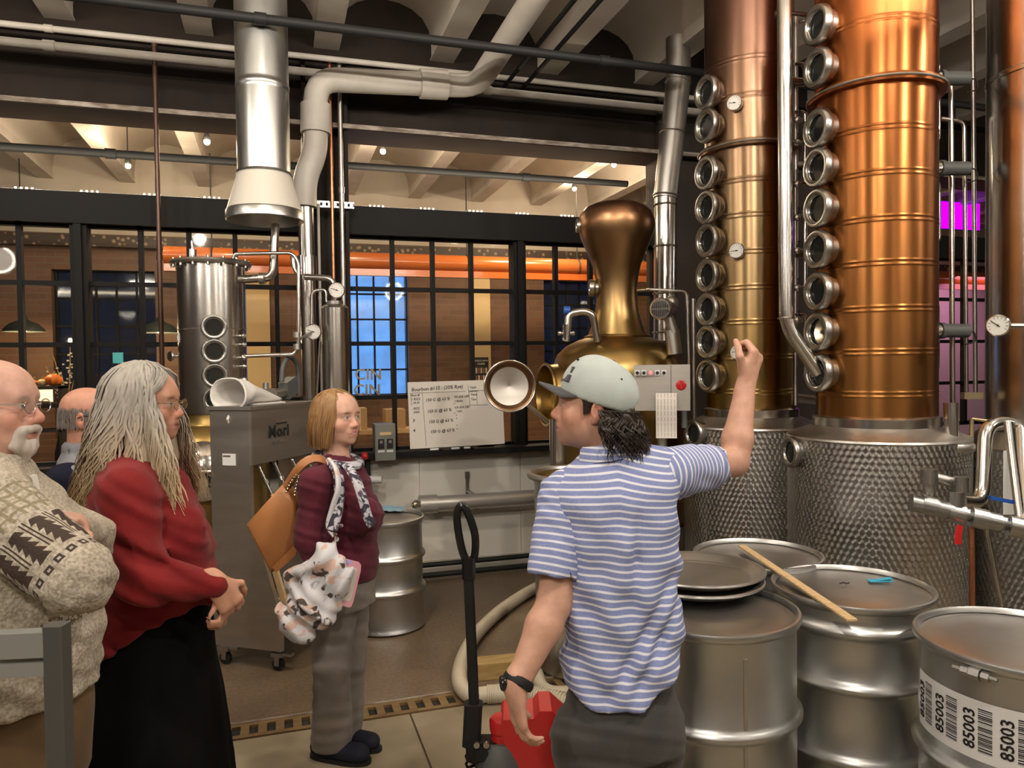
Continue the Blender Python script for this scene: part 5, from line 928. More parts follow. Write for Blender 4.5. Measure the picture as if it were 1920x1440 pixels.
# grey switch box by the window
q = Wl(722, 829, 6.0); t = thing('switch_box', 'grey green electrical switch box on the sill beside the woman with the scarf', 'switch box', (q[0], 6.02, 1.05)); m = MB(); m.obox((q[0], 6.06, q[2]), (0.082, 0, 0), (0, 0.085, 0), (0, 0, 0.145), 0.006); bx = build('case', m, 'box_grey', t)
for dx in (-0.035, 0.035):
    m = MB(); m.obox((q[0]+dx, 5.972, q[2]-0.01), (0.024, 0, 0), (0, 0.005, 0), (0, 0, 0.038)); build('rocker_plate', m, 'ink_black', t); m = MB(); m.obox((q[0]+dx, 5.966, q[2]+0.005), (0.011, 0, 0), (0, 0.006, 0), (0, 0, 0.012)); build('rocker', m, 'galv', t); m = MB(); m.obox((q[0]+dx, 5.972, q[2]-0.07), (0.026, 0, 0), (0, 0.003, 0), (0, 0, 0.009)); build('switch_label', m, 'label_white', t)
m = MB(); m.obox((q[0]+0.002, 5.972, q[2]+0.07), (0.045, 0, 0), (0, 0.004, 0), (0, 0, 0.012)); build('name_plate', m, 'cream', t)
q = Wl(692, 900, 6.0); m = MB(); m.cyl((q[0], 6.08, 0.45), (q[0], 6.08, 1.0), 0.022, n=12); t = thing('conduit_drop', 'dark conduit with white capped tap below the switch box', 'pipe', (q[0], 6.08, 0.45)); build('conduit', m, 'black_matte', t); m = MB(); m.cyl((q[0], 6.02, q[2]), (q[0]+0.10, 5.98, q[2]), 0.03, n=14); build('tap_cap', m, 'label_white', t); m = MB(); m.sphere((q[0]-0.03, 6.03, 1.03), 0.035); build('red_button', m, 'red_paint', t)
a, b = Wl(786, 946, 5.98), Wl(1004, 936, 5.98); zz = a[2]; pipe_thing('insulated_pipe', 'foil wrapped insulated pipe running along the white wall', 'pipe', [(a[0], 5.98, zz), (b[0]+0.8, 5.98, zz)], 0.060, 'insul', n=18, couplings=[(0, 0.04)])
tv = thing('pipe_valve', 'small brass valve at the end of the insulated wall pipe', 'valve', (a[0]-0.03, 5.98, zz-0.04)); m = MB(); m.sphere((a[0]-0.035, 5.98, zz), 0.03, 10, 6); m.cyl((a[0]-0.06, 5.98, zz), (a[0]+0.0, 5.98, zz), 0.02, n=10); build('body', m, 'brass_dull', tv); m = MB(); m.cyl((a[0]-0.035, 5.98, zz), (a[0]-0.035, 5.93, zz+0.02), 0.006, n=8); m.torus((a[0]-0.035, 5.925, zz+0.02), 0.024, 0.005, (0, 1, 0), 14, 6); build('hand_wheel', m, 'galv', tv)
c = Wl(879, 925, 6.1); t = thing('pipe_bracket', 'small galvanised bracket above the insulated pipe on the white wall', 'bracket', (c[0], 6.13, zz+0.05)); m = MB(); m.box((c[0]-0.012, 5.97, zz+0.05), (c[0]+0.012, 6.163, zz+0.068)).box((c[0]-0.012, 6.145, zz+0.03), (c[0]+0.012, 6.163, zz+0.20)).box((c[0]-0.018, 6.14, zz+0.16), (c[0]+0.018, 6.163, zz+0.22)); build('strap', m, 'galv', t)
for py, lab in ((1052, 'upper of two dark floor pipes along the foot of the white wall'), (1071, 'lower of two dark floor pipes along the foot of the white wall')):
    q = Wl(880, py, 6.0); pipe_thing('floor_pipe', lab, 'pipe', [(Wl(770, 1070, 6.0)[0], 6.0, max(0.03, q[2])), (b[0]+1.2, 6.0, max(0.03, q[2]))], 0.022, 'black_matte', group='dark floor pipes', couplings=[(0, 0.2)])

# ================================================================ pallet truck, hose, timber
DJ = 2.5
t = thing('pallet_truck', 'black handled pallet truck with red pump cover beside the guide', 'pallet truck', FL(P(925, 1400, DJ)))
pj = lambda px, py, d=DJ: P(px, py, d)
m = MB(); lp = spline([pj(880, 1062), pj(866, 1030), pj(857, 975), pj(862, 950), pj(874, 955), pj(890, 1000), pj(890, 1040), pj(880, 1062)], 8)[:-1]; m.tube(lp, 0.0135, 10, closed=True); h = build('handle_loop', m, 'black_gloss', t)
m = MB(); m.obox(pj(879, 1065), RT*0.022, FW*0.02, Z3*0.035, 0.008); build('handle_head', m, 'black_gloss', t)
a, b = pj(878, 1070), pj(889, 1320); m = MB(); m.obox((a+b)/2, RT*0.017, FW*0.014, (b-a)/2, 0.006); build('handle_shaft', m, 'black_matte', t)
a, b = pj(888, 1318), pj(884, 1395); m = MB(); m.obox((a+b)/2, RT*0.030, FW*0.03, (b-a)/2, 0.01); build('shaft_socket', m, 'black_matte', t)
q = pj(905, 1402); m = MB(); m.obox(q, RT*0.055, FW*0.035, Z3*0.03, 0.01); m.cyl(q-FW*0.05-RT*0.0, q+FW*0.05, 0.022, n=14); build('pivot_block', m, 'black_matte', t)
for px in (894, 912): m = MB(); q = pj(px, 1395, DJ-0.04); m.cyl(q, q-FW*0.012, 0.010, n=12); build('pivot_bolt', m, 'galv', t)
m = MB(); sp = []
for k in range(60): a = k*0.7; sp.append(pj(888, 1412)+np.array([math.cos(a)*0.026, math.sin(a)*0.026, -0.0028*k]))
m.tube(sp, 0.005, 6); build('spring', m, 'black_gloss', t)
q = pj(938, 1420); m = MB(); m.lathe((q[0], q[1], 0.10), [(0.06, 0), (0.085, 0.03), (0.085, 0.30), (0.06, 0.37), (0.05, 0.39)], 24); build('pump_body', m, 'grey_plastic', t)
q = pj(941, 1372); m = MB(); m.lathe(q-Z3*0.05, [(0.036, 0), (0.036, 0.05), (0.040, 0.055), (0.042, 0.09), (0.036, 0.10), (0.002, 0.102)], 24); build('red_cap', m, 'red_paint', t)
q = pj(1000, 1358, 2.52); m = MB(); pz = [(q+RT*x+Z3*z) for x, z in ((-0.11, 0.03), (-0.10, 0.045), (0.0, 0.05), (0.02, 0.075), (0.06, 0.075), (0.12, 0.02), (0.12, -0.30), (0.05, -0.42), (0.01, -0.42), (-0.06, -0.09), (-0.10, -0.03))]
m.poly([p-FW*0.07 for p in pz], FW*0.16); rc = build('red_cover', m, 'red_paint', t); text_mesh('GS', 0.075, 'label_white', rc, q+RT*0.045-Z3*0.19-FW*0.072, -Z3+RT*0.05, RT)
m = MB(); c = FL(pj(960, 1400)); m.obox(c+Z3*0.13, RT*0.14, FL(FW)*0.10, Z3*0.03, 0.01); m.obox(c+Z3*0.22+RT*0.06, RT*0.10, FL(FW)*0.06, Z3*0.08, 0.01); build('chassis', m, 'black_matte', t)
for s_ in (-1, 1): mm = MB(); q = c+FL(RT)*0.05*s_-RT*0.03; q[2] = 0.085; mm.cyl(q-FL(RT)*0.025, q+FL(RT)*0.025, 0.085, n=24); build('steer_wheel', mm, 'black_matte', t)
# cream suction hose on the floor
hp = [G(1075, 1080, 0.045), G(1010, 1100, 0.045), G(945, 1140, 0.045), G(893, 1190, 0.045), G(866, 1240, 0.045), G(862, 1280, 0.045), G(882, 1303, 0.045), G(915, 1302, 0.045), G(960, 1300, 0.045), G(1010, 1306, 0.045), G(1090, 1322, 0.045)]
t = thing('suction_hose', 'thick cream suction hose curling across the floor with ribbed end', 'hose', FL(hp[5])); m = MB(); m.tube(spline(hp, 8), 0.042, 14); build('hose_wall', m, 'hose_cream', t, angle=60)
rg = spline(hp[7:], 14); 
for k in range(0, len(rg)-1, 1): 
    ax = rg[k+1]-rg[k]; mm = MB(); mm.torus(rg[k], 0.043, 0.006, ax/np.linalg.norm(ax), 16, 5); build('rib', mm, 'hose_cream', t)
h2 = [G(1006, 1262, 0.045), G(1018, 1290, 0.045), G(1050, 1300, 0.06), G(1110, 1290, 0.045), G(1180, 1270, 0.045)]; t = thing('suction_hose', 'second loop of cream hose peeking out between the guide and the red cover', 'hose', FL(h2[1])); m = MB(); m.tube(spline(h2, 8), 0.036, 14); build('hose_wall', m, 'hose_cream', t, angle=60)
a, b = G(897, 1278, 0.0), G(1000, 1268, 0.0); t = thing('timber_block', 'yellowed timber block lying on the floor beside the hose', 'timber', FL((a+b)/2)); m = MB(); d_ = (b-a)/np.linalg.norm(b-a); s_ = np.cross(Z3, d_); m.obox((a+b)/2+s_*0.06+Z3*0.047, (b-a)/2, s_*0.06, Z3*0.045, 0.0); build('block', m, 'timber_block', t)
# metal handrail frame in the near corner
mat('post_grey', (0.12, 0.122, 0.115), 0.4, 0.4); mat('rail_grey', (0.42, 0.43, 0.41), 0.35, 0.5)
d0 = 1.45; tp = P(106, 1170, d0); t = thing('metal_barrier', 'grey square tube metal barrier in front of the bald guest', 'barrier', FL(tp)); pd = FL(sdir(tp, 90))
m = MB(); m.obox(FL(tp)+Z3*tp[2]/2, RT*np.array([1, 1, 0])*0.019, FL(FW)*0.019, Z3*tp[2]/2, 0.004); build('post', m, 'post_grey', t)
lv = -FL(RT)-FL(FW)*0.1; lv /= np.linalg.norm(lv)
for dz, hh in ((-0.035, 0.024), (-0.082, 0.013)): m = MB(); q = tp+Z3*dz; m.obox(q+lv*0.42, lv*0.42, np.cross(Z3, lv)*0.016, Z3*hh, 0.0); build('rail', m, 'rail_grey', t)
m = MB(); q = FL(tp)+lv*0.84; m.obox(q+Z3*tp[2]/2, RT*np.array([1, 1, 0])*0.019, FL(FW)*0.019, Z3*tp[2]/2, 0.004); build('post', m, 'post_grey', t)
# ================================================================ people: distance-field bodies meshed with surface nets
class Field:
    """rectilinear grid (fine where asked) holding a signed distance field"""
    def __init__(s, lo, hi, h, fine=(), hf=0.004):
        s.ax = []
        for k in range(3):
            iv = sorted([(max(lo[k], f[0][k]), min(hi[k], f[1][k])) for f in fine if f[1][k] > lo[k] and f[0][k] < hi[k]])
            pts = [lo[k]]
            while pts[-1] < hi[k]:
                x = pts[-1]; st = h
                for a, b in iv:
                    if a-1e-6 <= x < b: st = hf; break
                    if x < a < x+h: st = min(st, max(hf, a-x))
                pts.append(x+st)
            s.ax.append(np.array(pts, dtype=np.float32))
        s.D = np.full([len(a) for a in s.ax], 0.5, np.float32)
    def blk(s, lo, hi):
        sl = tuple(slice(max(0, np.searchsorted(s.ax[k], lo[k])-1), min(len(s.ax[k]), np.searchsorted(s.ax[k], hi[k])+1)) for k in range(3))
        if any(q.stop-q.start < 1 for q in sl): return None, None, None, None
        return sl, s.ax[0][sl[0]][:, None, None], s.ax[1][sl[1]][None, :, None], s.ax[2][sl[2]][None, None, :]
    def put(s, fn, lo, hi, k, sub=False):
        mg = k+0.03; sl, X, Y, Z = s.blk([q-mg for q in lo], [q+mg for q in hi])
        if sl is None: return
        d = fn(X, Y, Z).astype(np.float32); a = s.D[sl]
        if sub:
            a = -a; h = np.clip(0.5+0.5*(d-a)/k, 0, 1); s.D[sl] = -(d*(1-h)+a*h-k*h*(1-h))
        else:
            h = np.clip(0.5+0.5*(d-a)/k, 0, 1); s.D[sl] = d*(1-h)+a*h-k*h*(1-h)
    def cap(s, a, b, ra, rb, k=0.02, flat=None, sub=False, bend=None):
        """tapered capsule; flat=(axis, ratio) squashes the cross-section along an axis"""
        a, b = np.array(a, float), np.array(b, float); ab = b-a; L2 = ab@ab+1e-12; rm = max(ra, rb)
        if flat is not None: fa = np.array(flat[0], float); fa /= np.linalg.norm(fa); fr = flat[1]; rm *= max(1, fr)
        def fn(X, Y, Z):
            dx, dy, dz = X-a[0], Y-a[1], Z-a[2]; t = np.clip((dx*ab[0]+dy*ab[1]+dz*ab[2])/L2, 0, 1)
            qx, qy, qz = dx-t*ab[0], dy-t*ab[1], dz-t*ab[2]
            if flat is not None:
                e = (qx*fa[0]+qy*fa[1]+qz*fa[2])*(1/fr-1); qx, qy, qz = qx+e*fa[0], qy+e*fa[1], qz+e*fa[2]
            return (np.sqrt(qx*qx+qy*qy+qz*qz)-(ra+(rb-ra)*t))*(min(1, fr) if flat is not None else 1)
        s.put(fn, np.minimum(a, b)-rm, np.maximum(a, b)+rm, k, sub)
    def ell(s, c, r, M=None, k=0.02, sub=False):
        """ellipsoid; M rows are its axes in world space"""
        c = np.array(c, float); M = np.eye(3) if M is None else np.array(M, float); rm = max(r)
        def fn(X, Y, Z):
            dx, dy, dz = X-c[0], Y-c[1], Z-c[2]
            u = (dx*M[0, 0]+dy*M[0, 1]+dz*M[0, 2])/r[0]; v = (dx*M[1, 0]+dy*M[1, 1]+dz*M[1, 2])/r[1]; w = (dx*M[2, 0]+dy*M[2, 1]+dz*M[2, 2])/r[2]
            q = np.sqrt(u*u+v*v+w*w); g = np.sqrt((u/r[0])**2+(v/r[1])**2+(w/r[2])**2)+1e-9
            return q*(q-1)/g
        s.put(fn, c-rm, c+rm, k, sub)
    def loft(s, rings, k=0.02, yaw=0.0, wob=None, sub=False, p=2.0):
        """stack of level super-ellipses (z, cx, cy, a, b); yaw turns them in plan"""
        R = np.array(sorted(rings), float); zz = R[:, 0]; ca, sa = math.cos(yaw), math.sin(yaw)
        def fn(X, Y, Z):
            z = np.clip(Z.ravel(), zz[0], zz[-1]); g = lambda i: np.interp(z, zz, R[:, i])[None, None, :]
            # smooth interpolation
            cx, cy, a, b = (np.convolve(np.pad(g(i).ravel(), 4, 'edge'), np.ones(9)/9, 'valid')[None, None, :] for i in (1, 2, 3, 4))
            dx, dy = X-cx, Y-cy; u = (dx*ca+dy*sa)/a; v = (-dx*sa+dy*ca)/b
            q = (np.abs(u)**p+np.abs(v)**p)**(1/p); m_ = np.minimum(a, b)
            d = (q-1)*m_
            if wob is not None: d = d+wob(X, Y, Z)
            dz = np.maximum(zz[0]-Z, Z-zz[-1]); return np.maximum(d, dz)
        rm = max(R[:, 3].max(), R[:, 4].max())
        s.put(fn, (R[:, 1].min()-rm, R[:, 2].min()-rm, zz[0]), (R[:, 1].max()+rm, R[:, 2].max()+rm, zz[-1]), k, sub)
    def clip(s, fn): X, Y, Z = s.ax[0][:, None, None], s.ax[1][None, :, None], s.ax[2][None, None, :]; s.D = np.maximum(s.D, fn(X, Y, Z).astype(np.float32))
    def add(s, fn): X, Y, Z = s.ax[0][:, None, None], s.ax[1][None, :, None], s.ax[2][None, None, :]; s.D = s.D+np.where(np.abs(s.D) < 0.06, fn(X, Y, Z), 0).astype(np.float32)
    def mesh(s):
        D = s.D.copy(); D[0] = D[-1] = 0.5; D[:, 0] = D[:, -1] = 0.5; D[:, :, 0] = D[:, :, -1] = 0.5
        S = D < 0; n = S.shape; c = np.zeros([q-1 for q in n], np.int8)
        for i in (0, 1):
            for j in (0, 1):
                for k in (0, 1): c += S[i:n[0]-1+i, j:n[1]-1+j, k:n[2]-1+k]
        act = (c > 0) & (c < 8); I = np.argwhere(act); idx = np.full(act.shape, -1, np.int64); idx[act] = np.arange(len(I))
        acc = np.zeros((len(I), 3)); cnt = np.zeros(len(I))
        corners = [(i, j, k) for i in (0, 1) for j in (0, 1) for k in (0, 1)]
        val = {q: D[I[:, 0]+q[0], I[:, 1]+q[1], I[:, 2]+q[2]] for q in corners}
        crd = {q: np.stack([s.ax[t][I[:, t]+q[t]] for t in range(3)], 1) for q in corners}
        for q in corners:
            for t in range(3):
                if q[t]: continue
                r = list(q); r[t] = 1; r = tuple(r); a, b = val[q], val[r]; mk = (a < 0) != (b < 0)
                f = np.where(mk, a/(a-b+1e-12), 0)[:, None]; acc += np.where(mk[:, None], crd[q]+(crd[r]-crd[q])*f, 0); cnt += mk
        V = acc/np.maximum(cnt, 1)[:, None]; F = []
        for t in range(3):
            u, v = (t+1) % 3, (t+2) % 3
            sl0 = [slice(None)]*3; sl1 = [slice(None)]*3; sl0[t] = slice(0, n[t]-1); sl1[t] = slice(1, n[t])
            ch = S[tuple(sl0)] != S[tuple(sl1)]; E = np.argwhere(ch)
            E = E[(E[:, u] > 0) & (E[:, v] > 0) & (E[:, u] < n[u]-1) & (E[:, v] < n[v]-1)]
            ins = S[E[:, 0], E[:, 1], E[:, 2]]
            def cell(du, dv): Q = E.copy(); Q[:, u] -= du; Q[:, v] -= dv; return idx[Q[:, 0], Q[:, 1], Q[:, 2]]
            q = np.stack([cell(1, 1), cell(0, 1), cell(0, 0), cell(1, 0)], 1); q[~ins] = q[~ins][:, ::-1]; F.append(q)
        F = np.concatenate(F); return V, F[(F >= 0).all(1)]
def relax(V, F, it=1, lam=0.5):
    for _ in range(it):
        acc = np.zeros_like(V); cnt = np.zeros(len(V))
        for i in range(4):
            a, b = F[:, i], F[:, (i+1) % 4]; np.add.at(acc, a, V[b]); np.add.at(cnt, a, 1)
        V = V+(acc/np.maximum(cnt, 1)[:, None]-V)*lam
    return V
def field_obj(name, fld, matn, parent, attrs=None, cols=None, sm=1):
    V, F = fld.mesh(); V = relax(V, F, sm, 0.4); base = BASE[parent.name]
    me = bpy.data.meshes.new(name); me.vertices.add(len(V)); me.vertices.foreach_set('co', (V-base).astype(np.float32).ravel())
    me.loops.add(F.size); me.loops.foreach_set('vertex_index', F.astype(np.int32).ravel()); me.polygons.add(len(F)); me.polygons.foreach_set('loop_start', np.arange(0, F.size, 4, dtype=np.int32)); me.polygons.foreach_set('loop_total', np.full(len(F), 4, np.int32))
    me.polygons.foreach_set('use_smooth', np.ones(len(F), bool)); me.update(calc_edges=True); me.validate()
    if attrs:
        for an, fn in attrs.items(): at = me.attributes.new(an, 'FLOAT', 'POINT'); at.data.foreach_set('value', fn(V).astype(np.float32))
    if cols is not None:
        at = me.attributes.new('tint', 'FLOAT_COLOR', 'POINT'); c = np.ones((len(V), 4), np.float32); c[:, :3] = cols(V); at.data.foreach_set('color', c.ravel())
    me.materials.append(MATS[matn]); o = bpy.data.objects.new(name, me); COL.objects.link(o); o.parent = parent; BASE[o.name] = base
    return o
def unit(v): v = np.array(v, float); return v/np.linalg.norm(v)
def wrinkle(amp, f, dirv, seed=0.0, amp2=0.0):
    dx, dy, dz = dirv
    def fn(X, Y, Z):
        w = X*dx+Y*dy+Z*dz; s1 = 3.1*np.sin(2.7*X+1.9*Z+seed)+2.3*np.sin(3.3*Y-2.1*Z+seed*1.7)
        a = np.sin(w*f+s1); b = np.sin(w*f*0.53+s1*1.6+seed*2.0)
        return amp*(np.abs(a)**2*b)+amp2*np.sin(9*X+7*Z+seed)*np.sin(8*Y+6*Z)
    return fn

# ---- materials for people
def skin_mat():
    m, nt, b = newmat('skin'); at = nd(nt, 'ShaderNodeAttribute', attribute_name='tint'); tc = nd(nt, 'ShaderNodeTexCoord')
    nz = nd(nt, 'ShaderNodeTexNoise', inp={0: tc.outputs['Object'], 'Scale': 40.0, 'Detail': 4.0}); r = nd(nt, 'ShaderNodeMapRange', inp={0: nz.outputs[0], 1: 0.3, 2: 0.7, 3: 0.90, 4: 1.08})
    mx = nd(nt, 'ShaderNodeVectorMath', operation='SCALE', inp={0: at.outputs['Color'], 'Scale': r.outputs[0]}); nt.links.new(mx.outputs[0], b.inputs['Base Color'])
    b.inputs['Roughness'].default_value = 0.48; b.inputs['Specular IOR Level'].default_value = 0.4
    bp = nd(nt, 'ShaderNodeBump', inp={'Strength': 0.12, 'Distance': 0.002, 'Height': nz.outputs[0]}); nt.links.new(bp.outputs[0], b.inputs['Normal'])
skin_mat()
def cloth_mat(name, c1, c2, scale=30, bump=0.15, rough=0.85, weave=260):
    m, nt, b = newmat(name); tc = nd(nt, 'ShaderNodeTexCoord'); nz = nd(nt, 'ShaderNodeTexNoise', inp={0: tc.outputs['Object'], 'Scale': scale, 'Detail': 5.0}); r = nd(nt, 'ShaderNodeMapRange', inp={0: nz.outputs[0], 1: 0.35, 2: 0.65})
    nt.links.new(mixc(nt, r.outputs[0], c1, c2), b.inputs['Base Color']); b.inputs['Roughness'].default_value = rough; b.inputs['Sheen Weight'].default_value = 0.0 if c1[0] < 0.02 else 0.1; b.inputs['Specular IOR Level'].default_value = 0.25 if c1[0] > 0.02 else 0.08
    n2 = nd(nt, 'ShaderNodeTexNoise', inp={0: tc.outputs['Object'], 'Scale': weave, 'Detail': 2.0}); bp = nd(nt, 'ShaderNodeBump', inp={'Strength': bump, 'Distance': 0.003, 'Height': n2.outputs[0]}); nt.links.new(bp.outputs[0], b.inputs['Normal'])
    return m
cloth_mat('red_knit', (0.17, 0.010, 0.011), (0.22, 0.013, 0.014), 12, 0.2); cloth_mat('black_skirt', (0.0045, 0.0045, 0.005), (0.007, 0.0065, 0.007), 8, 0.1); cloth_mat('maroon_knit', (0.085, 0.012, 0.024), (0.11, 0.016, 0.03), 12, 0.2)
cloth_mat('grey_cord', (0.23, 0.20, 0.17), (0.17, 0.15, 0.135), 6, 0.3); cloth_mat('charcoal_pants', (0.058, 0.057, 0.054), (0.075, 0.073, 0.069), 8, 0.25); cloth_mat('tan_pants', (0.16, 0.10, 0.045), (0.12, 0.075, 0.035), 8, 0.2)
cloth_mat('vest_grey', (0.22, 0.22, 0.24), (0.15, 0.15, 0.17), 18, 0.4); cloth_mat('navy_cloth', (0.012, 0.013, 0.026), (0.016, 0.017, 0.032), 10, 0.15); cloth_mat('cap_pale', (0.50, 0.56, 0.53), (0.44, 0.49, 0.47), 14, 0.2); cloth_mat('cap_brim', (0.075, 0.075, 0.08), (0.09, 0.09, 0.095), 14, 0.2); cloth_mat('shoe_navy', (0.016, 0.018, 0.026), (0.022, 0.024, 0.034), 10, 0.1, 0.6); cloth_mat('shirt_white', (0.75, 0.72, 0.66), (0.70, 0.67, 0.61), 10, 0.1)
mat('leather_tan', (0.44, 0.185, 0.062), 0.42, col2=(0.37, 0.15, 0.048), scale=5, bump=0.06, bscale=60); mat('eye_white', (0.70, 0.66, 0.60), 0.2); mat('iris_brown', (0.05, 0.03, 0.02), 0.15); mat('gold_wire', (0.55, 0.45, 0.28), 0.25, 1.0); mat('tablet_pink', (0.80, 0.40, 0.46), 0.4); mat('tablet_lilac', (0.50, 0.42, 0.80), 0.4); mat('tablet_cream', (0.75, 0.70, 0.62), 0.3)
def stripe_mat():
    m, nt, b = newmat('stripe_shirt'); at = nd(nt, 'ShaderNodeAttribute', attribute_name='stripe'); tc = nd(nt, 'ShaderNodeTexCoord'); nz = nd(nt, 'ShaderNodeTexNoise', inp={0: tc.outputs['Object'], 'Scale': 9.0, 'Detail': 2.0})
    s_ = mth(nt, 'ADD', at.outputs['Fac'], mth(nt, 'MULTIPLY', mth(nt, 'SUBTRACT', nz.outputs[0], 0.5), 0.006)); f = mth(nt, 'FRACT', mth(nt, 'DIVIDE', s_, 0.0195))
    e = mth(nt, 'ABSOLUTE', mth(nt, 'SUBTRACT', f, 0.5)); r = nd(nt, 'ShaderNodeMapRange', inp={0: e, 1: 0.12, 2: 0.19, 3: 1.0, 4: 0.0})
    n2 = nd(nt, 'ShaderNodeTexNoise', inp={0: tc.outputs['Object'], 'Scale': 160.0, 'Detail': 2.0}); blue = mixc(nt, n2.outputs[0], (0.18, 0.225, 0.45), (0.30, 0.35, 0.60))
    nt.links.new(mixc(nt, r.outputs[0], blue, (0.76, 0.77, 0.84)), b.inputs['Base Color']); b.inputs['Roughness'].default_value = 0.85
    bp = nd(nt, 'ShaderNodeBump', inp={'Strength': 0.12, 'Distance': 0.002, 'Height': n2.outputs[0]}); nt.links.new(bp.outputs[0], b.inputs['Normal'])
stripe_mat()
def floral_mat(name, base, dark, acc, scale, th=0.56):
    m, nt, b = newmat(name); tc = nd(nt, 'ShaderNodeTexCoord'); n1 = nd(nt, 'ShaderNodeTexNoise', inp={0: tc.outputs['Object'], 'Scale': scale, 'Detail': 3.0, 'Distortion': 1.2}); mp = nd(nt, 'ShaderNodeMapping', inp={0: tc.outputs['Object'], 1: (3.0, 5.0, 7.0)}); n2 = nd(nt, 'ShaderNodeTexNoise', inp={0: mp.outputs[0], 'Scale': scale*0.8, 'Detail': 4.0, 'Distortion': 2.0})
    r1 = nd(nt, 'ShaderNodeMapRange', inp={0: n1.outputs[0], 1: th, 2: th+0.04}); r2 = nd(nt, 'ShaderNodeMapRange', inp={0: n2.outputs[0], 1: 0.54, 2: 0.60}); c = mixc(nt, r2.outputs[0], base, acc); nt.links.new(mixc(nt, r1.outputs[0], c, dark), b.inputs['Base Color']); b.inputs['Roughness'].default_value = 0.8
floral_mat('floral_bag', (0.66, 0.66, 0.68), (0.07, 0.052, 0.042), (0.66, 0.46, 0.38), 13); floral_mat('floral_scarf', (0.52, 0.52, 0.56), (0.03, 0.028, 0.045), (0.12, 0.09, 0.13), 26, 0.50)
def hair_mat(name, c1, c2, c3=None, zs=None):
    m, nt, b = newmat(name); tc = nd(nt, 'ShaderNodeTexCoord'); mp = nd(nt, 'ShaderNodeMapping', inp={0: tc.outputs['Object'], 3: (1, 1, 0.22)}); nz = nd(nt, 'ShaderNodeTexNoise', inp={0: mp.outputs[0], 'Scale': 55.0, 'Detail': 4.0}); r = nd(nt, 'ShaderNodeMapRange', inp={0: nz.outputs[0], 1: 0.32, 2: 0.68}); c = mixc(nt, r.outputs[0], c1, c2)
    if c3 is not None:
        sp = nd(nt, 'ShaderNodeSeparateXYZ', inp={0: tc.outputs['Object']}); r3 = nd(nt, 'ShaderNodeMapRange', inp={0: sp.outputs[2], 1: zs[0], 2: zs[1]}); c = mixc(nt, r3.outputs[0], c, mixc(nt, r.outputs[0], c3, [q*1.35 for q in c3]))
    nt.links.new(c, b.inputs['Base Color']); b.inputs['Roughness'].default_value = 0.42; b.inputs['Specular IOR Level'].default_value = 0.4
    bp = nd(nt, 'ShaderNodeBump', inp={'Strength': 0.35, 'Distance': 0.004, 'Height': nz.outputs[0]}); nt.links.new(bp.outputs[0], b.inputs['Normal'])
hair_mat('hair_long', (0.60, 0.45, 0.25), (0.40, 0.28, 0.145), (0.34, 0.315, 0.275), (1.36, 1.62)); hair_mat('hair_bob', (0.34, 0.19, 0.075), (0.21, 0.11, 0.04)); hair_mat('hair_dark', (0.018, 0.013, 0.010), (0.040, 0.028, 0.020)); hair_mat('hair_grey', (0.42, 0.39, 0.36), (0.28, 0.25, 0.23)); hair_mat('beard_white', (0.66, 0.60, 0.54), (0.50, 0.44, 0.38))

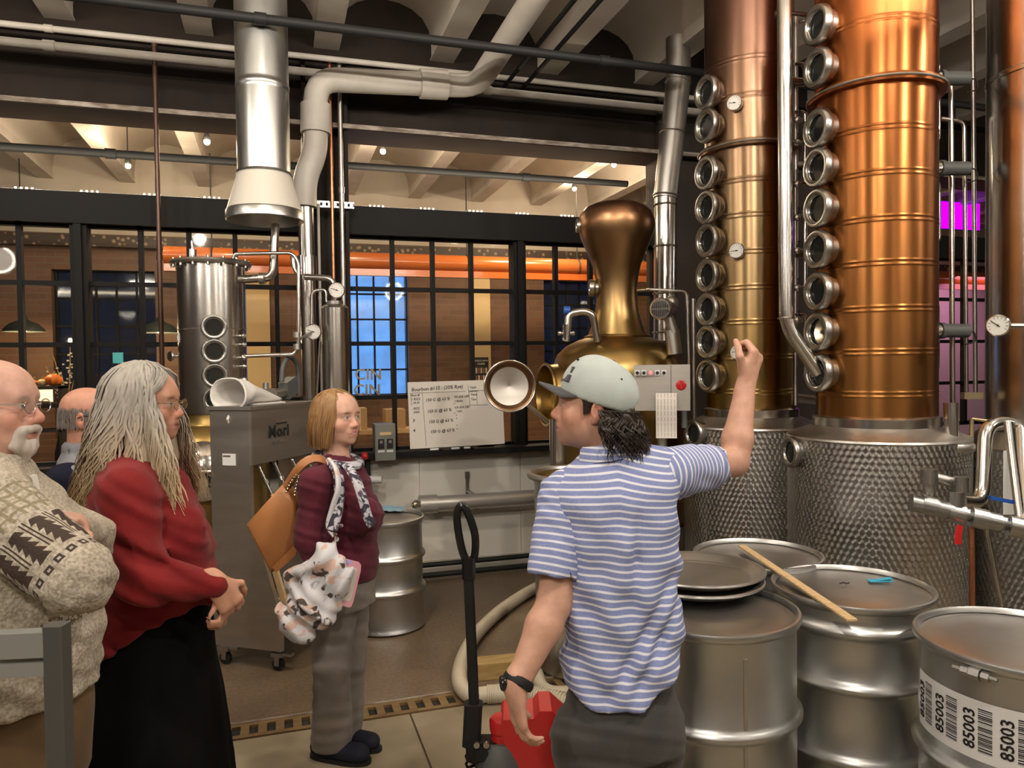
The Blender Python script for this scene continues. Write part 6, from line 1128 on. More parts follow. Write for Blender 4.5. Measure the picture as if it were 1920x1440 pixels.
# ---- anatomy
class Head:
    def __init__(s, c, fwd, tilt=0.0, roll=0.0, S=1.0):
        s.c = np.array(c, float); f = unit([fwd[0], fwd[1], 0]); f = unit(f+Z3*tilt); r = unit(np.cross(f, Z3)); r = unit(r+Z3*roll); u = np.cross(r, f); s.M = np.array([r, f, u]); s.S = S   # rows: right, forward, up
    def w(s, x, y, z): return s.c+s.S*(s.M[0]*x+s.M[1]*y+s.M[2]*z)
    def box(s, e=0.17): return (s.c-e, s.c+e)
    def loc(s, V): return ((V-s.c)@s.M.T)/s.S
def add_head(F, h, jaw=1.0, nose=1.0, chin=1.0, cheek=1.0, neck_to=None, neck_r=0.055, smile=False, brow=1.0):
    S = h.S; M = h.M
    E = lambda p, r, k=0.02, sub=False: F.ell(h.w(*p), [q*S for q in r], M, k*S, sub)
    K = lambda a, b, ra, rb, k=0.012, sub=False, flat=None: F.cap(h.w(*a), h.w(*b), ra*S, rb*S, k*S, flat, sub)
    E((0, -0.014, 0.036), (0.074, 0.095, 0.080)); E((0, 0.028, 0.030), (0.066, 0.062, 0.066), 0.03); E((0, 0.028, -0.038), (0.060, 0.060, 0.078), 0.03)
    for sx in (-1, 1): E((sx*0.030, 0.010, -0.070), (0.026*jaw, 0.050, 0.030), 0.03); E((sx*0.040, 0.056, -0.030), (0.026*cheek, 0.026, 0.026), 0.022)
    E((0, 0.058, -0.088), (0.030*jaw, 0.028, 0.022), 0.025); E((0, 0.074, -0.098), (0.017*chin, 0.014*chin, 0.015*chin), 0.016)
    K((-0.036, 0.070, 0.022), (0.036, 0.070, 0.022), 0.016*brow, 0.016*brow, 0.02)
    for sx in (-1, 1): F.ell(h.w(sx*0.031, 0.098, 0.003), [0.021*S, 0.020*S, 0.013*S], M, 0.012*S, True)
    K((0, 0.080, 0.012), (0, 0.103*nose**0.5, -0.026), 0.0085, 0.0105*nose, 0.012); E((0, 0.104*nose**0.5, -0.033), (0.0135*nose, 0.013, 0.011*nose), 0.010)
    for sx in (-1, 1): E((sx*0.0125*nose, 0.094, -0.037), (0.0095*nose, 0.012, 0.0085), 0.008)
    for sx in (-1, 1): E((sx*0.006, 0.100, -0.0465), (0.0035, 0.005, 0.004), 0.004, True)
    E((0, 0.078, -0.062), (0.030, 0.018, 0.022), 0.018)
    K((-0.019, 0.087, -0.0610), (0.019, 0.087, -0.0610), 0.0055, 0.0055, 0.007); K((-0.006, 0.0925, -0.060), (0.006, 0.0925, -0.060), 0.0048, 0.0048, 0.007); K((-0.016, 0.087, -0.0745), (0.016, 0.087, -0.0745), 0.0065, 0.0065, 0.008)
    K((-0.024, 0.094, -0.0665 + (0.009 if smile else 0)), (0.0, 0.100, -0.0675), 0.0022, 0.0028, 0.004, True); K((0.024, 0.094, -0.0665 + (0.009 if smile else 0)), (0.0, 0.100, -0.0675), 0.0022, 0.0028, 0.004, True)
    for sx in (-1, 1):
        E((sx*0.0315, 0.0745, 0.002), (0.0135, 0.0135, 0.0125), 0.004)
        K((sx*0.020, 0.086, 0.0085), (sx*0.044, 0.078, 0.0075), 0.0035, 0.0035, 0.006); K((sx*0.021, 0.085, -0.0075), (sx*0.043, 0.078, -0.006), 0.003, 0.003, 0.007)
        # ears
        F.ell(h.w(sx*0.077, -0.012, -0.006), [0.0075*S, 0.019*S, 0.031*S], np.array([unit(M[0]*1.0-M[1]*0.35*sx), unit(M[1]+M[0]*0.35*sx), M[2]]), 0.006*S)
        F.ell(h.w(sx*0.085, -0.008, -0.004), [0.006*S, 0.009*S, 0.016*S], np.array([unit(M[0]*1.0-M[1]*0.35*sx), unit(M[1]+M[0]*0.35*sx), M[2]]), 0.004*S, True)
        F.ell(h.w(sx*0.074, -0.004, -0.034), [0.006*S, 0.009*S, 0.009*S], M, 0.006*S)
    if neck_to is not None: F.cap(h.w(0, -0.022, -0.055), neck_to, neck_r*S, neck_r*1.10*S, 0.03)
def face_tint(h, base, lips=(0.45, 0.16, 0.13), cheek=0.35, stubble=None, brow=None, scalp=None, extra=None):
    base = np.array(base, float)
    def fn(V):
        L = h.loc(V); C = np.tile(base, (len(V), 1)); g = lambda p, r: np.exp(-np.sum(((L-np.array(p))/np.array(r))**2, axis=1))[:, None]
        ax = np.abs(L[:, :1]); La = np.concatenate([ax, L[:, 1:]], 1); ga = lambda p, r: np.exp(-np.sum(((La-np.array(p))/np.array(r))**2, axis=1))[:, None]
        red = base*np.array([1.08, 0.66, 0.60]); C = C+(red-C)*np.clip(cheek*ga((0.045, 0.06, -0.03), (0.028, 0.04, 0.026))+cheek*1.2*g((0, 0.11, -0.033), (0.02, 0.02, 0.02))+cheek*ga((0.080, -0.01, -0.01), (0.015, 0.03, 0.035)), 0, 0.8)
        if stubble is not None: C = C+(np.array(stubble)-C)*np.clip(0.9*(g((0, 0.05, -0.088), (0.06, 0.05, 0.028))+0.5*ga((0.05, 0.0, -0.07), (0.03, 0.04, 0.03))), 0, 0.6)
        C = C+(np.array(lips)-C)*np.clip(1.3*g((0, 0.094, -0.0675), (0.021, 0.012, 0.0095)), 0, 1)
        C = C*(1-0.8*np.clip(1.6*g((0, 0.094, -0.0672), (0.022, 0.014, 0.0022)), 0, 1))
        if brow is not None: C = C+(np.array(brow)-C)*np.clip(1.5*ga((0.032, 0.083, 0.021), (0.017, 0.016, 0.0042)), 0, 0.9)
        ew = np.clip(2.2*ga((0.0315, 0.088, 0.002), (0.0105, 0.010, 0.0052)), 0, 1); ew = np.where(ew > 0.5, 1.0, ew); C = C+(np.array([0.58, 0.52, 0.46])-C)*ew
        ir = np.clip(3*ga((0.0315, 0.090, 0.002), (0.0052, 0.012, 0.0052))-0.6, 0, 1); C = C+(np.array([0.03, 0.022, 0.018])-C)*ir
        lid = np.clip(1.4*ga((0.032, 0.088, 0.0085), (0.014, 0.012, 0.0022)), 0, 0.75); C = C+(base*np.array([0.35, 0.28, 0.25])-C)*lid
        if extra is not None: C = extra(L, C)
        return C
    return fn
def add_hand(F, wrist, dirv, palm, thumb_side, curl=(0.3, 0.35, 0.4, 0.45), S=1.0, thumb=0.5, spread=0.10):
    """palm normal points the way the fingers close; thumb_side is +1/-1 along cross(dir, palm)"""
    d = unit(dirv); n = np.array(palm, float); n = unit(n-d*np.dot(n, d)); s = np.cross(d, n)*thumb_side; w = np.array(wrist, float)
    F.cap(w-d*0.02*S, w+d*0.02*S, 0.029*S, 0.028*S, 0.015, (n, 0.72))
    F.cap(w+d*0.030*S+s*0.012*S, w+d*0.082*S+s*0.020*S, 0.026*S, 0.019*S, 0.015, (n, 0.62)); F.cap(w+d*0.030*S-s*0.012*S, w+d*0.078*S-s*0.024*S, 0.025*S, 0.018*S, 0.015, (n, 0.62))
    F.ell(w+d*0.045*S+s*0.026*S+n*0.010*S, [0.016*S, 0.026*S, 0.016*S], np.array([n, d, s]), 0.012)
    lens = (0.076, 0.084, 0.078, 0.062); rad = (0.0092, 0.0095, 0.0090, 0.0080)
    for i in range(4):
        o = (0.030-0.0195*i); p = w+d*(0.090-0.004*abs(i-1.2))*S+s*o*S; a = curl[i]; dd = unit(d+s*spread*(0.9-0.62*i)); ang = 0
        for j, fr in enumerate((0.46, 0.30, 0.24)):
            ang += a*(0.75 if j == 0 else 1.0); v = dd*math.cos(ang)+n*math.sin(ang); q = p+v*lens[i]*fr*S; r0 = rad[i]*S*(1-0.10*j); F.cap(p, q, r0, r0*0.93, 0.004); p = q
    p = w+d*0.030*S+s*0.030*S+n*0.008*S; v0 = unit(s*0.8+d*0.75+n*0.25)
    q = p+v0*0.042*S; F.cap(p, q, 0.0135*S, 0.0110*S, 0.010); v1 = unit(v0*(1-thumb)+(d*0.9+n*0.6-s*0.25)*thumb); r = q+v1*0.032*S; F.cap(q, r, 0.0108*S, 0.0098*S, 0.005); e = r+unit(v1+n*0.3*thumb-s*0.2*thumb)*0.024*S; F.cap(r, e, 0.0098*S, 0.0080*S, 0.004)
def locks(name, matn, parent, roots, pathfn, r0=0.006, n=6, seg=9, flat=0.6):
    """tapered strands; pathfn(root, t) gives the path"""
    m = MB()
    for k, rt in enumerate(roots):
        pts = [pathfn(rt, i/seg, k) for i in range(seg+1)]; rs = [r0*(0.55+0.45*math.sin(math.pi*min(1, 0.25+0.8*i/seg)))*(1-0.75*(i/seg)**3) for i in range(seg+1)]
        m.tube(pts, rs, n, flat=flat)
    return build(name, m, matn, parent, angle=80)
def spectacles(parent, h, matn, rim=True, r=0.0205):
    S = h.S; g = None
    for sx in (-1, 1):
        c = h.w(sx*0.033, 0.105, -0.001); m = MB(); u, v, f = h.M[0], h.M[2], h.M[1]
        m.tube([c+S*(u*r*1.15*math.cos(a)+v*r*0.82*math.sin(a)) for a in np.linspace(0, 2*math.pi, 20, endpoint=False)], 0.0013*S, 5, closed=True); m.tube([h.w(sx*0.056, 0.103, 0.006), h.w(sx*0.074, 0.085, 0.006), h.w(sx*0.081, 0.0, 0.010), h.w(sx*0.081, -0.02, 0.0)], 0.0019*S, 6)
        if g is None: g = build('spectacles', m, matn, parent); m2 = MB(); m2.tube([h.w(-0.011, 0.107, 0.003), h.w(0, 0.112, 0.006), h.w(0.011, 0.107, 0.003)], 0.0015*S, 6); build('bridge', m2, matn, g)
        else: build('rim', m, matn, g)
        m = MB(); m.lathe(c-f*0.0005*S, [(r*0.98*S, 0), (r*0.98*S, 0.001*S)], 18, f); build('lens', m, 'glass_lens', g)
    return g
RH, FH = unit(FL(RT)), unit(FL(FW))
def zp(py, d, px=960): return P(px, py, d)[2]
def rings_px(rows, d):
    """rows of (py, px, lateral half width, front-back half width)"""
    out = []
    for py, px, a, b in rows: q = P(px, py, d); out.append((q[2], q[0], q[1], a, b))
    return out
def yaw_of(f): r = np.cross(unit(f), Z3); return math.atan2(r[1], r[0])
def bounds(pts, e): pts = np.array(pts); return pts.min(0)-e, pts.max(0)+e
def shoe(parent, heel, dirv, matn, L=0.27, W=0.048, sole='black_matte'):
    d = unit(FL(dirv)); h = FL(heel); s = np.cross(Z3, d); F = Field(*bounds([h-d*0.06+Z3*0.0, h+d*(L+0.02)+Z3*0.12], 0.06), 0.008)
    F.cap(h+d*0.02+Z3*0.045, h+d*(L-0.06)+Z3*0.038, W*0.92, W, 0.03, (Z3, 0.85)); F.cap(h+d*0.02+Z3*0.06, h+d*0.06+Z3*0.10, W*0.9, W*0.8, 0.03); F.clip(lambda X, Y, Z: 0.012-Z+0*X+0*Y)
    o = field_obj('shoe', F, matn, parent); m = MB(); pts = []
    for k in range(24):
        a = 2*math.pi*k/24; x = math.cos(a); y = math.sin(a); pts.append(h+d*((L-0.04)/2+(L+0.04)/2*0.98*x)+s*W*1.02*(abs(y)**0.7)*np.sign(y)*(1.0 if x > 0 else 0.9))
    m.poly([p+Z3*0.0 for p in pts], Z3*0.018); build('sole', m, sole, o); return o

# ---------------------------------------------------------------- the guide
DG = 2.08; gf = unit(FH*0.92-RH*0.38)
gt = thing('person', 'guide in striped blue shirt and pale cap pointing at the copper column', 'person', FL(P(1160, 1400, DG)))
hg = Head(P(1112, 763, DG), -RH+FH*0.10, 0.10, 0.0, 0.99)
shL, elL, wrL = P(1060, 935, 2.06), P(1040, 1130, 1.99), P(966, 1290, 1.90)
shR, elR, wrR = P(1250, 888, 2.14), P(1376, 866, 2.36), P(1399, 718, 2.42)
tor = rings_px([(848, 1148, 0.07, 0.07), (866, 1150, 0.10, 0.085), (890, 1154, 0.140, 0.105), (930, 1158, 0.168, 0.122), (990, 1160, 0.180, 0.130), (1080, 1164, 0.178, 0.130), (1180, 1168, 0.176, 0.130), (1260, 1166, 0.184, 0.138), (1345, 1162, 0.186, 0.142)], DG)
lo, hi = bounds([hg.c+Z3*0.14, P(1100, 1300, DG), shL, elL, wrL-Z3*0.22, shR, elR, wrR+Z3*0.2], 0.16); lo[2] = 0.5
hR_dir = unit(Z3*0.92+RH*0.36+FH*0.05)
F = Field(lo, hi, 0.013, [hg.box(0.155), (wrL-np.array([0.10, 0.10, 0.22]), wrL+np.array([0.10, 0.10, 0.03])), (wrR-np.array([0.09, 0.09, 0.05]), wrR+np.array([0.10, 0.10, 0.17]))], 0.0042)
F.loft([(z, x, y, a-0.05, b-0.05) for z, x, y, a, b in tor[1:]], 0.03, yaw_of(gf)); nb = P(1150, 872, DG)
add_head(F, hg, neck_to=nb, neck_r=0.058, nose=1.0, jaw=1.05)
for a, b, c in ((shL, elL, wrL), (shR, elR, wrR)):
    F.cap(a, b, 0.056, 0.045, 0.03); m1 = b+(c-b)*0.28; F.cap(b, m1, 0.043, 0.047, 0.02); F.cap(m1, c, 0.047, 0.030, 0.02)
add_hand(F, wrL, -Z3+RH*0.10-FH*0.02, RH*0.85+FH*0.35, -1, (0.35, 0.42, 0.5, 0.55), 1.06, 0.7); add_hand(F, wrR, hR_dir, -RH*0.75+FH*0.6, 1, (1.15, 1.3, 1.35, 1.4), 1.14, 0.9)
SK = (0.60, 0.335, 0.235)
field_obj('body', F, 'skin', gt, cols=face_tint(hg, SK, (0.50, 0.20, 0.16), 0.45, (0.26, 0.15, 0.11), (0.03, 0.02, 0.015)))
# shirt: torso and two sleeves
F = Field(*bounds([tor[0][1:3]+(tor[0][0],), tor[-1][1:3]+(tor[-1][0],), shL, shR], 0.22), 0.0085)
F.loft(tor, 0.03, yaw_of(gf)); slL, slR = P(1037, 1084, 2.0), P(1338, 873, 2.285); uL, uR = unit(slL-shL), unit(slR-shR)
F.cap(P(1148, 868, DG), shL+Z3*0.012, 0.058, 0.060, 0.04); F.cap(P(1150, 866, DG), shR+Z3*0.01, 0.058, 0.068, 0.04); F.ell(P(1205, 930, 2.06), [0.085, 0.07, 0.10], None, 0.05); F.ell(P(1105, 950, 2.02), [0.075, 0.07, 0.10], None, 0.05)
tc0 = P(1160, 1328, 1.98)
F.clip(lambda X, Y, Z: (tc0[2]+0.075*((((X-tc0[0])*RH[0]+(Y-tc0[1])*RH[1]))/0.17)**2)-Z)
F.cap(hg.w(0, -0.022, -0.07), nb-Z3*0.01, 0.062, 0.064, 0.006, sub=True)
def gwr(X, Y, Z):
    s = (X-tc0[0])*RH[0]+(Y-tc0[1])*RH[1]; zz = Z-tc0[2]
    d1 = np.sin((s*0.75+zz*0.62)*58+2.0*np.sin(s*9+1.0)+1.4*np.sin(zz*7))*np.exp(-((zz-0.16)/0.20)**2); d2 = np.sin((s*1.0-zz*0.10)*62+1.5*np.sin(zz*8))*np.exp(-((zz-0.36)/0.22)**2-((s-0.02)/0.14)**2)
    fold = -0.020*np.exp(-(((s-0.01)-(zz-0.10)*0.62)/0.020)**2)*np.exp(-((zz-0.18)/0.13)**2) - 0.016*np.exp(-(((s-0.075)-(zz-0.10)*0.62)/0.018)**2)*np.exp(-((zz-0.15)/0.12)**2)-0.014*np.exp(-((s+0.115+0.05*np.sin(zz*6))/0.018)**2)*np.exp(-((zz-0.30)/0.16)**2)-0.012*np.exp(-((s-0.05-0.06*(zz-0.4))/0.012)**2)*np.exp(-((zz-0.42)/0.12)**2)
    return 0.007*d1+0.006*d2-1.3*fold
F.add(gwr); F.add(lambda X, Y, Z: 0.0035*np.sin(60*Z+14*X+3*np.sin(20*Y))*np.sin(23*X-19*Y+2*Z))
cyaw = yaw_of(gf)
def stripe(V):
    s = (V-P(1150, 900, DG))@RH; out = V[:, 2]+0.012*np.sin(s*9)+np.where(V[:, 2] > 1.25, 0.55*(V[:, 2]-1.25)*np.abs(s)*1.4, 0)
    return out
sh = field_obj('shirt', F, 'stripe_shirt', gt, {'stripe': stripe}); sh['label'] = 'blue shirt with white pinstripes'
for a, b, u, r0, r1, gr in ((shL, slL, uL, 0.076, 0.071, 0.060), (shR, slR, uR, 0.079, 0.064, 0.054)):
    F = Field(*bounds([a, b], 0.12), 0.0075); F.cap(a-u*0.005, b+u*0.02, r0, r1, 0.01)
    F.clip(lambda X, Y, Z: (X-b[0])*u[0]+(Y-b[1])*u[1]+(Z-b[2])*u[2]); F.add(lambda X, Y, Z: 0.0045*np.sin(((X-a[0])*u[0]+(Y-a[1])*u[1]+(Z-a[2])*u[2])*75+4*np.sin(25*X+17*Z))*np.sin(31*X-27*Y+16*Z)); F.cap(b-u*0.09, b+u*0.05, gr, gr, 0.003, sub=True)
    field_obj('sleeve', F, 'stripe_shirt', gt, {'stripe': lambda V: (V-a)@u})
m = MB(); cc = P(1136, 850, DG-0.01); rr = []
for k in range(29):
    a = math.radians(-150+300*k/28); r = hg.M[1]*-math.cos(a)*0.072+hg.M[0]*math.sin(a)*0.070; p = cc+FL(r)+Z3*(0.012+0.012*math.cos(a)); o_ = unit(FL(r))
    rr.append([p+o_*0.002-Z3*0.020, p+o_*0.014-Z3*0.024, p+o_*0.010+Z3*0.012, p+o_*0.003+Z3*0.020, p-o_*0.005+Z3*0.014])
m.rings(rr, cap=True); co = build('collar', m, 'stripe_shirt', gt, angle=60)
av = co.data.attributes.new('stripe', 'FLOAT', 'POINT'); vz = np.array([v.co.z for v in co.data.vertices]); av.data.foreach_set('value', (vz*1.1).astype(np.float32))
# trousers
fL, fR = FL(P(1098, 1440, 2.05)), FL(P(1224, 1440, 2.13)); hip = P(1162, 1300, DG)
F = Field(*bounds([fL, fR, hip+Z3*0.1], 0.24), 0.010); zc_ = zp(1345, DG); 
F.loft([(zc_-0.10, *P(1160, 1400, DG)[:2], 0.168, 0.125), (zc_, *P(1160, 1345, DG)[:2], 0.175, 0.132), (zc_+0.12, *P(1164, 1280, DG)[:2], 0.145, 0.105), (zc_+0.18, *P(1164, 1250, DG)[:2], 0.135, 0.098)], 0.03, cyaw)
for f in (fL, fR): q = f+Z3*(zc_-0.04); F.cap(q, f+Z3*0.46, 0.092, 0.076, 0.03); F.cap(f+Z3*0.46, f+Z3*0.07, 0.076, 0.070, 0.03)
F.clip(lambda X, Y, Z: 0.035-Z+0*X+0*Y); F.add(wrinkle(0.006, 75, (0.3, 0.2, 1.0), 0.7)); F.add(lambda X, Y, Z: 0.006*np.exp(-(((X-hip[0])*RH[0]+(Y-hip[1])*RH[1]-0.005)/0.010)**2)*np.exp(-((Z-zc_+0.05)/0.09)**2))
field_obj('trousers', F, 'charcoal_pants', gt)
for f in (fL, fR): shoe(gt, f-gf*0.07, gf, 'shoe_navy')
# dark curls below the cap, sideburn
def gpath(rt, t, k):
    a, l, w = rt; p = np.array([math.sin(a)*0.080, -0.016-math.cos(a)*0.098, -0.002]); z = p[2]-t*l; sw = 1+0.28*t; return hg.w(p[0]*sw+0.012*math.sin(9*t+w), p[1]*sw-0.015*t+0.012*math.cos(8*t+w*1.7), z)
F = Field(hg.c-0.2, hg.c+0.16, 0.007); F.ell(hg.w(0, -0.082, -0.030), [0.076, 0.042, 0.055], hg.M, 0.02); F.cap(hg.w(0, -0.085, -0.05), hg.w(0, -0.105, -0.095), 0.045, 0.030, 0.03, (hg.M[0], 1.5)); F.add(lambda X, Y, Z: 0.006*np.sin(110*X+40*Z)*np.sin(90*Z+60*Y)); hr_ = field_obj('hair', F, 'hair_dark', gt)
rs = random.Random(5); roots = [(rs.uniform(-1.5, 1.5), rs.uniform(0.07, 0.14), rs.uniform(0, 6)) for _ in range(420)]
locks('curls', 'hair_dark', hr_, roots, gpath, 0.0042, 5, 9)
m = MB(); 
for sx in (-1,):
    for k in range(16): b0 = hg.w(sx*0.073, 0.012+0.002*k-0.010, 0.042-0.001*k); m.tube([b0, hg.w(sx*0.075, 0.016+0.0012*k-0.008, 0.012), hg.w(sx*0.073, 0.018+0.001*k-0.008, -0.012-0.0005*k)], [0.004, 0.004, 0.001], 5)
build('sideburn', m, 'hair_dark', hr_)
# cap
capM = np.array([hg.M[0], unit(hg.M[1]*1.0+hg.M[2]*0.24), unit(hg.M[2]*1.0-hg.M[1]*0.24)]); cc = hg.w(0, -0.016, 0.040)
cv0 = lambda x, y, z: cc+capM[0]*x+capM[1]*y+capM[2]*z
F = Field(cc-0.17, cc+0.17, 0.006); F.ell(cc, [0.090, 0.110, 0.096], capM, 0.01); F.ell(cc+capM[1]*0.035+capM[2]*0.020, [0.066, 0.066, 0.074], capM, 0.03)
F.clip(lambda X, Y, Z: -((X-cc[0])*capM[2][0]+(Y-cc[1])*capM[2][1]+(Z-cc[2])*capM[2][2])-0.030)
F.ell(cv0(0, -0.115, -0.020), [0.036, 0.05, 0.034], capM, 0.005, True); F.ell(hg.w(0, -0.014, 0.030), [0.076, 0.096, 0.080], hg.M, 0.003, True)
cp = field_obj('cap', F, 'cap_pale', gt)
cv = lambda x, y, z: cc+capM[0]*x+capM[1]*y+capM[2]*z
m = MB(); rows = []
for i in range(9):
    r = i/8; row = []
    for j in range(17): a = math.radians(-58+116*j/16); rad = 0.094+0.080*r*math.cos(a*0.75)**0.6; x = math.sin(a)*(0.086+0.004*r); y = math.cos(a)*0.098+0.074*r*math.cos(a*0.9); row.append((x, y, -0.020-0.018*(x/0.086)**2*(0.3+0.7*r)-0.004*r))
    rows.append(row)
top = [cv(x, y, z+0.002) for row in rows for x, y, z in row]; bot = [cv(x, y, z-0.003) for row in rows for x, y, z in row]; N_ = 17; nn = len(top)
fs = [(i*N_+j, (i+1)*N_+j, (i+1)*N_+j+1, i*N_+j+1) for i in range(8) for j in range(16)]; f2 = [(nn+q[0], nn+q[3], nn+q[2], nn+q[1]) for q in fs]
ed = [(8*N_+j, nn+8*N_+j, nn+8*N_+j+1, 8*N_+j+1) for j in range(16)]+[(i*N_, nn+i*N_, nn+(i+1)*N_, (i+1)*N_) for i in range(8)]+[(i*N_+16, (i+1)*N_+16, nn+(i+1)*N_+16, nn+i*N_+16) for i in range(8)]
m.add(top+bot, fs+f2+ed); build('brim', m, 'cap_brim', cp, angle=60)
m = MB(); m.sphere(cv(0, -0.004, 0.0935), 0.010, 10, 6, (1, 1, 0.6)); build('button', m, 'cap_brim', cp)
for a in (0.35, 1.2, 2.05, -0.35, -1.2, -2.05):
    p = cv(math.sin(a)*0.088*0.80, math.cos(a)*0.108*0.80, 0.092*0.60); nn_ = unit(p-cc); 
    if math.cos(a) > 0.8: p = cv(math.sin(a)*0.078, 0.088, 0.070); nn_ = unit(p-cc)
    m = MB(); m.sphere(p+nn_*0.0005, 0.0042, 8, 5); build('eyelet', m, 'ink_black', cp)
m = MB(); q = cv(-0.030, 0.097, 0.020); nn_ = unit(q-cc); u_, v_, _ = frame(nn_); m.obox(q+nn_*0.002+v_*0.016, u_*0.022, v_*0.009, nn_*0.004); m.obox(q+nn_*0.003-v_*0.010, u_*0.026, v_*0.010, nn_*0.004); build('badge', m, 'cap_brim', cp)
# watch
ax = unit(wrL-elL); c = wrL-ax*0.018; u_, v_, _ = frame(ax); m = MB(); m.tube([c+0.036*(u_*math.cos(a)*1.02+v_*math.sin(a)) for a in np.linspace(0, 2*math.pi, 26, endpoint=False)], 0.0055, 8, closed=True, flat=2.2, up=ax); wt_ = build('watch_strap', m, 'black_matte', gt)
d_ = unit(-RH*0.9-FH*0.25); m = MB(); m.lathe(c+d_*0.034, [(0.019, 0), (0.020, 0.006), (0.018, 0.012)], 18, d_); build('watch_case', m, 'black_gloss', wt_)

# ---------------------------------------------------------------- woman in the red sweater
DR = 2.4; rf = unit(RH+FH*0.06)
rt_ = thing('person', 'long haired woman in red sweater and long black skirt', 'person', FL(P(282, 1400, DR)))
hd_ = Head(P(276, 757, DR), rf, -0.02, 0.0, 1.0)
tor = rings_px([(850, 262, 0.065, 0.065), (872, 262, 0.125, 0.090), (900, 262, 0.185, 0.125), (940, 266, 0.205, 0.160), (1000, 276, 0.205, 0.182), (1060, 283, 0.205, 0.190), (1120, 286, 0.21, 0.195), (1180, 284, 0.22, 0.200), (1260, 280, 0.225, 0.205)], DR)
sN, eN, wN = P(238, 930, 2.23), P(268, 1085, 2.17), P(404, 1092, 2.23); sF, eF, wF = P(262, 930, 2.57), P(300, 1080, 2.62), P(410, 1112, 2.32)
lo, hi = bounds([hd_.c+Z3*0.14, sN, eN, wN, sF, eF, wF+RH*0.16, P(280, 1250, DR)], 0.15); F = Field(lo, hi, 0.014, [hd_.box(0.155), (P(400, 1060, 2.3)-0.10, P(430, 1150, 2.3)+0.10)], 0.0045)
F.loft([(z, x, y, a-0.07, b-0.07) for z, x, y, a, b in tor[1:-3]], 0.03, yaw_of(rf)); add_head(F, hd_, neck_to=P(262, 868, DR), neck_r=0.060, jaw=1.15, nose=0.95, cheek=1.15)
for a, b, c in ((sN, eN, wN), (sF, eF, wF)): F.cap(a, b, 0.055, 0.05, 0.03); F.cap(b, c, 0.048, 0.030, 0.02)
add_hand(F, wN, RH*0.45-Z3*0.80+FH*0.22, FH*0.75-RH*0.65, 1, (0.95, 1.0, 1.05, 1.1), 0.98, 0.8, 0.0); add_hand(F, wF+Z3*-0.01, RH*0.40-Z3*0.55-FH*0.55, -FH*0.3-RH*0.8, -1, (1.0, 1.05, 1.1, 1.1), 0.92, 0.8, 0.0)
field_obj('body', F, 'skin', rt_, cols=face_tint(hd_, (0.58, 0.30, 0.20), (0.38, 0.13, 0.10), 0.35, None, (0.22, 0.15, 0.10)))
F = Field(*bounds([tor[0][1:3]+(tor[0][0],), tor[-1][1:3]+(tor[-1][0],), sN, eN, wN, sF, eF, wF], 0.27), 0.0095)
F.loft(tor, 0.03, yaw_of(rf)); F.cap(P(262, 880, DR), sN+Z3*0.015, 0.075, 0.075, 0.05); F.cap(P(262, 880, DR), sF+Z3*0.015, 0.075, 0.075, 0.05); F.ell(P(338, 1010, 2.34), [0.085, 0.085, 0.10], None, 0.05); F.ell(P(338, 1010, 2.5), [0.085, 0.085, 0.10], None, 0.05)
for a, b, c in ((sN, eN, wN), (sF, eF, wF)): F.cap(a, b, 0.086, 0.074, 0.010); F.cap(b, c, 0.072, 0.044, 0.022)
zh = zp(1178, 2.25, 300); hx = P(290, 1180, DR)
F.clip(lambda X, Y, Z: (zh-0.03+0.085*(((X-hx[0])*RH[0]+(Y-hx[1])*RH[1])/0.2)-0.05*((((X-hx[0])*RH[0]+(Y-hx[1])*RH[1])/0.2-0.4)**2))-Z)
F.cap(hd_.w(0, -0.02, -0.09), P(262, 872, DR), 0.066, 0.072, 0.008, sub=True); F.cap(hd_.w(0, 0.06, -0.10), P(305, 880, DR), 0.045, 0.03, 0.02, sub=True)
F.add(wrinkle(0.011, 70, (0.6, 0.1, 0.75), 2.1, 0.004)); F.add(lambda X, Y, Z: -0.010*np.sin((Z-eN[2])*75+22*((X-eN[0])*RH[0]+(Y-eN[1])*RH[1])+2*np.sin(18*X))*np.exp(-((X-eN[0])**2+(Y-eN[1])**2+(Z-eN[2]-0.03)**2)/0.014))
field_obj('sweater', F, 'red_knit', rt_)
F = Field(*bounds([P(200, 1080, DR), P(380, 1080, DR), FL(P(282, 1400, DR))], 0.30), 0.014); bz = FL(P(282, 1440, DR))
F.loft([(0.03, bz[0], bz[1], 0.30, 0.275), (0.45, bz[0], bz[1], 0.275, 0.245), (0.72, *P(281, 1290, DR)[:2], 0.235, 0.215), (zp(1240, DR), *P(281, 1240, DR)[:2], 0.215, 0.197), (zp(1150, DR), *P(284, 1150, DR)[:2], 0.20, 0.185), (zp(1090, DR), *P(284, 1090, DR)[:2], 0.185, 0.17)], 0.02, yaw_of(rf))
F.add(lambda X, Y, Z: 0.010*np.sin(np.arctan2(Y-bz[1], X-bz[0])*13+2*np.sin(4*Z))*np.clip((0.95-Z)/0.7, 0, 1)); field_obj('skirt', F, 'black_skirt', rt_)
for s_ in (-0.1, 0.1): shoe(rt_, bz+FH*s_-RH*0.08, rf, 'shoe_navy')
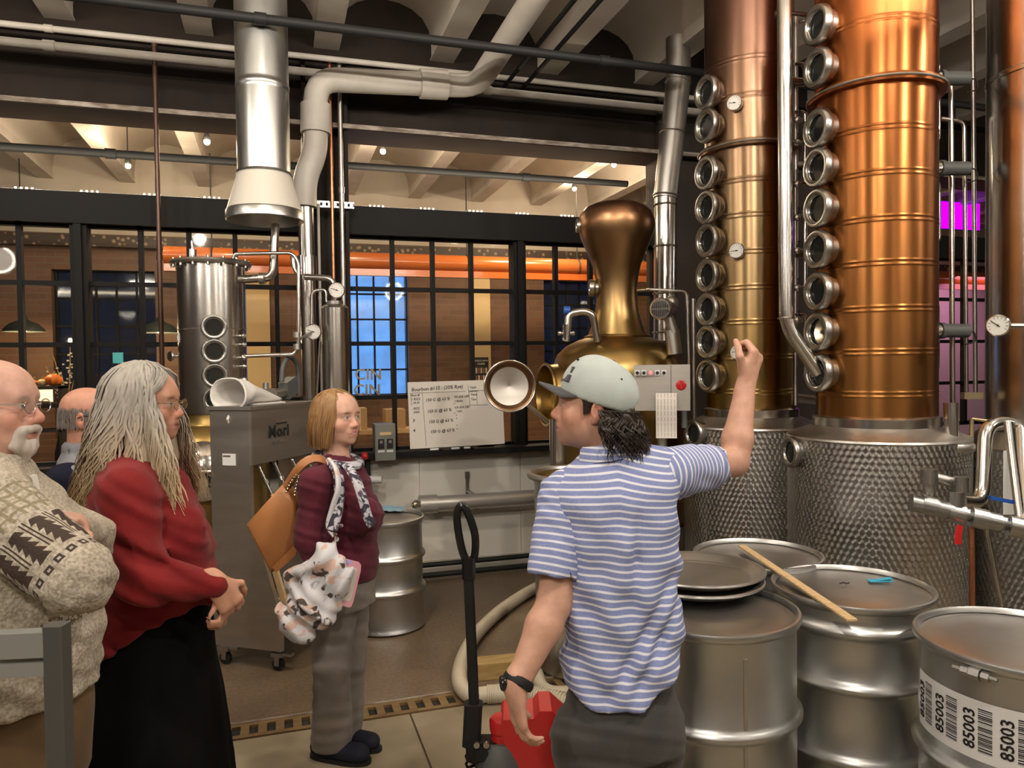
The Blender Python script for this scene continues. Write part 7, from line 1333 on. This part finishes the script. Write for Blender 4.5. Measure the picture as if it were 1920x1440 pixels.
# hair: base mass and wavy locks
F = Field(hd_.c-np.array([0.32, 0.32, 0.42]), hd_.c+np.array([0.25, 0.25, 0.17]), 0.0085); F.ell(hd_.w(0, -0.020, 0.034), [0.086, 0.104, 0.090], hd_.M, 0.02)
F.cap(hd_.w(0, -0.055, -0.02), hd_.w(0, -0.120, -0.24), 0.060, 0.040, 0.05, (hd_.M[0], 1.25)); F.cap(hd_.w(0.072, -0.005, -0.01), hd_.w(0.085, 0.015, -0.19), 0.032, 0.030, 0.04, (hd_.M[1], 1.4)); F.cap(hd_.w(-0.072, -0.01, -0.01), hd_.w(-0.095, 0.02, -0.18), 0.034, 0.034, 0.04, (hd_.M[1], 1.4))
F.ell(hd_.w(0, 0.098, -0.040), [0.086, 0.072, 0.088], hd_.M, 0.012, True); F.add(lambda X, Y, Z: 0.002*np.sin(150*X+110*Y)); hr_ = field_obj('hair', F, 'hair_long', rt_)
rs = random.Random(11); roots = []
for k in range(1000):
    sd = rs.choice((-1, 1)); a = sd*(rs.uniform(0.95, 3.14) if k % 5 else rs.uniform(0.05, 0.95)); roots.append((a, rs.uniform(0.26, 0.36) if abs(a) < 2.0 else rs.uniform(0.30, 0.46), rs.uniform(0, 6.28), rs.uniform(0.96, 1.16)))
def lp_(rt, t, k):
    a, L, ph, sc = rt; a = a if abs(a) > 0.95 else math.copysign(abs(a)+(1.25-abs(a))*min(1, t/0.36)**2, a); c0 = np.array([0, -0.020, 0.030]); rx, ry, rz = 0.090*sc, 0.108*sc, 0.092*sc; ca, sa = math.cos(a), math.sin(a)
    if t < 0.36: th = math.radians(8+90*t/0.36); p = c0+np.array([sa*rx*math.sin(th), ca*ry*math.sin(th), rz*math.cos(th)])
    else:
        u = (t-0.36)/0.64; p = c0+np.array([sa*rx*(1.0+0.30*u), ca*ry*(1.0+0.10*u)-0.075*u*(1 if ca < 0.3 else -0.3), -L*u-0.01])
        if abs(a) < 1.5: p = p+np.array([0, 0.075*u, 0])
    w = 0.017*min(1, t*1.6); return hd_.w(p[0]+w*math.sin(15*t+ph)*abs(ca), p[1]+w*math.cos(14*t+ph)*1.1, p[2]+0.004*math.sin(20*t+ph))
locks('locks', 'hair_long', hr_, roots, lp_, 0.0046, 5, 15, 0.5)
spectacles(rt_, hd_, 'gold_wire', r=0.019)

# ---------------------------------------------------------------- woman in the maroon sweater
DM = 3.25; mf = unit(RH*0.93-FH*0.36)
mt_ = thing('person', 'smiling woman with blonde bob, maroon sweater, printed scarf and grey trousers', 'person', FL(G(632, 1425)))
hm = Head(P(634, 783, DM), RH*0.84-FH*0.54, 0.02, 0.0, 1.0)
tor = rings_px([(852, 632, 0.06, 0.055), (866, 632, 0.10, 0.075), (885, 632, 0.155, 0.105), (915, 634, 0.185, 0.128), (955, 640, 0.185, 0.148), (1000, 642, 0.178, 0.142), (1045, 643, 0.172, 0.142), (1085, 644, 0.172, 0.142)], DM)
sN, eN, wN = P(592, 908, 3.09), P(580, 1015, 3.05), P(610, 1092, 3.02); sF, eF, wF = P(660, 905, 3.42), P(665, 1010, 3.48), P(668, 1070, 3.36)
lo, hi = bounds([hm.c+Z3*0.14, sN, eN, wN-Z3*0.15, sF, eF, wF+RH*0.12, P(644, 1100, DM)], 0.15); F = Field(lo, hi, 0.014, [hm.box(0.155)], 0.0042)
F.loft([(z, x, y, a-0.04, b-0.04) for z, x, y, a, b in tor[1:]], 0.03, yaw_of(mf)); add_head(F, hm, neck_to=P(632, 868, DM), neck_r=0.052, smile=True, cheek=1.15, nose=0.95, jaw=1.0)
for a, b, c in ((sN, eN, wN), (sF, eF, wF)): F.cap(a, b, 0.045, 0.04, 0.03); F.cap(b, c, 0.038, 0.026, 0.02)
add_hand(F, wN, -Z3+RH*0.45, RH*0.3+FH*0.8, -1, (0.8, 0.9, 1.0, 1.0), 0.92); add_hand(F, wF, RH*0.3-Z3*0.8-FH*0.4, -FH*0.8, 1, (0.6, 0.7, 0.8, 0.8), 0.92)
def smile_x(L, C):
    g = np.exp(-np.sum(((L-np.array([0, 0.097, -0.0672]))/np.array([0.014, 0.012, 0.0030]))**2, axis=1))[:, None]; return C+(np.array([0.62, 0.56, 0.50])-C)*np.clip(1.5*g-0.2, 0, 0.9)
field_obj('body', F, 'skin', mt_, cols=face_tint(hm, (0.62, 0.36, 0.26), (0.45, 0.12, 0.11), 0.35, None, (0.24, 0.14, 0.08), extra=smile_x))
F = Field(*bounds([tor[0][1:3]+(tor[0][0],), tor[-1][1:3]+(tor[-1][0],), sN, eN, wN, sF, eF, wF], 0.22), 0.0095)
F.loft(tor, 0.03, yaw_of(mf)); F.cap(P(632, 878, DM), sN+Z3*0.01, 0.06, 0.06, 0.05); F.cap(P(632, 878, DM), sF+Z3*0.01, 0.06, 0.06, 0.05); F.ell(P(682, 965, 3.12), [0.075]*3, None, 0.05); F.ell(P(684, 965, 3.30), [0.075]*3, None, 0.05)
for a, b, c in ((sN, eN, wN), (sF, eF, wF)): F.cap(a, b, 0.070, 0.060, 0.03); F.cap(b, c, 0.058, 0.038, 0.03)
F.add(wrinkle(0.008, 80, (0.4, 0.1, 0.9), 0.4)); F.cap(hm.w(0, -0.02, -0.09), P(634, 872, DM), 0.058, 0.062, 0.008, sub=True); field_obj('sweater', F, 'maroon_knit', mt_)
hN, kN, aN = P(630, 1095, 3.2), P(622, 1240, 3.18), FL(G(622, 1418))+Z3*0.09; hF, kF, aF = P(652, 1095, 3.38), P(652, 1240, 3.40), FL(G(644, 1392))+Z3*0.09
F = Field(*bounds([hN, hF, aN-Z3*0.09, aF-Z3*0.09], 0.20), 0.0105); F.loft([(hN[2]-0.10, *P(643, 1130, DM)[:2], 0.158, 0.130), (hN[2]+0.02, *P(643, 1090, DM)[:2], 0.162, 0.134), (hN[2]+0.10, *P(643, 1060, DM)[:2], 0.16, 0.125)], 0.03, yaw_of(mf))
for a, b, c in ((hN, kN, aN), (hF, kF, aF)): F.cap(a-Z3*0.03, b, 0.102, 0.080, 0.03); F.cap(b, c-Z3*0.03, 0.080, 0.088, 0.03)
F.clip(lambda X, Y, Z: 0.045-Z+0*X+0*Y); F.add(wrinkle(0.006, 60, (0.2, 0.2, 0.9), 1.9)); field_obj('trousers', F, 'grey_cord', mt_)
shoe(mt_, FL(aN)-RH*0.06, mf+FH*0.1, 'shoe_navy', 0.26, 0.05); shoe(mt_, FL(aF)-RH*0.04, mf, 'shoe_navy', 0.25, 0.046)
F = Field(hm.c-np.array([0.16, 0.16, 0.2]), hm.c+np.array([0.16, 0.16, 0.16]), 0.007); F.ell(hm.w(0, -0.020, 0.034), [0.087, 0.104, 0.088], hm.M, 0.02); F.cap(hm.w(0, -0.055, 0.0), hm.w(0, -0.070, -0.095), 0.070, 0.055, 0.04, (hm.M[0], 1.25))
for sx in (-1, 1): F.cap(hm.w(sx*0.068, -0.015, 0.01), hm.w(sx*0.076, -0.012, -0.105), 0.034, 0.026, 0.03, (hm.M[1], 1.5))
F.ell(hm.w(0, 0.092, -0.018), [0.078, 0.078, 0.092], hm.M, 0.010, True); F.clip(lambda X, Y, Z: hm.c[2]-0.125-Z+0*X+0*Y); F.add(lambda X, Y, Z: 0.003*np.sin(130*X+90*Y)); hr_ = field_obj('hair', F, 'hair_bob', mt_)
rs = random.Random(21); roots = []
for k in range(700): a = rs.choice((-1, 1))*rs.uniform(0.80, 3.14); roots.append((a, rs.uniform(0.125, 0.165), rs.uniform(0, 6.28), rs.uniform(0.95, 1.06)))
def bp_(rt, t, k):
    a, L, ph, sc = rt; c0 = np.array([0, -0.020, 0.030]); rx, ry, rz = 0.090*sc, 0.107*sc, 0.091*sc; ca, sa = math.cos(a), math.sin(a)
    if t < 0.45: th = math.radians(6+88*t/0.45); p = c0+np.array([sa*rx*math.sin(th), ca*ry*math.sin(th), rz*math.cos(th)])
    else: u = (t-0.45)/0.55; fl_ = 1.0+0.16*math.sin(u*2.2); p = c0+np.array([sa*rx*fl_, ca*ry*(fl_ if ca < 0 else 1.0)-(0.02*u if abs(a) < 1.4 else 0), -L*u])
    return hm.w(p[0]+0.003*math.sin(7*t+ph), p[1]+0.003*math.cos(6*t+ph), p[2])
locks('locks', 'hair_bob', hr_, roots, bp_, 0.0042, 5, 12, 0.5)
# scarf
sc_ = thing('scarf', 'black and white printed scarf around the neck of the maroon sweater', 'scarf', P(650, 985, 3.05)); m = MB(); nc = P(634, 866, DM); pts = []
for k in range(25): a = 2*math.pi*k/25; pts.append(nc+unit(FL(mf))*math.cos(a)*0.085+np.cross(mf, Z3)*math.sin(a)*0.088+Z3*(0.008-0.022*math.cos(a)))
m.tube(pts, 0.028, 10, closed=True, flat=0.75, up=Z3); build('neck_loop', m, 'floral_scarf', sc_)
for pp_ in ([P(650, 872, 3.10), P(668, 900, 3.04), P(680, 935, 3.02), P(690, 970, 3.02), P(698, 985, 3.03)], [P(622, 868, 3.13), P(634, 890, 3.06), P(636, 925, 3.04), P(632, 960, 3.0), P(622, 995, 2.97)]):
    m = MB(); m.tube(spline(pp_, 6), 0.022, 8, flat=0.55); build('hanging_end', m, 'floral_scarf', sc_)
# brown handbag
hb = thing('handbag', 'tan leather shoulder bag hanging behind the woman with the scarf', 'handbag', P(515, 1070, 3.12)); oq = [P(x, y, 3.14) for x, y in ((534, 905), (560, 930), (562, 1012), (556, 1035), (515, 1070), (508, 1058), (470, 985), (468, 978))]
m = MB(); cen = np.mean(oq, axis=0); n_ = -FH
def slab(k, off): return [cen+(p-cen)*k+n_*off for p in oq]
m.rings([slab(0.86, -0.055), slab(0.97, -0.045), slab(1.0, -0.02), slab(1.0, 0.02), slab(0.97, 0.045), slab(0.86, 0.055)]); build('bag_body', m, 'leather_tan', hb, angle=60)
m = MB(); fq = [P(x, y, 3.075) for x, y in ((512, 1062), (556, 1018), (560, 1026), (556, 1040), (520, 1072))]; m.poly(fq, n_*0.012); build('base_fold', m, 'leather_tan', hb)
m = MB(); m.tube(spline([P(538, 912, 3.10), P(555, 885, 3.08), P(570, 868, 3.08), P(588, 860, 3.10), P(606, 864, 3.13), P(612, 880, 3.2)], 6), 0.010, 6, flat=2.0, up=Z3); build('strap', m, 'leather_tan', hb)
for ch in ([P(537, 922, 3.07), P(545, 905, 3.06), P(556, 890, 3.06)], [P(553, 928, 3.07), P(556, 910, 3.05), P(562, 890, 3.06)]):
    pts = spline(ch, 6)
    for k in range(0, len(pts)-1): ax = unit(pts[k+1]-pts[k]); mm = MB(); mm.torus(pts[k], 0.006, 0.0018, np.cross(ax, Z3 if k % 2 else FH), 8, 5); build('chain_link', mm, 'gold_wire', hb)
# floral tote, crumpled
tt_ = thing('floral_tote', 'crumpled white floral cloth bag held against the grey trousers', 'tote bag', P(580, 1195, 2.98)); F = Field(*bounds([P(525, 1190, 2.95), P(650, 980, 3.0)], 0.10), 0.0075)
F.cap(P(628, 1000, 2.97), P(618, 1060, 2.96), 0.022, 0.055, 0.04, (FH, 0.7)); F.cap(P(618, 1060, 2.96), P(580, 1150, 2.94), 0.075, 0.095, 0.05, (FH, 0.65)); F.ell(P(560, 1165, 2.95), [0.075, 0.055, 0.075], None, 0.04); F.ell(P(628, 1110, 2.97), [0.06, 0.05, 0.09], None, 0.05); F.cap(P(540, 1080, 2.98), P(560, 1140, 2.96), 0.035, 0.05, 0.04)
def crump(X, Y, Z): s = (X*RH[0]+Y*RH[1]); q = s*0.86+Z*0.5+0.035*np.sin(Z*17+s*9); w = Z*0.9-s*0.45+0.03*np.sin(s*23); return 0.011*np.sin(q*34+1.2*np.sin(w*13))+0.009*np.abs(np.sin(w*27+2.1*np.sin(q*19)))-0.005*np.sin(q*81+w*22)+0.006*np.sin(w*70-q*30)
F.add(crump); field_obj('bag_cloth', F, 'floral_bag', tt_)
m = MB(); m.tube(spline([P(628, 1005, 2.97), P(616, 985, 2.98), P(624, 950, 2.99), P(634, 915, 3.0), P(630, 880, 3.04), P(618, 862, 3.10)], 7), 0.015, 8, flat=0.6); build('bag_strap', m, 'floral_bag', tt_)
# tablet
tb_ = thing('tablet', 'pink cased tablet tucked beside the floral bag', 'tablet', P(655, 1140, 3.0)); qs = [P(640, 1046, 2.99), P(679, 1056, 3.02), P(659, 1140, 3.02), P(622, 1128, 2.99)]; c_ = np.mean(qs, axis=0); n_ = unit(np.cross(qs[1]-qs[0], qs[3]-qs[0])); n_ = n_ if n_@FH < 0 else -n_
def rq(k, off):
    out = []
    for i in range(4):
        p, a, b = c_+(qs[i]-c_)*k, c_+(qs[i-1]-c_)*k, c_+(qs[(i+1) % 4]-c_)*k
        for t in (0, 0.5, 1): out.append((1-t)**2*(p+(a-p)*0.16)+2*t*(1-t)*p+t*t*(p+(b-p)*0.16)+n_*off)
    return out
m = MB(); m.poly(rq(1.0, -0.006), n_*0.014); build('case', m, 'tablet_pink', tb_); m = MB(); m.poly(rq(0.74, 0.0085), n_*0.001); build('screen', m, 'tablet_cream', tb_); m = MB(); m.poly([c_+(q-c_)*1.01+n_*0.004 for q in (qs[0], qs[0]+(qs[1]-qs[0])*0.5)]+[c_+(q-c_)*0.85+n_*0.004 for q in (qs[0]+(qs[1]-qs[0])*0.5, qs[0])], n_*0.006); build('lilac_corner', m, 'tablet_lilac', tb_)

# ---------------------------------------------------------------- bald guest in the patterned sweater
DB = 1.85; bf = unit(RH+FH*0.05)
bt_ = thing('person', 'bald man with white goatee, glasses and cream patterned sweater, arms crossed', 'person', FL(P(20, 1400, DB)))
hb_ = Head(P(-11, 761, DB), bf, -0.01, 0.0, 1.0)
tor = rings_px([(868, -18, 0.07, 0.07), (888, -16, 0.12, 0.088), (915, -12, 0.18, 0.12), (960, -4, 0.20, 0.155), (1040, 12, 0.20, 0.175), (1120, 24, 0.205, 0.185), (1200, 30, 0.21, 0.190), (1295, 32, 0.205, 0.182)], DB)
sN, eN, wN = P(-12, 962, 1.67), P(148, 1082, 1.62), P(112, 1075, 1.88); sF, eF, wF = P(10, 955, 2.03), P(165, 1015, 2.02), P(138, 985, 1.80)
lo, hi = bounds([hb_.c+Z3*0.14, sN, eN, wN, sF, eF, wF, P(30, 1300, DB)], 0.15); F = Field(lo, hi, 0.014, [hb_.box(0.155), (P(118, 965, 1.68)-0.09, P(130, 985, 1.7)+0.09)], 0.0045)
F.loft([(z, x, y, a-0.04, b-0.04) for z, x, y, a, b in tor[1:]], 0.03, yaw_of(bf)); add_head(F, hb_, neck_to=P(-16, 880, DB), neck_r=0.062, jaw=1.15, nose=1.05)
for a, b, c in ((sN, eN, wN), (sF, eF, wF)): F.cap(a, b, 0.05, 0.045, 0.03); F.cap(b, c, 0.042, 0.030, 0.02)
add_hand(F, wF, unit(P(100, 955, 1.66)-wF), -Z3*0.75-FH*0.2-RH*0.3, 1, (0.35, 0.38, 0.42, 0.45), 1.05, 0.3)
field_obj('body', F, 'skin', bt_, cols=face_tint(hb_, (0.66, 0.38, 0.29), (0.42, 0.15, 0.12), 0.6, None, (0.55, 0.42, 0.34)))
m_, nt_, b_ = newmat('nordic_knit'); tc_ = nd(nt_, 'ShaderNodeTexCoord'); av_ = nd(nt_, 'ShaderNodeAttribute', attribute_name='along'); au_ = nd(nt_, 'ShaderNodeAttribute', attribute_name='around')
n1 = nd(nt_, 'ShaderNodeTexNoise', inp={0: tc_.outputs['Object'], 'Scale': 130.0, 'Detail': 3.0}); r1 = nd(nt_, 'ShaderNodeMapRange', inp={0: n1.outputs[0], 1: 0.38, 2: 0.62}); cc_ = mixc(nt_, r1.outputs[0], (0.34, 0.29, 0.22), (0.56, 0.50, 0.40)); vv_, uu_ = av_.outputs['Fac'], au_.outputs['Fac']
def win(x, a, b): return mth(nt_, 'MULTIPLY', mth(nt_, 'GREATER_THAN', x, a), mth(nt_, 'LESS_THAN', x, b))
def cell(x, n): return mth(nt_, 'FRACT', mth(nt_, 'MULTIPLY', x, n))
# row of small squares
fu = cell(uu_, 46.0); ring_ = mth(nt_, 'MULTIPLY', win(fu, 0.2, 0.8), win(vv_, 0.228, 0.244)); hole_ = mth(nt_, 'MULTIPLY', win(fu, 0.38, 0.62), win(vv_, 0.233, 0.239)); sq_ = mth(nt_, 'SUBTRACT', ring_, hole_)
# fir-tree blocks
fu2 = mth(nt_, 'ABSOLUTE', mth(nt_, 'SUBTRACT', cell(uu_, 22.0), 0.5)); zig = mth(nt_, 'MULTIPLY', cell(vv_, 50.0), 0.20); tr_ = mth(nt_, 'MULTIPLY', mth(nt_, 'LESS_THAN', fu2, mth(nt_, 'ADD', zig, 0.16)), win(vv_, 0.125, 0.215)); st_ = mth(nt_, 'MULTIPLY', win(fu2, 0.40, 0.46), win(vv_, 0.12, 0.20))
# snowflake lattice near the shoulder
fl_ = mth(nt_, 'MULTIPLY', mth(nt_, 'LESS_THAN', mth(nt_, 'ABSOLUTE', mth(nt_, 'SUBTRACT', mth(nt_, 'PINGPONG', mth(nt_, 'MULTIPLY', mth(nt_, 'ADD', uu_, vv_), 44.0), 1.0), mth(nt_, 'PINGPONG', mth(nt_, 'MULTIPLY', mth(nt_, 'SUBTRACT', uu_, vv_), 44.0), 1.0))), 0.30), win(vv_, 0.02, 0.11))
cc_ = mixc(nt_, mth(nt_, 'MULTIPLY', fl_, 0.7), cc_, (0.20, 0.17, 0.08)); cc_ = mixc(nt_, mth(nt_, 'MAXIMUM', tr_, st_), cc_, (0.055, 0.036, 0.026)); cc_ = mixc(nt_, sq_, cc_, (0.05, 0.035, 0.028)); hb2 = nd(nt_, 'ShaderNodeAttribute', attribute_name='hem'); cc_ = mixc(nt_, mth(nt_, 'MULTIPLY', hb2.outputs['Fac'], mth(nt_, 'GREATER_THAN', n1.outputs[0], 0.5)), cc_, (0.10, 0.07, 0.035))
nt_.links.new(cc_, b_.inputs['Base Color']); b_.inputs['Roughness'].default_value = 0.9; bp2 = nd(nt_, 'ShaderNodeBump', inp={'Strength': 0.5, 'Distance': 0.006, 'Height': n1.outputs[0]}); nt_.links.new(bp2.outputs[0], b_.inputs['Normal'])
F = Field(*bounds([tor[0][1:3]+(tor[0][0],), tor[-1][1:3]+(tor[-1][0],), sN, eN, wN, sF, eF, wF], 0.25), 0.0095)
F.loft(tor, 0.03, yaw_of(bf)); F.cap(P(-16, 892, DB), sN+Z3*0.015, 0.07, 0.075, 0.05); F.cap(P(-16, 892, DB), sF+Z3*0.015, 0.07, 0.07, 0.05)
F.cap(sN, eN, 0.088, 0.076, 0.012); F.cap(eN, wN, 0.072, 0.052, 0.015); F.cap(sF, eF, 0.085, 0.068, 0.03); F.cap(eF, wF-unit(wF-eF)*0.02, 0.064, 0.040, 0.02)
F.cap(hb_.w(0, -0.02, -0.09), P(-16, 888, DB), 0.068, 0.074, 0.008, sub=True); F.add(wrinkle(0.008, 65, (0.5, 0.1, 0.8), 3.3, 0.003)); F.add(lambda X, Y, Z: 0.003*np.sin(70*X+50*Y)*np.sin(80*Z))
ab_ = eN-sN; Lb_ = np.linalg.norm(ab_); ub_ = ab_/Lb_; s1_ = unit(np.cross(ub_, FH)); s2_ = np.cross(ub_, s1_)
def along(V): t = (V-sN)@ub_; d = np.linalg.norm(V-sN-np.outer(np.clip(t, 0, Lb_), ub_), axis=1); front = (V-sN)@FH; return np.where((d < 0.115) & (front < 0.06), t-0.0, -1.0)
def around(V): q = V-sN; return np.arctan2(q@s1_, -(q@FH))*0.085+0.5
hz0 = zp(1185, 1.75, 100)
def hem(V): w_ = V[:, 2]-hz0; s_ = (V-P(30, 1200, DB))@RH; return (np.abs(w_-0.28*(s_-0.10)) < 0.018).astype(float)*(s_ > 0.02)
field_obj('sweater', F, 'nordic_knit', bt_, {'along': along, 'around': around, 'hem': hem})
bz = FL(P(32, 1440, DB)); F = Field(*bounds([P(30, 1240, DB), bz], 0.28), 0.013); F.loft([(0.72, *P(30, 1400, DB)[:2], 0.18, 0.155), (zp(1300, DB), *P(30, 1300, DB)[:2], 0.19, 0.170), (zp(1250, DB), *P(30, 1250, DB)[:2], 0.17, 0.15)], 0.03, yaw_of(bf))
for s_ in (-0.1, 0.1): F.cap(bz+FH*s_+Z3*0.80, bz+FH*s_+Z3*0.08, 0.105, 0.08, 0.03)
F.clip(lambda X, Y, Z: 0.04-Z+0*X+0*Y); field_obj('trousers', F, 'tan_pants', bt_)
for s_ in (-0.1, 0.1): shoe(bt_, bz+FH*s_-RH*0.08, bf, 'shoe_navy')
# goatee and moustache, fringe, collar, glasses
F = Field(hb_.c-0.17, hb_.c+0.15, 0.005); W_ = hb_.w
F.ell(W_(0, 0.068, -0.096), [0.034, 0.030, 0.030], hb_.M, 0.012); F.cap(W_(0, 0.072, -0.108), W_(0, 0.064, -0.138), 0.026, 0.014, 0.012)
for sx in (-1, 1): F.cap(W_(0, 0.095, -0.053), W_(sx*0.027, 0.083, -0.060), 0.0125, 0.012, 0.008); F.cap(W_(sx*0.031, 0.078, -0.062), W_(sx*0.028, 0.068, -0.095), 0.013, 0.018, 0.012)
F.add(lambda X, Y, Z: 0.002*np.sin(260*X+200*Y)*np.sin(90*Z)); field_obj('goatee', F, 'beard_white', bt_)
rs = random.Random(31); roots = [(rs.uniform(-2.1, 2.1), rs.uniform(-0.03, 0.02), rs.uniform(0.02, 0.035)) for _ in range(150)]
locks('hair_fringe', 'beard_white', bt_, roots, lambda rt, t, k: hb_.w(math.sin(rt[0])*0.0765, -0.016-math.cos(rt[0])*0.0955, rt[1]-t*rt[2]), 0.0035, 4, 4)
spectacles(bt_, hb_, 'steel', r=0.020)
m = MB(); q = P(22, 905, 1.80); m.poly([q-RH*0.05+Z3*0.018, q+RH*0.030+Z3*0.012, q+RH*0.038-Z3*0.030, q-RH*0.01-Z3*0.02], FH*0.05); build('shirt_collar', m, 'shirt_white', bt_)

# ---------------------------------------------------------------- man in the grey vest at the back
DV = 3.0; vf = unit(RH+FH*0.25); vt_ = thing('person', 'balding man in grey vest with navy sleeves behind the long haired woman', 'person', FL(P(168, 1300, DV)))
hv = Head(P(169, 782, DV), RH+FH*0.22, -0.03, 0.0, 1.02)
tor = rings_px([(855, 160, 0.075, 0.07), (872, 160, 0.13, 0.09), (895, 160, 0.185, 0.12), (940, 162, 0.20, 0.14), (1040, 165, 0.19, 0.145), (1150, 165, 0.19, 0.145)], DV); sN, eN, wN = P(128, 905, 2.83), P(118, 1010, 2.80), P(190, 1060, 2.84); sF, eF, wF = P(172, 900, 3.18), P(180, 1005, 3.24), P(250, 1050, 3.15)
lo, hi = bounds([hv.c+Z3*0.14, sN, eN, wN, sF, eF, wF+RH*0.15, P(165, 1150, DV)], 0.15); F = Field(lo, hi, 0.015, [hv.box(0.155)], 0.0055); F.loft([(z, x, y, a-0.04, b-0.04) for z, x, y, a, b in tor[1:]], 0.03, yaw_of(vf)); add_head(F, hv, neck_to=P(160, 866, DV), neck_r=0.058)
for a, b, c in ((sN, eN, wN), (sF, eF, wF)): F.cap(a, b, 0.05, 0.045, 0.03); F.cap(b, c, 0.042, 0.030, 0.02)
add_hand(F, wN, RH*0.9+FH*0.3, FH, 1, S=1.0); add_hand(F, wF, RH*0.9-FH*0.2, -FH, -1, S=1.0); field_obj('body', F, 'skin', vt_, cols=face_tint(hv, (0.56, 0.28, 0.19), cheek=0.6, brow=(0.3, 0.25, 0.2)))
F = Field(*bounds([tor[0][1:3]+(tor[0][0],), tor[-1][1:3]+(tor[-1][0],)], 0.27), 0.012); F.loft(tor, 0.03, yaw_of(vf)); F.cap(P(160, 878, DV), sN+Z3*0.01+RH*0.02, 0.06, 0.06, 0.05); F.cap(P(160, 878, DV), sF+Z3*0.01, 0.06, 0.06, 0.05); F.cap(P(160, 866, DV), P(159, 850, DV), 0.086, 0.084, 0.03); F.cap(hv.w(0, -0.02, -0.08), P(160, 864, DV), 0.063, 0.066, 0.006, sub=True); F.add(lambda X, Y, Z: 0.004*np.sin(Z*90)); field_obj('vest', F, 'vest_grey', vt_)
F = Field(*bounds([sN, eN, wN, sF, eF, wF], 0.13), 0.012)
for a, b, c in ((sN, eN, wN), (sF, eF, wF)): F.cap(a-Z3*0.0, b, 0.082, 0.068, 0.03); F.cap(b, c, 0.064, 0.042, 0.03)
F.add(wrinkle(0.005, 35, (0.5, 0.2, 0.8), 0.9)); field_obj('sleeves', F, 'navy_cloth', vt_)
bz = FL(P(168, 1300, DV)); F = Field(*bounds([P(165, 1120, DV), bz], 0.26), 0.014); F.loft([(0.74, bz[0], bz[1], 0.17, 0.14), (zp(1120, DV), *P(165, 1120, DV)[:2], 0.175, 0.14)], 0.03, yaw_of(vf))
for s_ in (-0.095, 0.095): F.cap(bz+FH*s_+Z3*0.82, bz+FH*s_+Z3*0.08, 0.10, 0.075, 0.03)
F.clip(lambda X, Y, Z: 0.04-Z+0*X+0*Y); field_obj('trousers', F, 'charcoal_pants', vt_)
for s_ in (-0.095, 0.095): shoe(vt_, bz+FH*s_-RH*0.08, vf, 'shoe_navy')
rs = random.Random(41); roots = [(rs.uniform(-2.0, 2.0), rs.uniform(-0.030, 0.040), rs.uniform(0.014, 0.026)) for _ in range(900)]
locks('hair_fringe', 'hair_grey', vt_, roots, lambda rt, t, k: hv.w(math.sin(rt[0])*(0.0785-0.0*t), -0.016-math.cos(rt[0])*(0.0985-0.12*max(0, rt[1]-0.01)), rt[1]-t*rt[2]), 0.0026, 4, 3)
spectacles(vt_, hv, 'black_matte', r=0.020)
